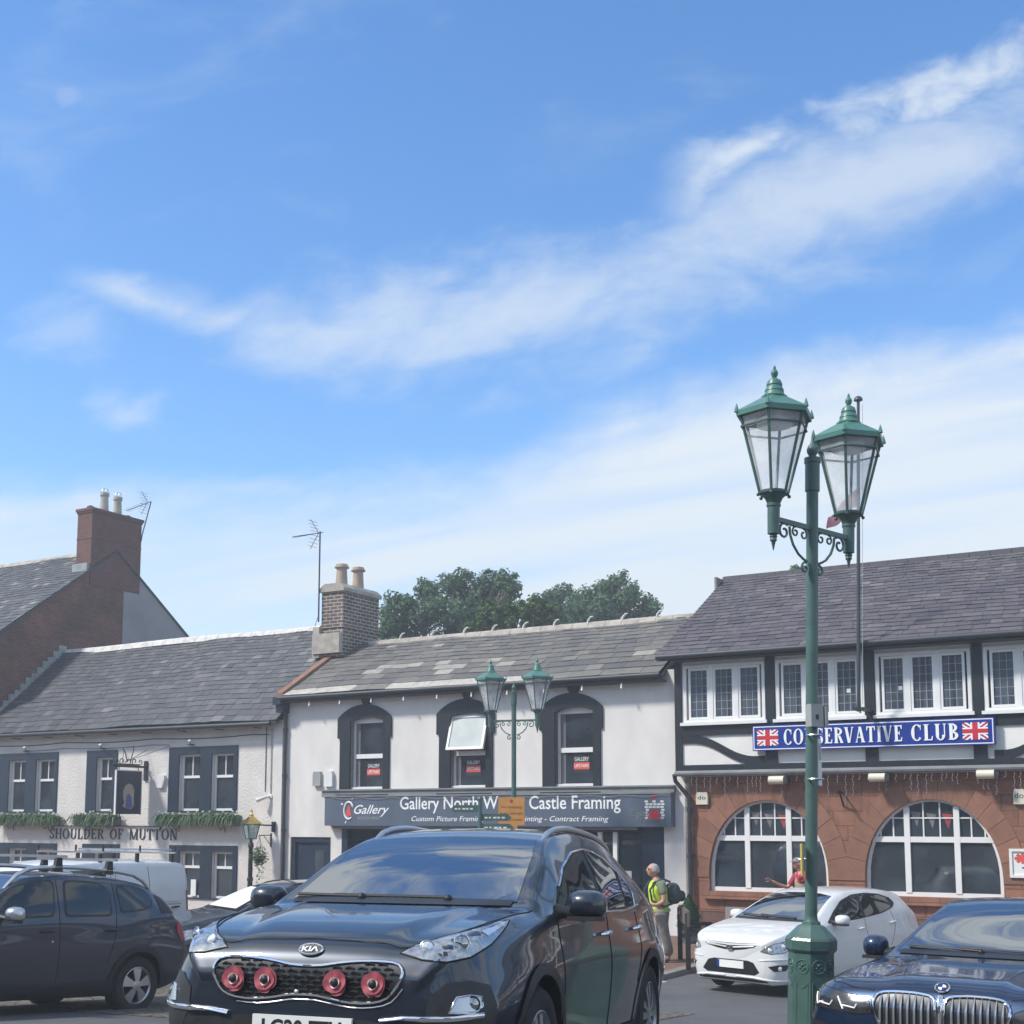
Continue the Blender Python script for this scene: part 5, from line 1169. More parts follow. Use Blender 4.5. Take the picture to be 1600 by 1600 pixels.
def plate(c, z0, z1, w, txt=None, blue=False, tilt=0.0):
    m = MB(); x = c.L/2+.012; m.box(x-.03, x+.008, -w/2, w/2, z0, z1)
    p = c.T.part('number_plate', m, 'plate_white')
    if txt:
        vs, fs = text_geo(txt, w*.80, (z1-z0)*.70, bold=.025, depth=.002); m = MB(); m.add([(x+.009+d, -w*.40+a, z0+(z1-z0)*.15+b) for a, b, d in vs], fs); c.T.part('plate_letters', m, 'letter_black', parent=p)
    if blue: m = MB(); m.box(x+.0085, x+.0105, -w/2, -w/2+.045, z0, z1); c.T.part('plate_band', m, 'sign_blue', parent=p)
def rails(c, t0, t1, y, lift, r, mt):
    for fr in (1, -1):
        pts = []
        for k in range(15):
            s = k/14; t = t0+(t1-t0)*s; q, n = c.hit(t, fr*y, 'T'); e = min(1, min(s, 1-s)*7); pts.append(q+Vector((0, 0, lift*e**.5-.01)))
        m = MB(); m.tube(pts, [r*.5]+[r]*13+[r*.5], 8); m.v = [v for v in m.v]; c.T.part('roof_rail', m, mt, smooth=50)
def windows(c, polys, trim=None, names=('side_window',)):
    for fr in 'LR':
        for i, p in enumerate(polys): c.patch('side_window', p, fr, 'side_glass', .004, smoothpts=3)
def wiper(c, pts):
    for y0, y1 in pts:
        Q = []
        for k in range(9):
            y = y0+(y1-y0)*k/8; h, n = c.hit(y, c.S['wz']+.06*k/8*c.S.get('ws', .35), 'F'); Q.append(h+n*.018)
        m = MB(); m.tube(Q, .009, 6); h, n = c.hit(y0, c.S['wz']-.01, 'F'); m.ball(h+n*.02, .025, 8); c.T.part('wiper', m, 'plastic_black', smooth=50)

def dress_kia(c):
    c.S['wz'] = 1.138; c.S['ws'] = .1
    c.wheels(5, 'alloy', 1)
    c.cladding('plastic_black', .055)
    for fr in 'LR':
        c.patch('sill_trim', [(1.28, .23), (3.2, .23), (3.2, .36), (1.28, .36)], fr, 'plastic_black', .011)
        f1 = [(1.40, 1.112), (1.6, 1.21), (1.86, 1.322), (2.2, 1.425), (2.40, 1.455), (2.36, 1.28), (2.33, 1.10), (1.8, 1.10)]
        f2 = [(2.52, 1.462), (2.70, 1.458), (2.90, 1.425), (3.10, 1.36), (3.0, 1.115), (2.45, 1.10), (2.47, 1.28)]
        f3 = [(3.16, 1.34), (3.26, 1.27), (3.30, 1.21), (3.24, 1.13), (3.06, 1.12)]
        dlo = [(1.36, 1.095), (1.6, 1.225), (1.86, 1.338), (2.2, 1.442), (2.5, 1.475), (2.72, 1.47), (2.93, 1.437), (3.16, 1.355), (3.30, 1.265), (3.34, 1.20), (3.27, 1.115), (2.9, 1.09), (2.3, 1.085)]
        c.patch('window_pillar', dlo, fr, 'plastic_black', .003)
        for p in (f1, f2, f3): c.patch('side_window', p, fr, 'side_glass', .0065)
        c.line('window_chrome', dlo[1:], fr, .008, 'chrome', off=.005, closed=False)
        c.line('belt_chrome', [(1.40, 1.09), (2.3, 1.082), (2.9, 1.088), (3.27, 1.113)], fr, .008, 'chrome', off=.005)
        for g in ([(1.30, 1.05), (1.33, .5), (1.36, .30)], [(2.40, 1.08), (2.42, .75), (2.40, .30)], [(3.24, 1.08), (3.25, .85), (3.12, .62)]): c.line('panel_gap', g, fr, .0045, 'gap')
        c.handle(2.16, .945, fr, 'chrome'); c.handle(3.02, .965, fr, 'chrome')
    ws = [(-.68, 1.135), (-.35, 1.142), (0, 1.145), (.35, 1.142), (.68, 1.135), (.605, 1.40), (.55, 1.503), (.3, 1.522), (0, 1.528), (-.3, 1.522), (-.55, 1.503), (-.605, 1.40)]
    c.patch('windscreen', ws, 'F', CG, .004)
    c.patch('cowl', [(-.66, 1.112), (.66, 1.112), (.66, 1.143), (0, 1.152), (-.66, 1.143)], 'F', 'plastic_black', .006)
    wiper(c, ((.30, -.42), (-.22, -.66)))
    # bonnet lines
    c.line('panel_gap', [(.10, -.38), (.112, 0), (.10, .38), (.085, .455), (.105, .55), (.22, .635), (.42, .70), (.72, .755), (1.1, .785)], 'T', .0045, 'gap')
    c.line('panel_gap', [(.10, -.38), (.085, -.455), (.105, -.55), (.22, -.635), (.42, -.70), (.72, -.755), (1.1, -.785)], 'T', .0045, 'gap')
    gr = [(-.50, .800), (-.475, .838), (-.40, .850), (-.27, .848), (-.16, .836), (-.08, .823), (0, .820), (.08, .823), (.16, .836), (.27, .848), (.40, .850), (.475, .838), (.50, .800), (.47, .735), (.43, .690), (.36, .667), (.25, .662), (.15, .675), (.07, .688), (0, .690), (-.07, .688), (-.15, .675), (-.25, .662), (-.36, .667), (-.43, .690), (-.47, .735)]
    gp = c.patch('grille', gr, 'F', 'mesh_black', .004)
    m = MB(); inside = lambda y, z: any_in(y, z, gr)
    for r_ in range(9):
        z = .668+.021*r_; y = -.49+(.034 if r_ % 2 else 0)
        while y < .49:
            if inside(y, z) and inside(y+.045, z) and inside(y, z+.012) and inside(y+.045, z-.008):
                q0, n0 = c.hit(y, z, 'F'); q1, n1 = c.hit(y+.022, z+.006, 'F'); q2, n2 = c.hit(y+.045, z, 'F'); m.tube([q0+n0*.006, q1+n1*.014, q2+n2*.006], .0045, 5)
            y += .066
    c.T.part('grille_mesh', m, 'lamp_dark', parent=gp, smooth=50)
    c.line('grille_chrome', gr, 'F', .0085, 'chrome', off=.008, closed=True, smoothpts=2)
    gr2 = [(-.36, .645), (-.25, .640), (-.15, .652), (-.07, .665), (0, .667), (.07, .665), (.15, .652), (.25, .640), (.36, .645), (.45, .672), (.505, .735)]
    c.line('lower_chrome', gr2, 'F', .004, 'silver', off=.003, smoothpts=2)
    badge(c, .893, .062, .031, 'K')
    hl = [(.062, .462, .893), (.103, .52, .930), (.213, .61, .968), (.39, .68, 1.0), (.64, .742, 1.042), (.72, .775, 1.046), (.60, .79, 1.005), (.40, .79, .935), (.22, .745, .878), (.11, .66, .858), (.07, .56, .866)]
    both(c, lambda p, f: c.patch('headlight', p, f, 'lamp_housing', .004, res=.03), hl, 38)
    both(c, lambda p, f: c.line('headlight_edge', p, f, .006, 'gap', closed=True), hl, 38)
    discs(c, 'headlight_lens', (.24, .675, .942), 38, .036, CG, .006, 'chrome'); discs(c, 'headlight_lens', (.12, .57, .918), 30, .032, 'lens_white', .004, 'silver')
    both(c, lambda p, f: c.patch('indicator_lens', p, f, 'lens_white', .006, res=.03), [(.42, .755, .972), (.58, .77, 1.012), (.66, .762, 1.034), (.42, .715, .995)], 38)
    pk = [(.02, .60, .60), (.02, .625, .70), (.06, .70, .765), (.14, .79, .775), (.25, .85, .75), (.28, .87, .66), (.26, .868, .52), (.10, .77, .50), (.03, .66, .50)]
    both(c, lambda p, f: c.patch('bumper_pocket', p, f, 'plastic_black', .004), pk, 38)
    fg = [(.05, .715, .632), (.07, .745, .70), (.11, .80, .708), (.165, .838, .70), (.17, .84, .655), (.12, .81, .632)]
    both(c, lambda p, f: c.patch('fog_surround', p, f, 'silver', .007, res=.03), fg, 38)
    both(c, lambda p, f: c.line('fog_edge', p, f, .006, 'chrome', closed=True, off=.006), fg, 38)
    discs(c, 'fog_lamp', (.125, .808, .67), 38, .03, CG, .008, 'plastic_black')
    both(c, lambda p, f: c.line('bumper_chrome', p, f, .014, 'chrome', off=.008), [(.0, .40, .588), (.01, .50, .602), (.05, .70, .606), (.10, .77, .612), (.165, .838, .62)], 20)
    c.patch('lower_bumper', [(-.62, .30), (.62, .30), (.66, .56), (.3, .585), (-.3, .585), (-.66, .56)], 'F', 'plastic_black', .003)
    plate(c, .478, .590, .52, 'LG20 FTU')
    rails(c, 1.99, 3.75, .56, .035, .02, 'silver')
    c.mirror(1.40, 1.085, c.paint, w=.225, h=.16, out=.05)
    m = MB(); q, n = c.hit(.012, 0, 'T')
    h, n = c.hit(-.035, .700, 'F'); m = MB(); m.lathe([(.011, 0), (.011, .02), (.006, .024)], 12); m.v = [tuple(h+Vector((z, x, y))) for x, y, z in m.v]; c.T.part('parking_sensor', m, 'silver', smooth=40)
def any_in(x, y, P):
    r = False; j = len(P)-1
    for i in range(len(P)):
        if (P[i][1] > y) != (P[j][1] > y) and x < (P[j][0]-P[i][0])*(y-P[i][1])/(P[j][1]-P[i][1])+P[i][0]: r = not r
        j = i
    return r
dress_kia(kia)
def poppy(y, z, lab, seed):
    rnd = random.Random(seed); h, n = kia.hit(y, z, 'F'); fr = kia.M @ Matrix.Translation(h+Vector((.022, 0, 0))); t = Thing('poppy_ornament', lab, 'poppy', (0, 0, 0), fr, 'poppies on the grille')
    def disc(name, rad, off, bow, mt, lobes=0, ph=0.0, par=None, k=40, asym=.0):
        m = MB(); vs = []; rings = 6
        for d in (0, -.003):
            for i in range(rings+1):
                s = i/rings
                for j in range(k):
                    a = 2*math.pi*j/k; rr = rad*s*(1+asym*math.cos(a-ph)+(-.16*max(0, math.cos((a-ph)*1))**24 if lobes else 0)+.03*math.sin(3*a+ph)); vs.append((off+d+bow*s*s+.003*s*math.sin(4*a+ph*2), rr*math.cos(a), rr*math.sin(a)))
        nn = (rings+1)*k; fs = [(o+i*k+j, o+i*k+(j+1) % k, o+(i+1)*k+(j+1) % k, o+(i+1)*k+j) for o in (0, nn) for i in range(rings) for j in range(k)]+[(rings*k+j, rings*k+(j+1) % k, nn+rings*k+(j+1) % k, nn+rings*k+j) for j in range(k)]
        m.add(vs, fs); return t.part(name, m, mt, parent=par, smooth=60)
    disc('petal', .060, .0, .005, 'poppy_red', 1, rnd.uniform(3.8, 5.4), asym=.05)
    disc('petal', .053, .005, .006, 'poppy_red', 1, rnd.uniform(.5, 2.4), asym=.1)
    disc('petal_heart', .0265, .010, .004, 'poppy_pink', 0, 1.0)
    m = MB(); m.ball((.014, 0, 0), .020, 14, sc=(.6, 1, 1)); t.part('centre', m, 'letter_black', smooth=60)
for y, lab, sd in ((-.37, 'first red poppy from the left on the dark grille, next to the chrome tip', 1), (-.20, 'second red poppy from the left on the dark grille, left of the parking sensor', 2), (.17, 'third red poppy from the left on the dark grille, right of the badge', 3), (.365, 'rightmost red poppy on the dark grille, nearest the wide headlight', 5)):
    poppy(y, .752, lab, sd)

def dress_bmw(c):
    c.S['wz'] = 1.0; c.wheels(5, 'alloy', 1)
    kl = [(-.395, .70), (-.37, .742), (-.31, .756), (-.2, .760), (-.09, .755), (-.045, .742), (-.028, .715), (-.026, .60), (-.035, .55), (-.08, .52), (-.27, .52), (-.345, .56), (-.385, .63)]
    for P in (kl, [(-a, b) for a, b in kl]):
        g = c.patch('grille', P, 'F', 'mesh_black', .004); m = MB(); ys = [p[0] for p in P]
        for k in range(1, 9):
            y = min(ys)+(max(ys)-min(ys))*k/9+.005; zz = [z/1000 for z in range(525, 760, 6) if any_in(y, z/1000, P)]
            if len(zz) > 4:
                z0, z1 = zz[0], zz[-1]; Q = []
                for i in range(7): q, n = c.hit(y, z0+(z1-z0)*i/6, 'F'); Q.append(q+n*(.012 if 0 < i < 6 else .002))
                m.tube(Q, [.004]+[.0085]*5+[.004], 6)
        c.T.part('grille_bar', m, 'silver', parent=g, smooth=50)
        c.line('grille_chrome', P, 'F', .011, 'chrome', off=.008, closed=True, smoothpts=3)
    m = MB(); Q = [c.hit(0, z/100, 'F') for z in range(54, 76, 3)]; m.tube([q+n*.012 for q, n in Q], [.012, .016, .017, .018, .02, .024, .028, .02], 8); c.T.part('grille_bridge', m, 'chrome', smooth=50)
    badge(c, .800, .041, .041, 'B')
    hl = [(.02, .415, .690), (.03, .50, .722), (.08, .64, .748), (.16, .735, .758), (.30, .81, .765), (.40, .85, .74), (.30, .845, .665), (.20, .79, .642), (.06, .675, .634), (.01, .49, .618), (.005, .40, .63)]
    both(c, lambda p, f: c.patch('headlight', p, f, 'lamp_dark', .004, res=.03), hl, 30)
    both(c, lambda p, f: c.line('headlight_edge', p, f, .005, 'gap', closed=True), hl, 30)
    for d in ([(.215, .775, .718), (.15, .748, .655)], [(.15, .748, .655), (.10, .712, .673)], [(.135, .735, .668), (.07, .655, .655), (.06, .645, .682)], [(.055, .615, .708), (.022, .575, .638)], [(.03, .588, .66), (.015, .50, .65), (.012, .49, .672)]):
        both(c, lambda p, f: c.line('light_strip', p, f, .0055, 'letter_white', off=.008), d, 30)
    c.patch('windscreen', [(-.68, .995), (0, 1.003), (.68, .995), (.60, 1.18), (.53, 1.325), (.3, 1.352), (0, 1.362), (-.3, 1.352), (-.53, 1.325), (-.60, 1.18)], 'F', CG, .004)
    c.patch('cowl', [(-.66, .972), (.66, .972), (.66, 1.0), (0, 1.008), (-.66, 1.0)], 'F', 'plastic_black', .006)
    wiper(c, ((.45, -.25), (-.1, -.62)))
    for sg in (1, -1):
        c.line('panel_gap', [(.045, sg*.40), (.07, sg*.55), (.15, sg*.685), (.35, sg*.765), (.8, sg*.79), (1.35, sg*.785)], 'T', .004, 'gap')
    c.line('panel_gap', [(.028, -.40), (.045, -.2), (.05, 0), (.045, .2), (.028, .40)], 'T', .003, 'gap')
    for fr in 'LR':
        dlo = [(1.75, .965), (2.0, 1.14), (2.3, 1.30), (2.6, 1.355), (3.0, 1.35), (3.4, 1.25), (3.75, 1.06), (3.5, .99), (2.6, .965)]
        c.patch('window_pillar', dlo, fr, 'plastic_black', .003); c.patch('side_window', [(1.86, .98), (2.05, 1.14), (2.3, 1.275), (2.62, 1.325), (2.66, .985)], fr, 'side_glass', .006); c.patch('side_window', [(2.72, 1.328), (3.0, 1.32), (3.35, 1.23), (3.6, 1.07), (3.4, 1.0), (2.74, .985)], fr, 'side_glass', .006)
        c.handle(2.4, .80, fr, c.paint); c.handle(3.35, .83, fr, c.paint)
        for g in ([(1.62, .93), (1.60, .5), (1.62, .25)], [(2.68, .96), (2.70, .5), (2.68, .25)]): c.line('panel_gap', g, fr, .004, 'gap')
    c.mirror(1.74, .965, c.paint, w=.18, h=.165, out=.05)
    both(c, lambda p, f: c.patch('bumper_pocket', p, f, 'plastic_black', .004), [(.05, .62, .52), (.10, .72, .555), (.25, .85, .56), (.27, .86, .36), (.10, .74, .33), (.05, .6, .36)], 30)
    c.patch('lower_intake', [(-.45, .24), (.45, .24), (.5, .42), (-.5, .42)], 'F', 'mesh_black', .004)
dress_bmw(bmw)

def dress_i30(c, simple=False):
    c.S['wz'] = 1.06; c.wheels(5, 'alloy', 0)
    c.patch('windscreen', [(-.69, 1.045), (0, 1.055), (.69, 1.045), (.60, 1.23), (.53, 1.372), (.3, 1.402), (0, 1.41), (-.3, 1.402), (-.53, 1.372), (-.60, 1.23)], 'F', CG, .004)
    c.patch('cowl', [(-.67, 1.025), (.67, 1.025), (.67, 1.05), (-.67, 1.05)], 'F', 'plastic_black', .006)
    wiper(c, ((.40, -.25), (-.1, -.60)))
    for fr in 'LR':
        dlo = [(1.30, 1.0), (1.6, 1.16), (1.95, 1.31), (2.3, 1.385), (2.7, 1.40), (3.1, 1.375), (3.4, 1.30), (3.44, 1.23), (3.3, 1.16), (2.9, 1.085), (2.2, 1.03), (1.7, 1.005)]
        c.patch('window_pillar', dlo, fr, 'plastic_black', .003, smoothpts=2)
        c.patch('side_window', [(1.45, 1.02), (1.68, 1.17), (1.97, 1.292), (2.3, 1.362), (2.38, 1.362), (2.30, 1.055), (1.8, 1.025)], fr, 'side_glass', .006)
        c.patch('side_window', [(2.46, 1.365), (2.7, 1.375), (3.08, 1.35), (3.34, 1.285), (3.36, 1.225), (3.2, 1.155), (2.9, 1.105), (2.38, 1.06)], fr, 'side_glass', .006)
        c.handle(2.08, .885, fr, c.paint); c.handle(3.02, .935, fr, c.paint)
        for g in ([(1.22, .96), (1.24, .5), (1.26, .28)], [(2.32, 1.03), (2.36, .7), (2.32, .28)], [(3.16, 1.13), (3.2, .9), (3.02, .6)]): c.line('panel_gap', g, fr, .004, 'gap')
        c.patch('sill_strip', [(1.25, .36), (3.0, .36), (3.0, .40), (1.25, .40)], fr, c.paint, .012)
    c.mirror(1.45, 1.01, c.paint, w=.22, h=.15, out=.05)
    hl = [(.0, .52, .655), (.04, .585, .715), (.12, .68, .765), (.33, .775, .808), (.50, .815, .80), (.42, .835, .72), (.21, .80, .645), (.06, .665, .625)]
    both(c, lambda p, f: c.patch('headlight', p, f, 'lamp_housing', .004, res=.03), hl, 35)
    both(c, lambda p, f: c.line('headlight_edge', p, f, .006, 'lamp_dark', closed=True), hl, 35)
    discs(c, 'headlight_lens', (.22, .755, .725), 35, .042, 'lens_white', .004, 'lamp_dark'); discs(c, 'headlight_lens', (.07, .64, .675), 30, .038, 'lens_white', .004, 'lamp_dark')
    gl = [(-.46, .735), (-.2, .724), (0, .716), (.2, .724), (.46, .735), (.40, .705), (.25, .672), (.1, .652), (0, .648), (-.1, .652), (-.25, .672), (-.40, .705)]
    g = c.patch('grille', gl, 'F', 'mesh_black', .004)
    c.line('grille_bar', [(-.42, .722), (-.2, .702), (0, .684), (.2, .702), (.42, .722)], 'F', .012, c.paint, off=.006)
    badge(c, .684, .055, .032, 'H')
    lw = [(-.50, .36), (-.40, .49), (-.3, .515), (.3, .515), (.40, .49), (.50, .36), (.42, .315), (-.42, .315)]
    c.patch('lower_grille', lw, 'F', 'mesh_black', .004); c.line('panel_gap', [(-.44, .765), (-.2, .752), (0, .747), (.2, .752), (.44, .765)], 'F', .003, 'gap')
    plate(c, .395, .50, .47, None, True)
    both(c, lambda p, f: c.patch('fog_pocket', p, f, 'plastic_black', .004, res=.03), [(.04, .62, .45), (.12, .72, .475), (.28, .83, .475), (.22, .80, .39), (.08, .69, .385)], 35)
    discs(c, 'fog_lamp', (.14, .745, .43), 35, .03, 'lens_white', .006, 'silver')
    both(c, lambda p, f: c.line('bumper_fold', p, f, .013, c.paint, off=-.002), [(.0, .50, .53), (.06, .66, .54), (.2, .80, .55), (.4, .86, .56)], 30)
    both(c, lambda p, f: c.line('bumper_lip', p, f, .016, c.paint, off=.0), [(.0, .10, .285), (.0, .42, .28), (.08, .68, .25), (.25, .82, .24)], 25)
    c.patch('lower_valance', [(-.62, .19), (.62, .19), (.60, .262), (-.60, .262)], 'F', 'plastic_black', .004)
dress_i30(i30)
def dress_dark(c):
    c.S['wz'] = 1.06; c.wheels(5, 'alloy', 0)
    c.patch('windscreen', [(-.69, 1.045), (0, 1.055), (.69, 1.045), (.60, 1.23), (.53, 1.372), (.3, 1.402), (0, 1.41), (-.3, 1.402), (-.53, 1.372), (-.60, 1.23)], 'F', CG, .004)
    sh = c.patch('sun_shade', [(-.64, 1.075), (.50, 1.075), (.42, 1.36), (-.53, 1.36)], 'F', 'box_white', .007)  # white patch on the glass, painted in as a bright reflection
    for fr in 'LR':
        c.patch('side_window', [(1.45, 1.02), (1.68, 1.17), (1.97, 1.292), (2.3, 1.362), (2.38, 1.362), (2.30, 1.055), (1.8, 1.025)], fr, 'side_glass', .006)
        c.patch('side_window', [(2.46, 1.365), (2.7, 1.375), (3.08, 1.35), (3.34, 1.285), (3.36, 1.225), (3.2, 1.155), (2.9, 1.105), (2.38, 1.06)], fr, 'side_glass', .006)
    c.mirror(1.45, 1.01, c.paint, w=.22, h=.15, out=.05)
    hl = [(.0, .52, .655), (.04, .585, .715), (.12, .68, .765), (.33, .775, .808), (.50, .815, .80), (.42, .835, .72), (.21, .80, .645), (.06, .665, .625)]
    both(c, lambda p, f: c.patch('headlight', p, f, 'lamp_housing', .004, res=.05), hl, 35)
    rails(c, 1.98, 3.6, .53, .02, .014, 'plastic_black')
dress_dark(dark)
def dress_duster(c):
    c.S['wz'] = 1.15; c.wheels(5, 'alloy', 0); c.cladding('plastic_black', .06)
    for fr in 'LR':
        c.patch('sill_trim', [(1.2, .245), (3.15, .245), (3.15, .40), (1.2, .40)], fr, 'plastic_black', .012)
        w1 = [(1.30, 1.145), (1.52, 1.34), (1.75, 1.47), (2.0, 1.535), (2.25, 1.55), (2.20, 1.17), (1.7, 1.15)]
        w2 = [(2.42, 1.55), (2.85, 1.55), (3.0, 1.505), (3.06, 1.40), (3.05, 1.19), (2.38, 1.175)]
        w3 = [(3.20, 1.52), (3.45, 1.52), (3.66, 1.475), (3.76, 1.39), (3.73, 1.315), (3.58, 1.265), (3.30, 1.235), (3.22, 1.235)]
        for p in (w1, w2, w3):
            c.patch('window_seal', grow(p, .028), fr, 'plastic_black', .003, smoothpts=2); c.patch('side_window', p, fr, 'side_glass', .006, smoothpts=2)
        c.handle(2.02, .985, fr, 'plastic_black', .19); c.handle(2.95, 1.0, fr, 'plastic_black', .19)
        for g in ([(1.25, 1.09), (1.25, .7), (1.27, .42)], [(2.30, 1.57), (2.29, 1.1), (2.30, .42)], [(3.14, 1.55), (3.14, 1.2), (3.1, .95), (3.0, .62)]): c.line('panel_gap', g, fr, .005, 'gap')
        c.patch('tail_lamp', [(4.15, 1.12), (4.33, 1.12), (4.36, .95), (4.34, .88), (4.20, .88), (4.14, 1.0)], fr, 'rail_red', .008, res=.03)
        c.patch('rear_quarter_glass', [(3.86, 1.44), (3.97, 1.40), (4.13, 1.24), (4.16, 1.215), (3.88, 1.215)], fr, 'plastic_black', .005, res=.03)
    m = MB(); q, n = c.hit(2.19, .875, 'L'); m.ball(q+n*.004, .014, 8, sc=(1, .5, 1)); c.T.part('lock_cap', m, 'silver', smooth=50)
    rails(c, 1.66, 3.85, .60, .10, .026, 'silver')
    for t in (2.38, 3.14):
        m = MB(); z = c.F['zt'](t)+.175; x = c.L/2-t; m.box(x-.03, x+.03, -.72, .72, z-.008, z+.022); b = c.T.part('cross_bar', m, 'silver', smooth=50)
        for sg in (1, -1):
            q, _ = c.hit(t, sg*.60, 'T'); m = MB(); m.prism([(-.06, q.z+.04), (.06, q.z+.04), (.035, z-.009), (-.035, z-.009)], lambda a, b_, d: (x+a, d, b_), sg*.60-.025, sg*.60+.025); c.T.part('bar_foot', m, 'plastic_black', parent=b)
    c.patch('windscreen', [(-.68, 1.15), (0, 1.16), (.68, 1.15), (.63, 1.40), (.59, 1.545), (0, 1.585), (-.59, 1.545), (-.63, 1.40)], 'F', CG, .004)
    c.mirror(1.50, 1.135, 'silver', w=.22, h=.17, out=.10)
    c.patch('rear_window', [(-.56, 1.20), (.56, 1.20), (.52, 1.44), (-.52, 1.44)], 'B', CG, .005)
def grow(P, d):
    cx = sum(p[0] for p in P)/len(P); cy = sum(p[1] for p in P)/len(P); return [(cx+(a-cx)*(1+d/max(.1, abs(a-cx)+.1)), cy+(b-cy)*(1+d/max(.08, abs(b-cy)+.05))) for a, b in P]
dress_duster(duster)
def dress_van(c):
    c.S['wz'] = 1.2; c.wheels(5, 'silver', 0)
    for fr in 'LR':
        for P in ([(2.75, 1.715), (3.42, 1.715), (3.42, 1.12), (2.75, 1.12)], [(3.48, 1.715), (4.22, 1.705), (4.31, 1.60), (4.31, 1.28), (4.24, 1.16), (4.12, 1.12), (3.48, 1.12)]): c.patch('side_panel', P, fr, c.paint, .012, smoothpts=0); c.line('panel_gap', P, fr, .005, 'box_grey', closed=True, off=.004)
        c.patch('side_window', [(1.25, 1.20), (1.55, 1.52), (1.85, 1.66), (2.55, 1.68), (2.55, 1.18)], fr, 'side_glass', .006); c.line('panel_gap', [(2.65, 1.72), (2.65, .35)], fr, .005, 'gap'); c.line('slide_rail', [(2.7, 1.08), (4.2, 1.08)], fr, .008, 'box_grey')
        c.handle(3.95, 1.02, fr, 'plastic_black'); c.patch('lower_trim', [(1.35, .24), (3.1, .24), (3.1, .42), (1.35, .42)], fr, 'plastic_black', .01)
        c.patch('tail_lamp', [(4.34, 1.30), (4.40, 1.30), (4.41, .80), (4.35, .80)], fr, 'rail_red', .008, res=.03); c.patch('bumper_corner', [(4.02, .26), (4.40, .32), (4.41, .48), (4.05, .46)], fr, 'plastic_black', .01)
    q, n = c.hit(4.12, .80, 'L'); m = MB(); m.lathe([(.05, 0), (.05, .012), (.03, .016)], 16); m.v = [tuple(q+Vector((x, z, y))) for x, y, z in m.v]; c.T.part('fuel_cap', m, 'plastic_black', smooth=40)
    for t in (2.5, 3.3, 4.1):
        m = MB(); z = c.F['zt'](t)+.10; x = c.L/2-t; m.box(x-.02, x+.02, -.80, .80, z, z+.03); b = c.T.part('roof_bar', m, 'silver')
        for sg in (1, -1): m = MB(); m.box(x-.03, x+.03, sg*.72-.02, sg*.72+.02, z-.16, z-.001); m.box(x-.012, x+.012, sg*.78-.012, sg*.78+.012, z+.031, z+.13); c.T.part('bar_foot', m, 'plastic_black', parent=b)
    m = MB(); m.tube([(c.L/2-2.3, .45, c.F['zt'](2.3)+.17), (c.L/2-4.35, .45, c.F['zt'](4.1)+.16)], .02, 6); c.T.part('roof_pole', m, 'silver', smooth=50)
    c.patch('windscreen', [(-.70, 1.22), (.70, 1.22), (.66, 1.62), (-.66, 1.62)], 'F', CG, .004)
    c.mirror(1.45, 1.2, 'plastic_black', w=.2, h=.24, out=.07)
dress_van(van)
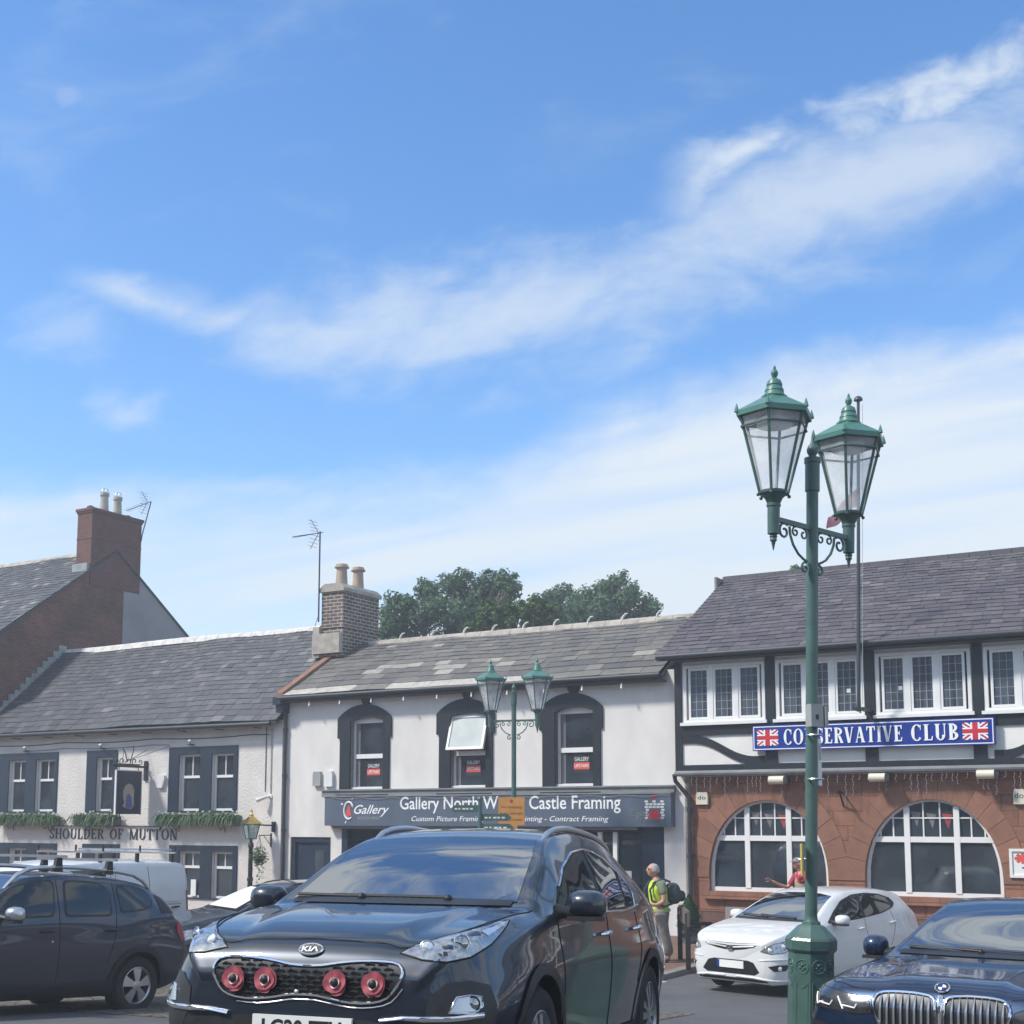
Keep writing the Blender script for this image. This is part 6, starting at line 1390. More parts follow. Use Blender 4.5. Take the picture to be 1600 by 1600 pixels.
# ================================================================ STREET FURNITURE AND SIGNS
def FR(x, y, z, ang=0.0): return Matrix.Translation((x, y, z)) @ Matrix.Rotation(ang, 4, 'Z')
def on_ground(x, y): u, v = uv_of(x, y); return gz(v, u)
def scroll(cx, cz, r0, r1, a0, a1, n=20): return [(cx+(r0+(r1-r0)*i/n)*math.cos(a0+(a1-a0)*i/n), cz+(r0+(r1-r0)*i/n)*math.sin(a0+(a1-a0)*i/n)) for i in range(n+1)]
def lamp_post(x, y, z, arm, label, ped=0.0, lean=0.0):
    t = Thing('street_lamp', label, 'street lamp', (0, 0, 0), Matrix.Translation((x, y, z)) @ Matrix.Rotation(lean, 4, 'Y') @ Matrix.Rotation(arm, 4, 'Z'), 'green double lantern lamp posts'); rt = R(22.5)-arm+ped
    m = MB(); o8 = lambda r: r/math.cos(math.pi/8)
    m.lathe([(o8(.22), 0), (o8(.22), .12), (o8(.19), .16), (o8(.178), .19), (o8(.172), .97), (o8(.186), .985), (o8(.196), 1.0), (o8(.196), 1.075), (o8(.186), 1.095), (o8(.10), 1.19), (o8(.072), 1.20), (o8(.068), 1.225)], 8, rot=rt); pd = t.part('pedestal', m, 'green_paint')
    for k in range(8):                                   # raised roundel and panel frame on each face
        a = rt+math.pi/8+k*math.pi/4; T = Matrix.Rotation(a, 4, 'Z'); m = MB()
        m.tube([T @ Vector((.173, .055*math.cos(q*math.pi/12), .865+.055*math.sin(q*math.pi/12))) for q in range(24)], .006, 6, closed=True)
        m.tube([T @ Vector((.173, yy, zz)) for yy, zz in [(-.05, .2), (-.05, .74)]+[(-.05+.1*i/10, .74-.045*math.sin(math.pi*i/10)) for i in range(11)]+[(.05, .74), (.05, .2)]], .006, 6, closed=True)
        for yy, zz, rr in ((0, .758, .015), (-.018, .735, .011), (.02, .735, .013), (.0, .718, .010), (.022, .768, .008), (-.022, .765, .008)): m.ball(T @ Vector((.172, yy, zz+.12)), rr, 8)
        t.part('roundel', m, 'green_paint', parent=pd, smooth=50)
    H = 5.21; r = .051
    m = MB(); m.lathe([(.064, 1.22), (.058, 1.235), (r+.002, 1.25), (r, 1.28), (r, H-.30), (r+.012, H-.295), (r+.012, H-.05), (r+.02, H-.045), (r+.02, H), (r-.01, H+.005), (r-.02, H+.02), (r-.004, H+.05), (r, H+.075), (r-.012, H+.11), (.022, H+.125), (.016, H+.15), (.001, H+.24)], 20)
    t.part('post', m, 'green_paint', smooth=35)
    ab = H-.63
    m = MB(); m.box(-.52, .52, -.018, .018, ab-.018, ab+.022); t.part('arm', m, 'green_paint')
    for sg in (1, -1):
        m = MB(); P = lambda L: [(sg*a, 0, b) for a, b in L]
        m.tube(P(scroll(.38, ab-.085, .075, .02, 2.2, -5.2)), .011, 6); m.tube(P(scroll(.23, ab-.065, .045, .012, 1.6, -5.5)), .009, 6); m.tube(P(scroll(.12, ab-.07, .05, .014, 1.5, 8.2)), .009, 6)
        m.tube(P([(.07, ab-.30), (.12, ab-.285), (.19, ab-.25), (.26, ab-.18), (.30, ab-.10), (.31, ab-.03)]), .012, 6); m.tube(P(scroll(.10, ab-.36, .05, .014, 1.8, -4.6)), .011, 6)
        t.part('scroll', m, 'green_paint', smooth=50)
        T = lambda v: (v[0]+sg*.52, v[1], v[2]); zb = ab+.22                   # lantern, six sided
        m = MB(); m.lathe([(.004, ab-.27), (.018, ab-.20), (.03, ab-.185), (.026, ab-.165), (.034, ab-.155), (.026, ab-.135), (.05, ab-.13), (.052, ab+.02), (.052, ab+.10), (.06, ab+.105), (.06, ab+.125), (.055, ab+.13), (.075, ab+.175), (.115, ab+.215), (.12, ab+.235), (.02, ab+.24)], 16); m.v = [T(v) for v in m.v]; t.part('lantern_stem', m, 'green_paint', smooth=35)
        rb, rtp, zt = .125, .30, zb+.66; k = 6; ro = R(30)-arm*0
        ring = lambda r, z: [T((r*math.cos(ro+i*math.pi/3), r*math.sin(ro+i*math.pi/3), z)) for i in range(k)]
        m = MB()
        for i in range(k): m.tube([ring(rb, zb)[i], ring(rtp, zt)[i]], .0135, 6)
        m.tube(ring(rb, zb), .014, 6, closed=True); m.tube(ring(rtp*.97, zt-.10), .010, 6, closed=True); m.tube(ring(rtp, zt), .018, 6, closed=True)
        for p in ring(rb+.012, zb-.02): m.ball(p, .016, 8)
        fr = t.part('lantern_frame', m, 'green_paint', smooth=50)
        m = MB(); a, b = ring(rb-.003, zb), ring(rtp-.004, zt); m.add(a+b, [(i, (i+1) % k, k+(i+1) % k, k+i) for i in range(k)]); t.part('lantern_glass', m, 'lantern_glass', parent=fr)
        m = MB(); m.add(ring(rtp-.02, zt-.005)+ring(rtp-.02, zt-.012), [tuple(range(k)), tuple(range(k, 2*k))]+[(i, (i+1) % k, k+(i+1) % k, k+i) for i in range(k)]); m.lathe([(.15, zt-.075), (.14, zt-.02), (.02, zt-.02)], 20, (sg*.52, 0, 0)); t.part('lamp_gear', m, 'box_white', parent=fr, smooth=40)
        m = MB(); m.lathe([(rtp+.035, zt-.012), (rtp+.04, zt+.03), (rtp+.018, zt+.045), (.115, zt+.165), (.108, zt+.17)], 6, (sg*.52, 0, 0), rot=ro); m.lathe([(.108, zt+.165), (.112, zt+.178), (.09, zt+.192), (.078, zt+.225), (.082, zt+.23), (.08, zt+.24), (.062, zt+.275), (.068, zt+.28), (.067, zt+.292), (.055, zt+.322), (.03, zt+.34), (.016, zt+.347), (.027, zt+.368), (.032, zt+.39), (.024, zt+.413), (.011, zt+.425), (.013, zt+.438), (.004, zt+.46)], 16, (sg*.52, 0, 0))
        rf = t.part('lantern_roof', m, 'green_cap', smooth=28)
        m = MB()
        for i in range(k):
            p = Vector(ring(rtp+.035, zt+.02)[i]); m.lathe([(.022, 0), (.014, .035), (.002, .075)], 6, tuple(p))
        t.part('roof_spike', m, 'green_cap', parent=rf)
    return t
L1 = (2.470, 10.9); g1 = on_ground(*L1)
lamp1 = lamp_post(*L1, 6.28-5.86, math.atan2(.63, .77), 'tall green double lantern lamp post nearest the camera, with grey boxes strapped on', R(8), R(1.72))
L2 = (.04, 27.1)
lamp2 = lamp_post(*L2, -.02, math.atan2(-.30, .93), 'smaller looking green double lantern lamp post in front of the gallery, carrying an orange sign')
# things strapped to the near post
b1 = L1[1]
def plate_box(name, label, cat, x, y, z0, z1, w, d, mt, ang=0, group=None):
    m = MB(); m.box(-w/2, w/2, -d/2, d/2, 0, z1-z0); return solo(name, m, mt, label, cat, frame=FR(x, y, z0, ang), group=group)
t = Thing('control_box', 'grey metal box clamped high on the near lamp post', 'box', (0, 0, 0), FR(L1[0]+.085, b1-.10, 3.27, .3))
m = MB(); m.box(-.055, .06, -.05, .045, 0, .19); bx = t.part('casing', m, 'box_grey'); m = MB(); m.box(.075, .10, -.06, .10, .0, .17); t.part('side_plate', m, 'box_grey', parent=bx)
m = MB(); m.box(-.012, .012, -.056, -.0505, .06, .10); t.part('catch', m, 'plastic_black', parent=bx)
t = Thing('parking_notice', 'grey notice plate seen edge on, banded to the near lamp post', 'sign', (0, 0, 0), FR(L1[0]+.125, b1-.01, 2.78, 1.22))
m = MB(); m.box(0, .24, -.006, .006, 0, .40); pl = t.part('plate', m, 'box_white'); m = MB(); m.box(.03, .21, -.0075, -.0062, .22, .36); t.part('notice_text', m, 'box_grey', parent=pl)
for z in (.05, .42): m = MB(); m.tube([(-.075+.062*math.cos(q*math.pi/12)*1, .01+.062*math.sin(q*math.pi/12), z) for q in range(24)], .009, 6, closed=True); t.part('steel_band', m, 'silver')
t = Thing('yellow_notice', 'thin yellow notice strip seen edge on at the left of the near lamp post', 'sign', (0, 0, 0), FR(L1[0]-.025, b1-.02, 2.03, 1.25)); m = MB(); m.box(-.13, .0, -.007, .007, 0, .26); t.part('plate', m, 'hivis_yellow' if 'hivis_yellow' in MATS else mat('hivis_yellow', (.75, .58, .14), .5, .05, 5)); m = MB(); m.tube([(.06+.06*math.cos(q*math.pi/12), .0+.06*math.sin(q*math.pi/12), .13) for q in range(24)], .006, 6, closed=True); t.part('steel_band', m, 'silver')
# no-stopping plates on the far post
def at_front(px, py, v): u, z = fp(px, py, -v); return u, z
vl = uv_of(*L2)[1]
def board(name, label, x0, y0, x1, y1, v, mt, lines, tcol, cat='sign', sym=None, th=.02):
    u0, z1 = at_front(x0, y0, v); u1, z0 = at_front(x1, y1, v); yaw = Matrix.Rotation(R(18), 4, 'Z'); cu, cz = (u0+u1)/2, z0
    k = .93; hw = (u1-u0)/2*k; t = Thing(name, label, cat, (0, 0, 0), FA @ Matrix.Translation((cu, -v, cz)) @ yaw)
    m = MB(); m.box(-hw, hw, -th, 0, 0, z1-z0); b = t.part('plate', m, mt)
    for s, a, zz, w_, h_ in lines:
        m = MB(); put_text(m, s, -hw+a*2*hw, zz*(z1-z0), -th-.0005, w_*2*hw, h_*(z1-z0), bold=.01, depth=.004); t.part('lettering', m, tcol, parent=b)
    if sym: m = MB(); m.lathe([(sym, -.004), (sym, 0), (.004, 0)], 20, axis='y'); m.v = [(a, b_-th-.0008, c+.86*(z1-z0)) for a, b_, c in m.v]; t.part('symbol', m, 'red_symbol', parent=b)
    return t
board('no_stopping_sign', 'square orange no stopping sign on the far lamp post', 780, 1246, 819, 1289, vl+.09, 'sign_orange', [('No stopping', .12, .58, .76, .12), ('8 am - midnight', .07, .35, .86, .12), ('except buses', .10, .13, .80, .11)], 'sign_text', sym=.035)
board('arrow_plate', 'small orange plate just under the square orange sign', 792, 1288.5, 808, 1300, vl+.09, 'sign_orange', [('<  >', .2, .3, .6, .4)], 'sign_text')
# fingerpost
fx, fy = -.62, 25.0
t = Thing('finger_post', 'dark green fingerpost with direction arms behind the grey crossover', 'signpost', (0, 0, 0), FR(fx, fy, on_ground(fx, fy), R(-8)))
zt = 2.5-on_ground(fx, fy)
m = MB(); m.lathe([(.06, 0), (.06, .1), (.042, .15), (.04, zt+.36), (.055, zt+.37), (.05, zt+.40), (.02, zt+.43), (.001, zt+.44)], 14); t.part('post', m, 'green_paint', smooth=40)
for sg, z, L_, txt in ((-1, zt+.19, .58, 'Tourist Information'), (1, zt+.02, .62, 'Public Toilets'), (1, zt-.17, .66, 'Car Park')):
    m = MB(); P = [(.04, -.07), (L_-.08, -.07), (L_, 0), (L_-.08, .07), (.04, .07)]; m.prism([(sg*a, b+z) for a, b in P], lambda a, b, d: (a, d, b), -.012, .012); a = t.part('direction_arm', m, 'green_paint')
    for k in range(5): x0 = (.09 if sg > 0 else -L_+.08)+k*(L_-.2)/5; m = MB(); m.box(x0, x0+(L_-.2)/5*[.7, .5, .8, .6, .75][k], -.0145, -.0125, z-.018, z+.012); t.part('worn_lettering', m, 'box_white', parent=a)

# ---------------------------------------------------------------- shop signs
t = Thing('shop_fascia_sign', 'long slate blue shop fascia lettered Gallery North West and Castle Framing', 'shop sign', (-.6, -.2, 2.32))
u0, u1, z0, z1 = FASC
m = MB(); m.box(u0, u1, -.24, -.001, z0, z1); b = t.part('board', m, 'fascia_blue')
m = MB(); m.box(u0-.01, u1+.01, -.26, -.001, z1+.001, z1+.035); m.box(u0+.2, 3.25, -.15, -.001, z0-.07, z0-.002); t.part('board_trim', m, 'grey_band', parent=b)
def fw(x0, x1, y, w=-.24): a = fp(x0, y, w); b_ = fp(x1, y, w); return a[0], b_[0]-a[0], a[1]
for s, x0, x1, y, yt in (('Gallery North West', 625, 806, 1267, 1245), ('Castle Framing', 827, 970, 1267, 1245)):
    a, w_, zz = fw(x0, x1, y); m = MB(); put_text(m, s, a, fp(x0, 1271, -.24)[1], -.2405, w_, .40, bold=.008, depth=.012); t.part('lettering', m, 'letter_white', parent=b)
a, w_, zz = fw(643, 951, 1286); m = MB(); put_text(m, 'Custom Picture Framing - Fine Art Printing - Contract Framing', a, 2.40, -.2405, w_, .155, shear=.22, depth=.008); t.part('lettering', m, 'letter_white', parent=b)
a, w_, zz = fw(553, 608, 1277); m = MB(); put_text(m, 'Gallery', a, 2.545, -.2405, w_, .29, shear=.42, depth=.008, bold=.006); t.part('script_lettering', m, 'letter_white', parent=b)
a, w_, zz = fw(559, 594, 1278); m = MB(); put_text(m, 'NORTH WEST', a, 2.475, -.2405, w_, .07, depth=.006); t.part('small_lettering', m, 'box_grey', parent=b)
cx = fp(545, 1266, -.24)[0]; cz = 2.70; m = MB()
m.tube([(cx+.145*math.cos(R(q)), -.243, cz+.21*math.sin(R(q))) for q in range(20, 318, 12)], [.006]+[.024]*23+[.008], 6)
for q in (65, 150, 250): m.tube([(cx+(.145+e)*math.cos(R(q)), -.243, cz+(.21+e)*math.sin(R(q))) for e in (.07, .13)], .016, 5)
t.part('palette_ring', m, 'letter_white', parent=b)
m = MB(); m.prism([(cx-.07, cz-.14), (cx+.0, cz-.16), (cx+.09, cz-.1), (cx+.05, cz-.02), (cx+.01, cz+.17), (cx-.04, cz+.05), (cx-.08, cz-.03)], lambda p, q, d: (p, d, q), -.246, -.2402); t.part('palette_mark', m, 'poster_red', parent=b)
# castle emblem
ca, _, _ = fw(1007, 1033, 1265); cwid = .46; m = MB(); zc0, zc1 = 2.48, 2.90
for r_ in range(7):
    zz = zc0+r_*.06; k0 = 0
    for j in range(5):
        p0 = ca+cwid*j/5; inside = abs((p0+cwid/10)-(ca+cwid*.5)) < .135 and zz < zc0+.19
        if r_ == 6 and j % 2: continue
        if not inside: m.box(p0+.008+(.02 if r_ % 2 else 0), p0+cwid/5-.008+(.02 if r_ % 2 else 0), -.2435, -.2402, zz+.006, zz+.05)
t.part('castle_emblem', m, 'box_white', parent=b)
m = MB(); c_ = ca+cwid*.5; m.prism([(c_-.13, zc0), (c_+.13, zc0), (c_+.13, zc0+.09)]+[(c_+.13*math.cos(q*math.pi/12), zc0+.09+.12*math.sin(q*math.pi/12)) for q in range(1, 12)]+[(c_-.13, zc0+.09)], lambda p, q, d: (p, d, q), -.245, -.2403); m.prism([(c_-.08, 2.93), (c_+.06, 2.95), (c_+.08, 3.0), (c_-.06, 2.99)], lambda p, q, d: (p, d, q), -.245, -.2403); t.part('castle_gate', m, 'flag_red', parent=b)
for s, x0, x1, zz in (('Castle', 985, 1016, 2.545), ('Framing', 994, 1036, 2.395)): a, w_, _ = fw(x0, x1, 1275); m = MB(); put_text(m, s, a, zz, -.2462, w_, .15, depth=.006); t.part('emblem_lettering', m, 'grey_band', parent=b)

t = Thing('club_sign', 'long bright blue Conservative Club sign with a union flag at each end', 'shop sign', (8.3, -.3, 3.9))
w = -.30; u0, z1 = fp(1175.5, 1137, w); u1, z0 = fp(1555, 1165, w); z0 = 3.90; z1 = 4.42
m = MB(); m.box(u0, u1, w, -.165, z0, z1); b = t.part('board', m, 'sign_blue')
m = MB(); bars(m, u0+.02, u1-.02, z0+.02, z1-.02, .018, w-.004, w-.0005); t.part('border', m, 'letter_white', parent=b)
a0 = fp(1225, 1150, w)[0]; a1 = fp(1410, 1150, w)[0]; m = MB(); serif_word(m, 'CONSERVATIVE', a0, z0+.11, w-.0005, a1-a0, .315, fat=.21); t.part('lettering', m, 'letter_white', parent=b)
a0 = fp(1424, 1145, w)[0]; a1 = fp(1498, 1145, w)[0]; m = MB(); serif_word(m, 'CLUB', a0, z0+.11, w-.0005, a1-a0, .315, fat=.21); t.part('lettering', m, 'letter_white', parent=b)
def union(t, par, u0, u1, z0, z1, w):
    cu, cz = (u0+u1)/2, (z0+z1)/2; W_, H_ = u1-u0, z1-z0
    m = MB(); m.box(u0, u1, w-.002, w, z0, z1); f = t.part('union_flag', m, 'flag_blue', parent=par)
    def dg(th, mt, d):
        m = MB(); dx, dz = th*.9, th*.6
        for sx in (1, -1):
            P = [(u0, z0), (u0+dx, z0), (u1, z1-dz), (u1, z1), (u1-dx, z1), (u0, z0+dz)]
            if sx < 0: P = [(u0+u1-a, b_) for a, b_ in P]
            m.prism(P, lambda a, b_, e: (a, e, b_), w-d-(.0006 if sx < 0 else 0), w-.0005)
        t.part('flag_cross', m, mt, parent=f)
    dg(.10, 'letter_white', .003); dg(.035, 'flag_red', .0045)
    for th, mt, d in ((.085, 'letter_white', .0065), (.05, 'flag_red', .0085)):
        m = MB(); m.box(cu-th, cu+th, w-d, w-.0005, z0, z1); m.box(u0, u1, w-d-.0004, w-.0005, cz-th*.8, cz+th*.8); t.part('flag_cross', m, mt, parent=f)
fu0 = fp(1183, 1150, w)[0]; fu1 = fp(1216, 1150, w)[0]; union(t, b, fu0, fu1, z0+.1, z1-.09, w-.001)
fu0 = fp(1504, 1145, w)[0]; fu1 = fp(1544, 1145, w)[0]; union(t, b, fu0, fu1, z0+.1, z1-.09, w-.001)

t = Thing('pub_name_sign', 'black serif Shoulder of Mutton letters standing on a thin rail under the pub planters', 'sign', (-13.2, -.05, 2.0))
a0, z0 = fp(76, 1311, -.05); a1 = fp(275, 1311, -.05)[0]; m = MB(); serif_word(m, 'SHOULDER OF MUTTON', a0, 1.92, -.004, a1-a0, .285, fat=.15, depth=.014); t.part('lettering', m, 'letter_black')
m = MB(); m.box(a0+.1, a1-.6, -.05, -.02, 2.275, 2.30)
for u in (a0+.12, a1-.62): m.box(u-.012, u+.012, -.055, -.001, 2.2, 2.3)
t.part('rail', m, 'iron_black')

# hanging pub sign (stands out from the wall)
us = fp(229, 1200)[0]
t = Thing('hanging_pub_sign', 'dark hanging pub sign painted with a figure, under a scrolled iron bracket', 'sign', (us, 0, 3.5))
m = MB(); m.box(us-.06, us+.06, -.05, -.001, 3.55, 4.1); m.box(us-.03, us+.03, -1.25, -.051, 3.9, 3.96); m.box(us-.05, us+.05, -1.1, -.3, 3.965, 4.0); br = t.part('bracket', m, 'iron_black')
m = MB()
for k, (vv, r) in enumerate(((.25, .09), (.45, .10), (.68, .11), (.9, .10), (1.1, .08))): m.tube([(us, -vv-a, 4.02+b+r*.5) for a, b in scroll(0, 0, r, .02, -1.2, 4.6 if k % 2 else -7.0)], .014, 5)
m.tube([(us, -.72, 4.05), (us-.05, -.75, 4.3), (us-.12, -.78, 4.42)], .014, 5); m.tube([(us, -.6, 4.05), (us+.04, -.55, 4.35), (us+.0, -.5, 4.5)], .014, 5); m.tube([(us, -.001, 4.42), (us, -.8, 4.02)], .008, 5); m.tube([(us+.9, -.01, 4.5), (us, -.9, 4.02)], .007, 5); m.tube([(us-.9, -.01, 4.4), (us, -.9, 4.02)], .007, 5)
t.part('scrollwork', m, 'iron_black', parent=br, smooth=50)
for vv in (.3, 1.0): m = MB(); m.tube([(us, -vv, 3.9), (us, -vv, 3.80)], .012, 5); t.part('hanger', m, 'iron_black', parent=br)
m = MB(); m.box(us-.025, us+.025, -1.09, -.2, 2.62, 3.80); bd = t.part('board', m, 'navy_paint'); m = MB(); vs = []
m.box(us-.03, us+.03, -1.115, -1.091, 2.60, 3.82); m.box(us-.03, us+.03, -.199, -.175, 2.60, 3.82); m.box(us-.0305, us+.0305, -1.09, -.2, 3.801, 3.825); t.part('board_edge', m, 'box_white', parent=bd)
mat('robe_blue', (.10, .13, .33), .6, .2, 9)
def sgn(P, mt, d):
    m = MB(); m.prism([(-.66+a, 3.12+b) for a, b in P], lambda a, b, e: (e, a, b), us+.0252, us+.026+d); t.part('painted_figure', m, mt, parent=bd)
sgn([(-.18, -.05), (-.2, .12), (-.12, .28), (0, .34), (.14, .30), (.21, .15), (.2, -.05), (.22, -.25), (.12, -.36), (-.08, -.34), (-.2, -.28), (-.14, -.18)], 'buff_pot', .001)
sgn([(-.08, -.02), (-.02, .06), (.06, .05), (.12, -.05), (.15, -.3), (.05, -.37), (-.09, -.33)], 'robe_blue', .003)
sgn([(-.03, .06), (-.04, .16), (.03, .2), (.08, .15), (.06, .06)], 'skin', .0042)
# planters
def planter(u0, u1, label, seed):
    t = Thing('window_planter', label, 'planter', ((u0+u1)/2, -.18, 2.45), group='planters under the pub windows'); m = MB(); m.box(u0, u1, -.32, -.04, 2.30, 2.52); bx = t.part('trough', m, 'planter_slate'); rnd = random.Random(seed)
    for k in range(2): u = u0+(u1-u0)*(.2+.6*k); m = MB(); m.tube([(u, -.04, 2.29), (u, -.16, 2.2), (u, -.28, 2.29)], .012, 5); m.tube([(u, -.02+a*0, 2.2+b) for a, b in scroll(0, 0, .12, .02, 1, 7)], .01, 5); t.part('bracket', m, 'iron_black', parent=bx)
    m = MB(); n = int((u1-u0)*420)
    for i in range(n):
        u = rnd.uniform(u0-.03, u1+.03); w = -.18-rnd.uniform(-.12, .14); z = 2.5; a = rnd.uniform(0, 6.28); ln = rnd.uniform(.26, .5); sp = rnd.uniform(.35, .95); dx, dy = math.cos(a)*sp, -abs(math.sin(a))*sp if rnd.random() < .75 else math.sin(a)*sp*.6; P = []
        h = rnd.uniform(.5, 1.0)
        for k in range(4): s = k/3*ln; P.append(Vector((u+dx*s*.75, w+dy*s*.9, max(2.26, z+s*h*1.25-2.3*s*s*(.7+sp)))))
        sd = Vector((-math.sin(a), math.cos(a), .3)).normalized()*rnd.uniform(.010, .021); tt = rnd.random()
        vs = []
        for k, p in enumerate(P): f = [1, 1.2, .8, .1][k]; vs += [tuple(p-sd*f), tuple(p+sd*f)]
        m.add(vs, [(2*k, 2*k+1, 2*k+3, 2*k+2) for k in range(3)], 0, max(.01, tt))
    for i in range(int((u1-u0)*5)):
        c = (rnd.uniform(u0, u1), -.2+rnd.uniform(-.1, .06), 2.56+rnd.uniform(-.06, .1)); r = rnd.uniform(.07, .15)
        for k in range(34): d = Vector((rnd.gauss(0, 1), rnd.gauss(0, 1), rnd.gauss(0, 1))).normalized(); p = Vector(c)+d*r*rnd.random()**.4; X = d.orthogonal().normalized(); Y = d.cross(X); s = rnd.uniform(.018, .034); m.add([tuple(p-X*s), tuple(p-Y*s*.6), tuple(p+X*s), tuple(p+Y*s*.6)], [(0, 1, 2, 3)], 0, max(.01, min(1, rnd.gauss(.75, .2))))
    t.part('foliage', m, 'leaf_box')
    m = MB()
    for i in range(int((u1-u0)*5)): m.ball((rnd.uniform(u0, u1), -.18+rnd.uniform(-.1, .1), 2.62+rnd.uniform(0, .08)), .028, 6)
    t.part('blossom', m, 'flower_white')
def pu(x, y=1275): return fp(x, y, -.2)[0]
planter(max(-18.8, pu(-4)), pu(88), 'leafy green window planter under the leftmost paired window of the pub', 1)
planter(pu(121), pu(182), 'short leafy green window planter under the single pub window beside the hanging sign', 2)
planter(pu(250), pu(369), 'long leafy green window planter under the right hand paired window of the pub', 3)
# hanging basket
ub, zb = fp(424, 1312)
t = Thing('hanging_basket', 'trailing hanging basket on an iron wall bracket beside the pub drainpipe', 'hanging basket', (ub, 0, 1.6)); zt = fp(424, 1302)[1]
m = MB(); m.box(ub-.015, ub+.015, -.03, -.001, zt-.35, zt); m.tube([(ub, -.03, zt-.05), (ub, -.45, zt-.05)], .012, 5); m.tube([(ub, -.03, zt-.3), (ub, -.3, zt-.06)], .01, 5); m.tube([(ub, -.45+a, zt-.08+b) for a, b in scroll(0, 0, .05, .012, 1.5, 7)], .008, 5); t.part('bracket', m, 'iron_black')
m = MB(); zc = zt-.62
for k in range(3): a = k*2.1; m.tube([(ub, -.45, zt-.1), (ub+.16*math.cos(a), -.45+.16*math.sin(a), zc+.05)], .005, 4)
m.lathe([(.03, zc-.14), (.12, zc-.08), (.17, zc+.04), (.15, zc+.04)], 12, (ub, -.45, 0)); t.part('basket', m, 'iron_black')
rnd = random.Random(8); m = MB()
def leafcl(m, c, r, n, ls, rnd, flat=1.0):
    for i in range(n):
        d = Vector((rnd.gauss(0, 1), rnd.gauss(0, 1), rnd.gauss(0, 1))); d.normalize(); p = Vector(c)+d*r*rnd.random()**.4*Vector((1, 1, flat)).length/1.732; nrm = (d+Vector((rnd.gauss(0, .5), rnd.gauss(0, .5), rnd.gauss(0, .5)))).normalized(); X = nrm.orthogonal().normalized(); a = rnd.random()*6.28; X = X*math.cos(a)+nrm.cross(X)*math.sin(a); Y = nrm.cross(X); s = ls*rnd.uniform(.6, 1.3)
        m.add([tuple(p-X*s), tuple(p-Y*s*.45+nrm*s*.15), tuple(p+X*s), tuple(p+Y*s*.45+nrm*s*.15)], [(0, 1, 2, 3)], 0, max(.01, min(1, rnd.gauss(.45, .22))))
leafcl(m, (ub, -.45, zc+.06), .26, 220, .045, rnd)
for dx, ln in ((-.24, .42), (.02, .72), (.17, .55), (-.05, .3)):
    for k in range(int(ln*26)): leafcl(m, (ub+dx+.03*math.sin(k), -.5, zc-.02-k*.036), .05, 3, .035, rnd)
t.part('foliage', m, 'leaf_dark')
# brass topped lantern post against the pub
ul = fp(391.5, 1340, -.55)[0]
t = Thing('wall_lantern_post', 'old black lamp post with a brass topped lantern in front of the pub wall', 'lamp post', (ul, -.55, 0))
m = MB(); m.lathe([(.11, 0), (.11, .2), (.07, .25), (.065, .9), (.08, .92), (.08, .98), (.06, 1.0), (.055, 1.75), (.075, 1.77), (.07, 1.86), (.04, 1.9), (.035, 1.98)], 14, (ul, -.55, 0)); t.part('post', m, 'iron_black', smooth=35)
m = MB(); z0 = 1.98; k = 4; hg = .38
def rg(r, z): return [(ul+r*math.cos(R(20+90*i)), -.55+r*math.sin(R(20+90*i)), z) for i in range(4)]
for i in range(4): m.tube([rg(.14, z0)[i], rg(.235, z0+hg)[i]], .012, 5)
m.tube(rg(.14, z0), .012, 5, closed=True); m.tube(rg(.235, z0+hg), .015, 5, closed=True); fr = t.part('lantern_frame', m, 'iron_black')
m = MB(); m.add(rg(.137, z0)+rg(.232, z0+hg), [(i, (i+1) % 4, 4+(i+1) % 4, 4+i) for i in range(4)]+[(0, 1, 2, 3)]); t.part('lantern_glass', m, 'lantern_glass_green', parent=fr)
m = MB(); m.lathe([(.29, z0+hg), (.285, z0+hg+.02), (.10, z0+hg+.17), (.07, z0+hg+.19)], 4, (ul, -.55, 0), rot=R(20)); m.lathe([(.07, z0+hg+.18), (.06, z0+hg+.21), (.07, z0+hg+.225), (.04, z0+hg+.26), (.02, z0+hg+.29), (.038, z0+hg+.32), (.034, z0+hg+.35), (.004, z0+hg+.38)], 14, (ul, -.55, 0)); t.part('brass_roof', m, 'brass', smooth=28)
m = MB(); m.box(ul+.3, ul+.37, -.12, -.001, 2.15, 2.42); m.tube([(ul+.12, -.5, 2.34), (ul+.33, -.1, 2.32)], .02, 6); t.part('wall_bracket', m, 'iron_black')
# small wall fittings
def wallbox(name, label, cat, x0, y0, x1, y1, d, mt, group=None, taper=0.0, text=None, tm='letter_black', w=0.0):
    u0, za = fp(x0, y0, w); u1, zb_ = fp(x1, y1, w); t = Thing(name, label, cat, ((u0+u1)/2, w, zb_), group=group); k = (u1-u0)*taper
    m = MB(); P = [(u0+k, zb_), (u1-k, zb_), (u1, za-(za-zb_)*.25), (u1-.02, za), (u0+.02, za), (u0, za-(za-zb_)*.25)]; m.prism(P, lambda a, b, e: (a, e, b), w-d, w-.001); b = t.part('casing', m, mt)
    if text:
        for s, z, wd_, h in text: m = MB(); put_text(m, s, u0+(u1-u0)*(1-wd_)/2, zb_+(za-zb_)*z, w-d-.0005, (u1-u0)*wd_, (za-zb_)*h, depth=.004); t.part('lettering', m, tm, parent=b)
    return t
wallbox('alarm_box', 'white shield shaped alarm box on the pub wall right of the hanging sign', 'alarm box', 245, 1212, 260, 1231, .09, 'box_white', taper=.25, text=None)
wallbox('alarm_box', 'grey alarm box left of the white one on the gallery wall', 'alarm box', 492, 1206, 503.5, 1228, .09, 'box_grey')
wallbox('alarm_box', 'white alarm box with dark panels beside the first gallery window', 'alarm box', 509.5, 1205, 522, 1229, .09, 'box_white', text=None)
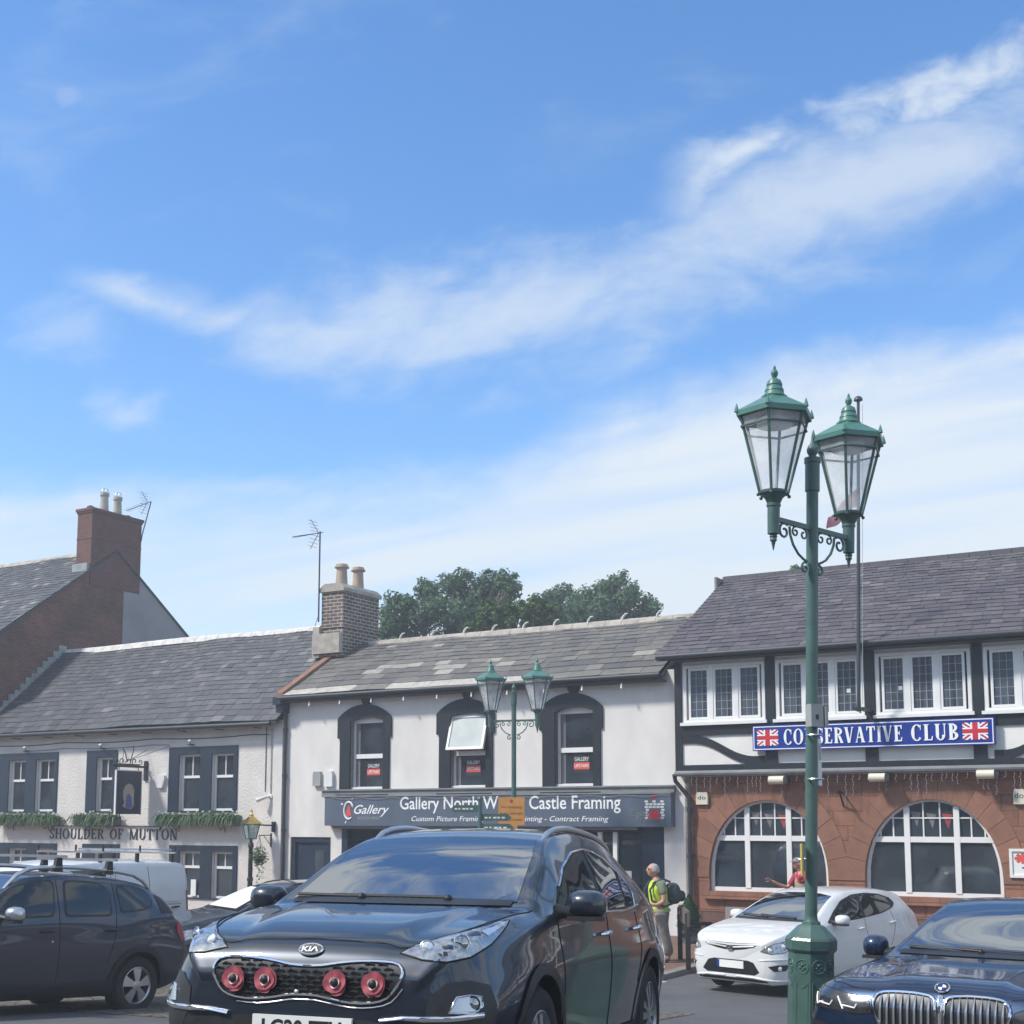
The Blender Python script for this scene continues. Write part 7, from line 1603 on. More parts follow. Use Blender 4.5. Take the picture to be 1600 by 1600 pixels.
wallbox('alarm_box', 'cream alarm box high on the sandstone beside the club drainpipe', 'alarm box', 1089, 1238, 1107.5, 1257, .07, 'box_cream', text=[('do', .4, .7, .32)])
wallbox('alarm_box', 'cream alarm box on the sandstone at the right edge of the photo', 'alarm box', 1583.5, 1233, 1603, 1256.5, .07, 'box_cream', text=[('do', .4, .75, .36)])
uc, zc = fp(420, 1248); t = Thing('security_camera', 'white bullet security camera on the pub wall above the brass lantern', 'camera', (uc, 0, zc)); m = MB(); m.lathe([(.07, 0), (.07, .03), (.03, .04)], 12, axis='y'); m.v = [(a+uc+.06, -b, c+zc+.06) for a, b, c in m.v]; t.part('mount', m, 'box_white', smooth=40); m = MB(); m.tube([(uc+.06, -.05, zc+.06), (uc-.02, -.14, zc+.03), (uc-.2, -.26, zc-.05)], [.03, .05, .055], 10); t.part('body', m, 'box_white', smooth=40)
m = MB(); m.tube([(uc+.07, -.02, zc+.1), (uc+.07, -.02, 4.85)], .012, 5); t.part('conduit', m, 'box_grey')
for i, x in enumerate((46, 164, 303)):
    u, z = fp(x, [1172, 1168, 1162][i]); t = Thing('wall_spotlight', ['small spotlight above the leftmost paired pub window', 'small spotlight above the single pub window', 'small spotlight above the right hand paired pub window'][i], 'spotlight', (u, 0, z), group='spotlights on the pub'); m = MB(); m.box(u-.12, u+.02, -.12, -.001, z-.04, z-.015); m.tube([(u-.05, -.1, z-.02), (u+.08, -.2, z+.06)], .012, 5); t.part('arm', m, 'iron_black'); m = MB(); m.ball((u+.06, -.22, z+.06), .05, 8, sc=(1.2, 1, .8)); t.part('lamp_head', m, 'box_white', smooth=50)
m = MB(); Q = [(-18.8+.6*i, -.015, 4.72-.05*abs(math.sin(i*.52))) for i in range(20)]; m.tube(Q, .012, 5); m.tube([(a, -.016, c-.17) for a, b_, c in Q[3:14]], .008, 4); m.tube([(-7.5, -.015, 4.9), (-7.5, -.015, 3.2)], .01, 5); solo('wall_cable', m, 'iron_black', 'thin black cable clipped along the pub wall below the gutter', 'cable', (-13, -.01, 4.7))
for i, x in enumerate((1216, 1373, 1542)):
    u, z = fp(x, [1219, 1215, 1210][i], -.25); t = Thing('floodlight', ['cream floodlight over the left arched club window', 'cream floodlight over the gap between the two arched club windows', 'cream floodlight over the right arched club window'][i], 'floodlight', (u, -.25, z), group='floodlights under the club string course'); m = MB(); m.tube([(u-.17, -.32, z), (u+.15, -.32, z)], .085, 14); t.part('lamp_head', m, 'box_cream', smooth=40); m = MB(); m.box(u+.151, u+.24, -.4, -.2, z-.08, z+.06); m.box(u-.02, u+.2, -.29, -.2, z+.06, z+.10); t.part('bracket', m, 'wood_dark')
# icicle lights under the string course
rnd = random.Random(12); m = MB(); u = 4.6; m.tube([(4.5, -.27, 3.392), (12.1, -.27, 3.392)], .006, 4)
while u < 12.0:
    n = rnd.choice((2, 4, 6, 3, 8)); z = 3.39
    m.tube([(u+.01*math.sin(k*2.2), -.27, z-.055*k) for k in range(n+1)], .0035, 4)
    for k in range(1, n+1): m.ball((u+.012*math.sin(k*2.2), -.272, z-.055*k), .011, 5)
    u += rnd.uniform(.08, .22)
solo('icicle_lights', m, mat('bulb_clear', (.30, .30, .30), .3, .1, 5), 'string of unlit icicle lights hanging along the club stone course', 'string lights', (8, -.27, 3.3))
rnd = random.Random(14); m = MB(); Q = []
for i in range(41): Q.append((-5.1+9.2*i/40, -.27, 3.03-.05*abs(math.sin(i*.8))))
m.tube(Q, .005, 4)
for i, q in enumerate(Q):
    for k in range(rnd.choice((0, 1, 2, 3))): m.ball((q[0]+.02*k, -.272, q[2]-.06*(k+1)), .009, 5)
solo('icicle_lights', m, 'bulb_clear', 'string of tiny unlit lights along the top edge of the gallery fascia', 'string lights', (-.5, -.27, 3.0))
# club notice board, wall flagpole and flag, bench, topiary, posters
u0, z1 = fp(1577, 1326); z0 = fp(1577, 1371)[1]
t = Thing('notice_board', 'white framed notice with a red emblem on the sandstone beside the right arched window', 'notice board', (u0+.4, 0, z0)); m = MB(); bars(m, u0, u0+.8, z0, z1, .05, -.06, -.001); f = t.part('frame', m, 'white_paint'); m = MB(); m.box(u0+.04, u0+.76, -.03, -.0012, z0+.04, z1-.04); t.part('paper', m, 'plate_white', parent=f)
m = MB(); cx = u0+.24; cz = z0+.36
for a in range(0, 180, 45): q = R(a); m.prism([(cx+.15*math.cos(q)+.03*math.sin(q), cz+.1*math.sin(q)-.03*math.cos(q)), (cx+.15*math.cos(q)-.03*math.sin(q), cz+.1*math.sin(q)+.03*math.cos(q)), (cx-.15*math.cos(q)-.03*math.sin(q), cz-.1*math.sin(q)+.03*math.cos(q)), (cx-.15*math.cos(q)+.03*math.sin(q), cz-.1*math.sin(q)-.03*math.cos(q))], lambda p, q_, d: (p, d, q_), -.0325-a*.00001, -.0302)
t.part('printed_emblem', m, 'poster_red', parent=f); m = MB(); m.box(u0+.22, u0+.56, -.032, -.0305, z0+.17, z0+.2); t.part('faint_print', m, 'sign_blue', parent=f)
w = -.80; uf = fp(1338, 1000, w)[0]; zt = fp(1340, 626, w)[1]; zb = fp(1337, 1108, w)[1]
t = Thing('flagpole', 'tall slim grey flagpole fixed to the club front above its blue sign', 'flagpole', (uf, w, zb)); m = MB(); uT = fp(1341, 626, w)[0]; m.tube([(uf, w, zb-.05), (uT, w, zt)], [.04, .03], 12); t.part('pole', m, mat('pole_grey', (.03, .045, .055), .5, .1, 5), smooth=40)
m = MB(); m.lathe([(.02, zt), (.09, zt+.0), (.085, zt+.04), (.05, zt+.08), (.005, zt+.095)], 14, (uT, w, 0)); t.part('cap', m, 'pole_grey', smooth=40)
m = MB(); m.box(uf-.09, uf+.12, w-.06, w+.06, zb-.03, zb+.03); m.box(uf+.02, uf+.10, w+.06, -.161, zb-.028, zb+.028); t.part('bracket', m, 'iron_black'); m = MB(); m.tube([(uf+.09, w-.03, zb+.1), (uT+.09, w-.03, zt-.1)], .006, 4); t.part('halyard', m, 'box_grey')
m = MB(); u2, z2 = fp(1300, 783, w); nx, nz = 12, 8; zf1 = zt-.35; P = []
ztop = fp(1326, 770, w)[1]
for i in range(nx+1):
    for j in range(nz+1): s = i/nx; q = j/nz; P.append((uf+(uT-uf)*(ztop-zb)/(zt-zb)-.02-s*.62, w+.10*math.sin(s*9+q*2)*s, ztop+.05-.42*s-q*(.34-.08*s)-.1*s*s+.04*math.sin(s*7)))
m.add(P, [(i*(nz+1)+j, (i+1)*(nz+1)+j, (i+1)*(nz+1)+j+1, i*(nz+1)+j+1) for i in range(nx) for j in range(nz)]); m2 = len(P); m.add([(a, b_+.006, c) for a, b_, c in P], [(i*(nz+1)+j+1, (i+1)*(nz+1)+j+1, (i+1)*(nz+1)+j, i*(nz+1)+j) for i in range(nx) for j in range(nz)])
solo('flag', m, mat('flag_faded', (.22, .09, .13), .8, .3, 4), 'small faded red flag drooping from the club flagpole behind the near lantern', 'flag', (uf, w, ztop), smooth=60)
# bench
def bench():
    u, v = uv_of(*((EYE + ray(1068, 1500)*(2.5/-ray(1068, 1500).z)).xy)); t = Thing('bench', 'dark wooden bench beside the man in the yellow vest', 'bench', (0, 0, 0), FA @ Matrix.Translation((u-.05, -v+.1, 0)) @ Matrix.Rotation(R(-62), 4, 'Z'))
    L_ = 1.5
    for sx in (0, L_):
        for y, h in ((-.05, .92), (.45, .62)): m = MB(); m.box(sx-.04, sx+.04, y-.04, y+.04, 0, h); t.part('leg', m, 'wood_dark')
        m = MB(); m.box(sx-.045, sx+.045, .0, .52, .6, .66); t.part('arm_rest', m, 'wood_dark')
    m = MB(); m.box(-.08, L_+.08, -.065, -.02, .70, .96); b = t.part('backrest', m, mat('wood_grey', (.12, .105, .09), .75, .25, 4)); m = MB(); m.lathe([(.03, 0), (.03, .012), (.01, .012)], 14, axis='y'); m.v = [(a+.14, -.065-b_, c+.83) for a, b_, c in m.v]; m.v += []; t.part('bench_plaque', m, 'box_white', parent=b)
    for y in (.02, .15, .28, .41): m = MB(); m.box(-.06, L_+.06, y-.055, y+.055, .42, .455); t.part('seat_slat', m, 'wood_dark')
    m = MB(); m.box(0, L_, .39, .43, .36, .415); t.part('rail', m, 'wood_dark')
bench()
ut, vt = 4.90, 1.25
t = Thing('topiary', 'clipped cone shaped green shrub in a slate tub beside the club drainpipe', 'shrub', (ut, -vt, 0)); m = MB(); m.prism([(-.15, 0), (.15, 0), (.18, .30), (-.18, .30)], lambda a, b, d: (ut+a, d, b), -vt-.17, -vt+.17); t.part('tub', m, 'planter_slate'); m = MB(); rnd = random.Random(2)
for i in range(2600):
    h = rnd.random()**1.3; r = (.23*math.sin(min(1, (1-h)*1.25)*math.pi/2))*rnd.uniform(.72, 1.08)*(1+.1*math.sin(h*23)); a = rnd.random()*6.28; p = Vector((ut+r*math.cos(a), -vt+r*math.sin(a), .30+h*.66)); d = Vector((math.cos(a), math.sin(a), rnd.gauss(.4, .4))).normalized(); X = d.orthogonal().normalized(); q = rnd.random()*6.28; X = X*math.cos(q)+d.cross(X)*math.sin(q); Y = d.cross(X); s = rnd.uniform(.014, .03)
    m.add([tuple(p-X*s), tuple(p-Y*s*.5+d*.006), tuple(p+X*s+d*.01), tuple(p+Y*s*.5+d*.006)], [(0, 1, 2, 3)], 0, max(.01, rnd.random()))
m.lathe([(.17, .29), (.19, .45), (.16, .65), (.09, .82), (.02, .9)], 16, (ut, -vt, 0), t=.05); t.part('foliage', m, 'leaf_topiary')
up, zp = fp(1135, 1425, -.08); m = MB(); m.box(up-.02, up+.9, -.10, -.0712, .28, .66); solo('stone_plaque', m, mat('plaque_grey', (.26, .24, .24), .8, .1, 4), 'pale grey plaque set in the stone plinth behind the white hatchback', 'plaque', (up, -.09, .3))
for i, (x, nm) in enumerate(((584, 'first'), (740, 'middle'), (909, 'right hand'))):
    y = [1191, 1186, 1181][i]; w = .127; u, z = fp(x, y+12, w); t = Thing('gallery_poster', 'Gallery Upstairs poster in the %s arched gallery window' % nm, 'poster', (u, w, z), group='posters in the gallery windows'); m = MB(); m.box(u-.2, u+.2, w-.003, w+.0, z-.22, z+.17); b = t.part('sheet', m, 'poster_dark'); m = MB(); m.box(u-.2, u+.2, w-.006, w-.0032, z-.13, z+.03); t.part('red_panel', m, 'poster_red', parent=b)
    m = MB(); put_text(m, 'GALLERY', u-.18, z+.06, w-.0035, .36, .085, depth=.002); t.part('lettering', m, 'letter_white', parent=b); m = MB(); put_text(m, 'UPSTAIRS', u-.18, z-.085, w-.0065, .36, .075, depth=.002); t.part('lettering', m, 'letter_white', parent=b)
u, z = fp(300, 1385, -.03)
for i, (x, y, hh) in enumerate(((302, 1387, .22), (306, 1415, .1))): u, z = fp(x, y, .05); m = MB(); m.box(u-.09, u+.09, .045, .058, z-hh, z+hh); solo('window_notice', m, 'plate_white', ['tall white notice in the ground floor pub window behind the van', 'low white notice under the tall one in the ground floor pub window'][i], 'notice', (u, .05, z))
# blue, white and red barrier post end behind the crossover wing
d = ray(326, 1440); P0 = EYE+d*24.0; gx, gy = P0.x, P0.y
t = Thing('striped_post', 'short post banded blue, white and red on the pavement behind the grey bonnet', 'post', (0, 0, 0), FR(gx, gy, 0)); ztop = (EYE+ray(326, 1415)*(24/1)).z
for a, b, mt in ((-.22, 0, 'bin_blue'), (-.44, -.22, 'box_white'), (-ztop, -.44, 'rail_red')): m = MB(); m.lathe([(.075, ztop+a), (.078, ztop+b-.02), (.06, ztop+b)] if mt == 'bin_blue' else [(.07, ztop+a), (.07, ztop+b)], 14); t.part('band', m, mt, smooth=40)
# aerials
def aerial(u, w, z0, z1, arm, label, kind):
    t = Thing('tv_aerial', label, 'aerial', (u, w, z0)); m = MB()
    if kind: m.tube([(u, w, z0), (u, w, z1)], .022, 6)
    else: m.tube([(u, w, z0), (u+.05, w, z0+.25), (u+.3, w+.1, z1-.1), (u+.32, w+.1, z1)], .02, 6)
    t.part('mast', m, 'pole_grey'); m = MB(); bx = u if kind else u+.3; bz = z1-.04
    m.tube([(bx+.1, w, bz), (bx-arm, w-.1, bz-.03 if kind else bz-.22)], .012, 5)
    for k in range(9): s = k/8; x = bx-arm*s; zz = bz-(.03 if kind else .22)*s; m.tube([(x, w-.16-.1*s, zz), (x, w+.16-.1*s, zz)] if not kind else [(x, w-.14, zz-.05), (x, w+.14, zz+.05)], .006, 4)
    for sg in (1, -1):
        for k in range(4): m.tube([(bx-.18-.03*k, w-.2, bz+sg*(.06+.1*k)), (bx-.18-.03*k, w+.2, bz+sg*(.06+.1*k))], .006, 4)
        m.tube([(bx-.05, w, bz), (bx-.34, w, bz+sg*.42)], .009, 4)
    t.part('antenna', m, 'pole_grey')
aerial(-7.14, 1.62, 7.9, 10.45, .9, 'tall rooftop tv aerial strapped to the brick stack between pub and gallery', 1)
aerial(-18.87, 6.1, 12.3, 13.75, .95, 'crooked tv aerial on the big brick chimney at far left', 0)
m = MB(); m.tube([(-7.14, 1.62, 8.1), (-7.4, 1.8, 7.85), (-7.9, 2.4, 7.65)], .007, 4); solo('aerial_cable', m, 'iron_black', 'thin cable sagging from the tall aerial to the pub roof', 'cable', (-7.4, 1.8, 7.8))
# ================================================================ PEOPLE
def skin_mesh(name, verts, edges, radii, sub=2, root=0):
    me = bpy.data.meshes.new(name); me.from_pydata(verts, edges, []); ob = bpy.data.objects.new(name, me); C.objects.link(ob)
    md = ob.modifiers.new('s', 'SKIN'); md.use_smooth_shade = True
    sk = me.skin_vertices[0].data
    for i, r in enumerate(radii): sk[i].radius = (r, r) if not isinstance(r, tuple) else r
    for i in range(len(radii)): sk[i].use_root = (i == root)
    m2 = ob.modifiers.new('d', 'SUBSURF'); m2.levels = sub; m2.render_levels = sub
    r = evaluated(ob); bpy.data.objects.remove(ob); bpy.data.meshes.remove(me); return r
def add_mesh(t, name, me, mt, parent=None):
    me.materials.clear(); me.materials.append(MATS[mt]); me.polygons.foreach_set('use_smooth', [True]*len(me.polygons)); me.name = name
    ob = bpy.data.objects.new(name, me); C.objects.link(ob); ob.parent = parent or t.root; return ob
class Sk:
    def __init__(s): s.v = []; s.e = []; s.r = []
    def chain(s, pts, start=None):
        prev = start
        for p, r in pts:
            s.v.append(p); s.r.append(r); i = len(s.v)-1
            if prev is not None: s.e.append((prev, i))
            prev = i
        return prev
    def build(s, name, sub=2): return skin_mesh(name, s.v, s.e, s.r, sub)
def head_mesh(h, c, face, tilt=0.0):                     # head with brow, nose, mouth, chin and ears; face looks along -x of the person
    m = MB(); k = 28; n = 22
    for i in range(n+1):
        ph = math.pi*i/n; z = math.cos(ph)
        for j in range(k):
            a = 2*math.pi*j/k; r = math.sin(ph); x = -r*math.cos(a); y = r*math.sin(a); f = max(0, math.cos(a))
            sx, sy, sz = .098, .076, .118
            X, Y, Z = x*sx, y*sy, z*sz
            if z < 0: Y *= 1-.28*(-z); X = X*(1-.12*(-z)) - .014*(-z)*(1 if f > 0 else .2)
            g = lambda zz, aa, ww, wh: math.exp(-((z-zz)/wh)**2)*math.exp(-((math.atan2(math.sin(a-aa), math.cos(a-aa)))/ww)**2)
            X -= .024*g(-.12, 0, .16, .16)+.008*g(.18, 0, .7, .12)+.006*g(-.45, 0, .3, .07)+.006*g(-.58, 0, .28, .07)+.014*g(-.85, 0, .5, .16)
            X += .010*g(.04, .42, .2, .10)+.010*g(.04, -.42, .2, .10)+.005*g(-.515, 0, .3, .03)
            m.v.append((X, Y, Z))
    for i in range(n):
        for j in range(k): m.f.append([i*k+j, (i+1)*k+j, (i+1)*k+(j+1) % k, i*k+(j+1) % k]); m.m.append(0); m.t.append(0)
    for sg in (1, -1): m.ball((.012, sg*.078, -.005), .03, 10, sc=(.6, .35, 1.1))
    T = Matrix.Translation(c) @ Matrix.Rotation(tilt, 4, 'Y'); m.v = [tuple(T @ Vector(v)) for v in m.v]; return m, T
def hand(sk_parts, wrist, dirv, side, palm_n, curl=.5, sc=1.0):
    """five separate fingers on a palm; returns chains for one skinned surface"""
    d = Vector(dirv).normalized(); n = Vector(palm_n).normalized(); s = d.cross(n).normalized()*side; w = Vector(wrist); out = []
    for k, (off, ln) in enumerate(((-.030, .062), (-.010, .074), (.011, .070), (.031, .055))):
        b = w+d*.088*sc+s*off*sc; pts = [(tuple(w+d*.04*sc+s*off*.7*sc), .0125*sc), (tuple(b), .0105*sc)]; q = b; a = 0.0
        for j in range(3):
            a += curl*(.5+.25*j); q = q+(d*math.cos(a)+n*math.sin(a))*ln*sc*[.45, .32, .25][j]; pts.append((tuple(q), (.0092-.0009*j)*sc))
        out.append(pts)
    q0 = w+d*.025*sc-s*.022*sc; q1 = q0+(d*.55-s*.75+n*.25).normalized()*.045*sc; q2 = q1+(d*.85-s*.2+n*.4).normalized()*.035*sc; q3 = q2+(d*.9+n*.4).normalized()*.026*sc
    out.append([(tuple(q0), .014*sc), (tuple(q1), .0115*sc), (tuple(q2), .010*sc), (tuple(q3), .0085*sc)])
    return out
def join_meshes(mes):
    bm = bmesh.new()
    for me in mes: bm.from_mesh(me); bpy.data.meshes.remove(me)
    r = bpy.data.meshes.new('body'); bm.to_mesh(r); bm.free(); return r
def person_vest():
    d = ray(1030, 1503); P0 = EYE+d*(2.5/-d.z); H = 1.70
    t = Thing('person', 'grey haired man in a yellow high visibility vest with a dark backpack and walking stick', 'person', (0, 0, 0), FR(P0.x, P0.y, 0, R(12)))
    # faces -x. slightly stooped; feet a little apart
    hip = (.02, 0, .92); chest = (-.02, 0, 1.24); neck = (-.035, 0, 1.43)
    s = Sk(); p = s.chain([(hip, .125), ((.01, 0, 1.06), .122), (chest, .15), ((-.025, 0, 1.37), .085), (neck, .058), ((-.06, 0, 1.50), .056)])
    mes = []
    for sg in (1, -1):
        sh = 2
        ar = [((-.02, sg*.19, 1.36), .062), ((-.0+.0, sg*.235, 1.20), .052), ((.02, sg*.245, 1.07), .043), ((-.10, sg*.24, .97), .038), ((-.20, sg*.225, .93), .027)] if sg > 0 else [((-.02, sg*.19, 1.36), .062), ((.01, sg*.235, 1.20), .052), ((-.0, sg*.245, 1.06), .043), ((-.12, sg*.24, 1.0), .037), ((-.22, sg*.21, 1.02), .027)]
        s.chain(ar, 3)
        leg = [((.03+sg*.03, sg*.10, .80), .095), ((.02-sg*.03, sg*.105, .50), .066), ((.045-sg*.05, sg*.11, .28), .062), ((.07-sg*.06, sg*.11, .09), .042), ((-.02-sg*.06, sg*.115, .035), .036), ((-.10-sg*.06, sg*.12, .03), .026)]
        s.chain(leg, 0)
    body = s.build('body')
    hs = []
    for w, dv, sd, pn in (((-.20, .225, .93), (-1, 0, -.35), 1, (.2, -.5, -1)), ((-.22, -.21, 1.02), (-1, .1, .1), -1, (.1, .6, -1))):
        k = Sk(); a = k.chain([(w, .026), (tuple(Vector(w)+Vector(dv).normalized()*.045), .030)])
        hm = k.build('h', 1); hs.append(hm)
        for f in hand(None, w, dv, sd, pn, .75): q = Sk(); q.chain(f); hs.append(q.build('f', 1))
    hd, T = head_mesh(.23, (-.085, 0, 1.595), 0, .12); hme = mesh_of('hd', hd, 'skin')
    b = add_mesh(t, 'body', join_meshes([body, hme]+hs), 'skin')
    m = MB(); k = 24                                      # short grey hair round the back and sides
    for i in range(9):
        for j in range(k+1):
            a = R(62)+R(236)*j/k; ph = R(30)+R(78)*i/8; X = -math.sin(ph)*math.cos(a)*.105+.003; Y = math.sin(ph)*math.sin(a)*.083; Z = math.cos(ph)*.124; m.v.append(tuple(T @ Vector((X+.002*math.sin(i*5+j*3), Y, Z+.002*math.cos(j*7)))))
    for i in range(8):
        for j in range(k): m.f.append([i*(k+1)+j, i*(k+1)+j+1, (i+1)*(k+1)+j+1, (i+1)*(k+1)+j]); m.m.append(0); m.t.append(0)
    me = mesh_of('hair', m, 'hair_grey', smooth=60); ob = bpy.data.objects.new('hair', me); C.objects.link(ob); ob.parent = b
    md = ob.modifiers.new('t', 'SOLIDIFY'); md.thickness = .014; md.offset = -1; me2 = evaluated(ob); ob.modifiers.clear(); ob.data = me2
    m = MB()
    for sg in (1, -1): m.tube([T @ Vector((-.094-.0*q, sg*.034+.026*math.cos(q*math.pi/8), .012+.02*math.sin(q*math.pi/8))) for q in range(16)], .0035, 4, closed=True); m.tube([T @ Vector((-.09, sg*.06, .015)), T @ Vector((.01, sg*.08, .012))], .003, 4)
    t.part('glasses', m, 'iron_black', parent=b)
    m = MB()
    for sg in (1, -1): m.ball(T @ Vector((-.086, sg*.033, .008)), .012, 8)
    t.part('eye', m, 'letter_black', parent=b)
    t.root.scale = (1.08, 1.14, 1)
    # clothes
    q = Sk(); q.chain([((.02, 0, .98), .148), ((.01, 0, 1.08), .142), (chest, .162), ((-.022, 0, 1.36), .10), ((-.033, 0, 1.41), .068)])
    for sg in (1, -1): q.chain([((-.02, sg*.185, 1.365), .072), ((-.003, sg*.232, 1.235), .068), ((.006, sg*.24, 1.17), .064)], 3)
    add_mesh(t, 't_shirt', q.build('t'), 'tshirt', b)
    q = Sk(); q.chain([((.025, 0, .80), .172), ((.02, 0, .90), .165), ((.01, 0, 1.02), .158), ((-.005, 0, 1.16), .166), ((-.02, 0, 1.29), .165), ((-.022, 0, 1.375), .115)]); 
    for sg in (1, -1): q.chain([((-.022, sg*.15, 1.385), .06)], 4)
    v = add_mesh(t, 'hi_vis_vest', q.build('v'), 'hivis', b)
    for z in (.90, 1.02): m = MB(); n = 28; m.add([(.02-(z-.9)*.1+(.172-.02*(z-.9))*1.02*math.cos(2*math.pi*i/n), (.172-.02*(z-.9))*1.02*math.sin(2*math.pi*i/n), z+dz) for dz in (-.022, .022) for i in range(n)], [(i, (i+1) % n, n+(i+1) % n, n+i) for i in range(n)]); t.part('reflective_band', m, 'hivis_band', parent=v, smooth=60)
    q = Sk(); q.chain([((.015, 0, 1.0), .15), ((.022, 0, .92), .16), ((.02, 0, .80), .168)])
    for sg in (1, -1): q.chain([((.03+sg*.03, sg*.098, .70), .128), ((.02-sg*.02, sg*.108, .50), .108), ((.045-sg*.045, sg*.115, .28), .10), ((.075-sg*.06, sg*.115, .10), .092)], 2)
    add_mesh(t, 'trousers', q.build('tr'), 'trouser', b)
    for sg in (1, -1): q = Sk(); q.chain([((.09-sg*.06, sg*.112, .06), .05), ((.0-sg*.06, sg*.116, .05), .052), ((-.09-sg*.06, sg*.12, .042), .045), ((-.135-sg*.06, sg*.122, .036), .032)]); add_mesh(t, 'shoe', q.build('sh'), 'shoe', b)
    # backpack and stick are things of their own
    fr = t.root.matrix_world.copy(); bt = Thing('backpack', 'dark blue grey backpack worn by the man in the yellow vest', 'backpack', (0, 0, 0), fr @ Matrix.Translation((.15, 0, .95)))
    q = Sk(); q.chain([((.075, 0, .04), .12), ((.10, 0, .16), .155), ((.095, 0, .30), .15), ((.06, 0, .43), .10)]); add_mesh(bt, 'bag', q.build('bp'), 'backpack')
    q = Sk(); q.chain([((.24, 0, .08), .07), ((.25, 0, .2), .085), ((.225, 0, .29), .06)]); add_mesh(bt, 'pocket', q.build('pk'), 'backpack')
    for sg in (1, -1): m = MB(); m.tube([(.02, sg*.1, .44), (-.10, sg*.12, .49), (-.26, sg*.125, .44), (-.335, sg*.13, .30), (-.31, sg*.15, .12), (-.10, sg*.165, .02), (.05, sg*.1, .06)], .02, 6); bt.part('shoulder_strap', m, 'backpack', smooth=60)
    m = MB(); m.tube([(.0, .27, .06), (.02, .262, .90), (-.02, .26, .97), (-.1, .255, .975)], .013, 8); solo('walking_stick', m, 'iron_black', 'thin dark walking stick hanging beside the man in the yellow vest', 'stick', frame=fr @ Matrix.Translation((.0, 0, .0)), smooth=60)
person_vest()
def person_red():
    d = ray(1252, 1372); Y = 26.3; P0 = EYE+d*(Y/d.y)
    zt = (EYE+ray(1246, 1340)*(Y/ray(1246, 1340).y)).z; o = zt-1.72
    t = Thing('person', 'older person in red shirt, beige gilet and cap pointing by the arched club window', 'person', (0, 0, 0), FR(P0.x, P0.y, o, R(10)))
    s = Sk(); s.chain([((.05, 0, .92), .14), ((.04, 0, 1.08), .135), ((.01, 0, 1.26), .15), ((-.01, 0, 1.39), .085), ((-.03, 0, 1.45), .058), ((-.05, 0, 1.51), .055)])
    s.chain([((-.02, .19, 1.37), .062), ((-.12, .24, 1.20), .05), ((-.20, .25, 1.11), .043), ((-.40, .22, 1.17), .036), ((-.55, .20, 1.25), .027)], 3)
    s.chain([((.02, -.19, 1.37), .062), ((.05, -.24, 1.20), .05), ((.03, -.25, 1.08), .043), ((-.05, -.24, .95), .036), ((-.09, -.23, .86), .027)], 3)
    for sg in (1, -1): s.chain([((.05, sg*.10, .80), .105), ((.04, sg*.105, .50), .068), ((.06, sg*.11, .28), .062), ((.08, sg*.11, .09), .042), ((-.05, sg*.115, .035), .034)], 0)
    hs = []
    for w, dv, sd, pn, cu in (((-.55, .20, 1.25), (-1, 0, .42), 1, (0, -.4, -1), .25), ((-.09, -.23, .86), (-.2, 0, -1), -1, (0, 1, 0), .5)):
        k = Sk(); k.chain([(w, .026), (tuple(Vector(w)+Vector(dv).normalized()*.045), .030)]); hs.append(k.build('h', 1))
        for f in hand(None, w, dv, sd, pn, cu): q = Sk(); q.chain(f); hs.append(q.build('f', 1))
    hd, T = head_mesh(.23, (-.07, 0, 1.60), 0, .05); b = add_mesh(t, 'body', join_meshes([s.build('body'), mesh_of('hd', hd, 'skin')]+hs), 'skin')
    m = MB(); k = 24; prof = [(1.06, .25), (1.08, .38), (1.0, .62), (.80, .86), (.45, 1.03), (.02, 1.08)]
    for r, z in prof:
        for j in range(k): a = 2*math.pi*j/k; m.v.append(tuple(T @ Vector((r*.1*math.cos(a), r*.08*math.sin(a), z*.118))))
    m.f = [[i*k+j, i*k+(j+1) % k, (i+1)*k+(j+1) % k, (i+1)*k+j] for i in range(5) for j in range(k)]; m.m = [0]*len(m.f); m.t = [0]*len(m.f)
    m.prism([(-.085+.0*j, 0) for j in range(0)] or [(-.17, -.045), (-.10, -.075), (-.06, -.078), (-.06, .078), (-.10, .075), (-.17, .045)], lambda a, c, e: tuple(T @ Vector((a, c, e+.0))), .035, .045); t.part('cap', m, 'cap_grey', parent=b, smooth=50)
    q = Sk(); q.chain([((.05, 0, .90), .152), ((.04, 0, 1.08), .15), ((.01, 0, 1.26), .162), ((-.008, 0, 1.38), .10), ((-.025, 0, 1.43), .07)])
    q.chain([((-.02, .185, 1.375), .075), ((-.115, .238, 1.205), .066), ((-.17, .248, 1.14), .06)], 3); q.chain([((.02, -.185, 1.375), .075), ((.05, -.238, 1.205), .066)], 3); add_mesh(t, 'shirt', q.build('sh'), 'red_shirt', b)
    q = Sk(); q.chain([((.055, 0, .84), .17), ((.045, 0, 1.02), .165), ((.02, 0, 1.2), .176), ((.005, 0, 1.34), .14), ((-.01, 0, 1.42), .088)]); add_mesh(t, 'gilet', q.build('gi'), 'gilet', b)
    q = Sk(); q.chain([((.05, 0, .92), .15), ((.05, 0, .80), .15)])
    for sg in (1, -1): q.chain([((.05, sg*.10, .72), .11), ((.04, sg*.105, .50), .088), ((.06, sg*.11, .28), .08), ((.08, sg*.11, .09), .072)], 1)
    add_mesh(t, 'trousers', q.build('tr'), 'trouser', b)
    for sg in (1, -1): q = Sk(); q.chain([((.09, sg*.112, .06), .05), ((-.02, sg*.116, .05), .05), ((-.12, sg*.12, .04), .036)]); add_mesh(t, 'shoe', q.build('sh'), 'shoe', b)
person_red()
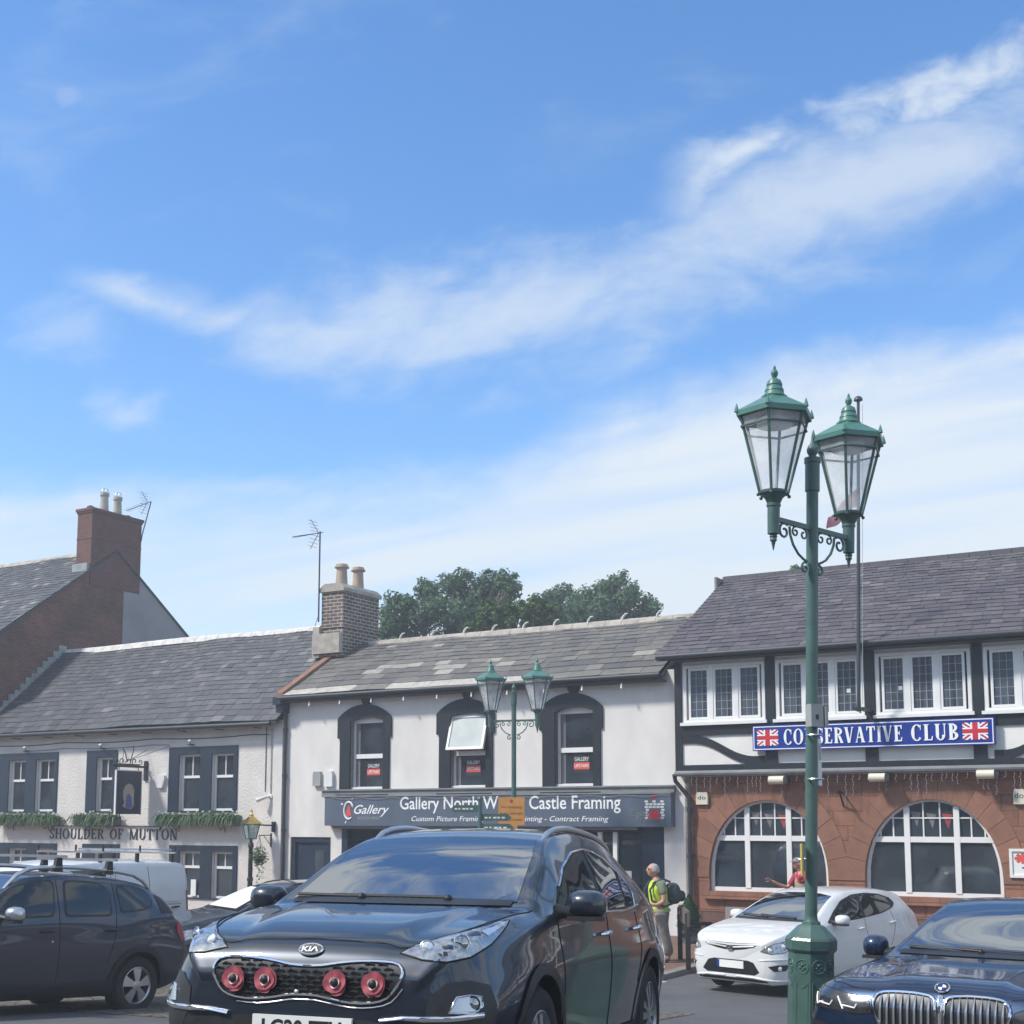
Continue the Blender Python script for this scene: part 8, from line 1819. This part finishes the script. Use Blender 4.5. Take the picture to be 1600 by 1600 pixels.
# ================================================================ TREES AND THE FAR SIDE OF THE MARKET PLACE
def tree(cx, cy, r, z0, z1, lab, blobs, mt, seed, n=9000, ls=.26):
    rnd = random.Random(seed); t = Thing('broadleaf_tree', lab, 'tree', (0, 0, 0), FR(cx, cy, 0), 'trees behind the roofs')
    m = MB(); m.tube([(0, 0, -.3), (.1, 0, z0*.5), (.05, .1, z0), (0, .1, z0+(z1-z0)*.35)], [.45, .36, .30, .2], 10); tips = []
    for bx, by, bz, br in blobs:
        p = Vector((bx, by, bz)); q = Vector((0, .1, z0+(z1-z0)*.1)); mid = (p+q)/2+Vector((rnd.gauss(0, .3), rnd.gauss(0, .3), -.4)); m.tube([q, mid, p], [.16, .10, .04], 6)
        for k in range(5): e = p+Vector((rnd.gauss(0, 1), rnd.gauss(0, 1), rnd.gauss(.3, .8))).normalized()*br*.8; m.tube([mid, (mid+e)/2+Vector((0, 0, .2)), e], [.06, .04, .015], 5)
    t.part('trunk', m, 'bark', smooth=60)
    m = MB(); tot = sum(b[3]**2 for b in blobs)
    for bx, by, bz, br in blobs:
        subs = [(Vector((rnd.gauss(0, 1), rnd.gauss(0, 1), rnd.gauss(.15, .8))).normalized()*br*rnd.uniform(.55, 1.02), br*rnd.uniform(.28, .5)) for _ in range(22)]
        for i in range(int(n*br*br/tot)):
            c, sr = rnd.choice(subs); d = Vector((rnd.gauss(0, 1), rnd.gauss(0, 1), rnd.gauss(0, 1))); d.normalize(); p = Vector((bx, by, bz))+c+d*sr*rnd.random()**.45
            nr = (d+Vector((rnd.gauss(0, .6), rnd.gauss(0, .6), rnd.gauss(.5, .6)))).normalized(); X = nr.orthogonal().normalized(); a = rnd.random()*6.28; X = X*math.cos(a)+nr.cross(X)*math.sin(a); Y = nr.cross(X); s = ls*rnd.uniform(.45, 1.15)
            m.add([tuple(p-X*s*.6), tuple(p-Y*s*.32+nr*s*.08), tuple(p+X*s*.6-nr*s*.1), tuple(p+Y*s*.32+nr*s*.08)], [(0, 1, 2, 3)], 0, max(.01, min(1, rnd.gauss(.42, .25))))
    t.part('crown', m, mt)
def wp(px, py, Y): d = ray(px, py); return EYE+d*(Y/d.y)
def tree_px(Y, blobs, base, lab, mt, seed, n, ls):
    bx = wp(base, 1000, Y).x; B = []
    for px, py, rp in blobs: p = wp(px, py, Y); B.append((p.x-bx, random.Random(px+py).uniform(-1.2, 1.2), p.z, rp*Y/FPX/math.cos(TH)*.97))
    zs = [b[2] for b in B]; tree(bx, Y, 0, min(zs)-2.5, max(zs), lab, B, mt, seed, n, ls)
tree_px(52, [(640, 970, 42), (690, 930, 42), (735, 918, 34), (760, 950, 44), (700, 985, 50), (620, 990, 30), (790, 912, 20), (765, 905, 18), (660, 915, 18), (800, 925, 16)], 695, 'tallest dark tree behind the gallery roof, gaps showing sky', 'leaf_dark', 21, 22000, .18)
tree_px(47, [(775, 960, 32), (805, 972, 34), (835, 965, 30), (755, 985, 28), (855, 985, 26)], 790, 'paler green round tree between the two dark trees behind the gallery', 'leaf_light', 22, 9000, .17)
tree_px(56, [(845, 968, 32), (880, 950, 36), (930, 940, 34), (970, 935, 31), (995, 948, 33), (920, 980, 44), (1000, 975, 26), (860, 975, 26)], 930, 'wide dark tree behind the right end of the gallery ridge', 'leaf_dark', 23, 20000, .18)
tree_px(60, [(1245, 900, 14), (1270, 895, 14), (1300, 900, 12)], 1270, 'top of a far tree just showing over the club ridge', 'leaf_dark', 24, 1500, .22)
def terrace(name, lab, u0, u1, v, ze, zr, brick, roof, seed, face=1):
    """buildings on the far side of the square, behind the camera: they close the square and are seen only as reflections"""
    t = Thing(name, lab, 'building', ((u0+u1)/2, -v, 1.3)); m = MB(); d = 8.0
    us = []; u = u0+1.2
    while u+1.1 < u1: us.append((u, u+1.1)); u += 2.9
    holes = [rloop(a, b, z, z+1.6) for z in (2.1, 4.9, 7.7) for a, b in us]
    loops = rloop(u0, u1, .9, ze); wall(m, loops, holes, -v, -.2); m.add([(u0, -v, .9), (u0, -v-d, .9), (u0, -v-d, ze), (u0, -v-d/2, zr), (u0, -v, ze)], [(0, 1, 2, 3, 4)]); m.add([(u1, -v, .9), (u1, -v-d, .9), (u1, -v-d, ze), (u1, -v-d/2, zr), (u1, -v, ze)], [(0, 1, 2, 3, 4)]); m.add([(u0, -v-d, .9), (u1, -v-d, .9), (u1, -v-d, ze), (u0, -v-d, ze)], [(0, 1, 2, 3)]); t.part('wall', m, brick)
    m = MB(); m.prism([(-v+.3, ze-.1), (-v-d/2, zr), (-v-d-.3, ze-.1), (-v-d-.3, ze-.25), (-v-d/2, zr-.2), (-v+.3, ze-.25)], lambda a, b, e: (e, a, b), u0-.1, u1+.1); t.part('roof', m, roof)
    for a, b in us:
        for z in (2.1, 4.9, 7.7): m = MB(); bars(m, a, b, z, z+1.6, .09, -v-.1, -v-.02); m.box(a+.1, b-.1, -v-.09, -v-.03, z+.77, z+.83); f = t.part('window', m, 'white_paint'); m = MB(); m.box(a+.05, b-.05, -v-.07, -v-.055, z+.05, z+1.55); t.part('pane', m, 'pane', parent=f)
mat('roof_far', (.06, .06, .07), .7, .25, 1.5, bump=.3, bscale=8)
terrace('brick_terrace', 'red brick terrace closing the square behind the camera', -26, -2, 46, 10.6, 14, 'red_brick', 'roof_far', 1)
terrace('stone_terrace', 'brown sandstone terrace closing the square behind the camera', -1.5, 22, 47, 11.2, 14.8, 'sandstone', 'roof_far', 2)
terrace('long_terrace', 'long old brick terrace far along the square behind the camera', -84, -27, 44, 10.4, 13.8, 'old_brick', 'roof_far', 4)
terrace('old_terrace', 'old brick terrace at the far corner of the square behind the camera', 22.6, 46, 45, 10.2, 13.5, 'old_brick', 'roof_far', 3)

# ================================================================ HAZE IMITATING GLARE
def haze():  # thin volume added to lift dark tones, standing in for glare through glass
    m = bpy.data.materials.new('air'); m.use_nodes = True; N = m.node_tree.nodes; L = m.node_tree.links; N.clear()
    v = N.new('ShaderNodeVolumePrincipled'); v.inputs['Color'].default_value = (.90, .95, 1, 1); v.inputs['Density'].default_value = .0027; v.inputs['Anisotropy'].default_value = .1
    o = N.new('ShaderNodeOutputMaterial'); L.new(v.outputs[0], o.inputs['Volume']); MATS['air'] = m
    b = MB(); b.box(-125, 125, -125, 125, -2.5, 18.5); ob = solo('haze', b, 'air', None, None, kind='stuff'); ob.display_type = 'WIRE'
haze()
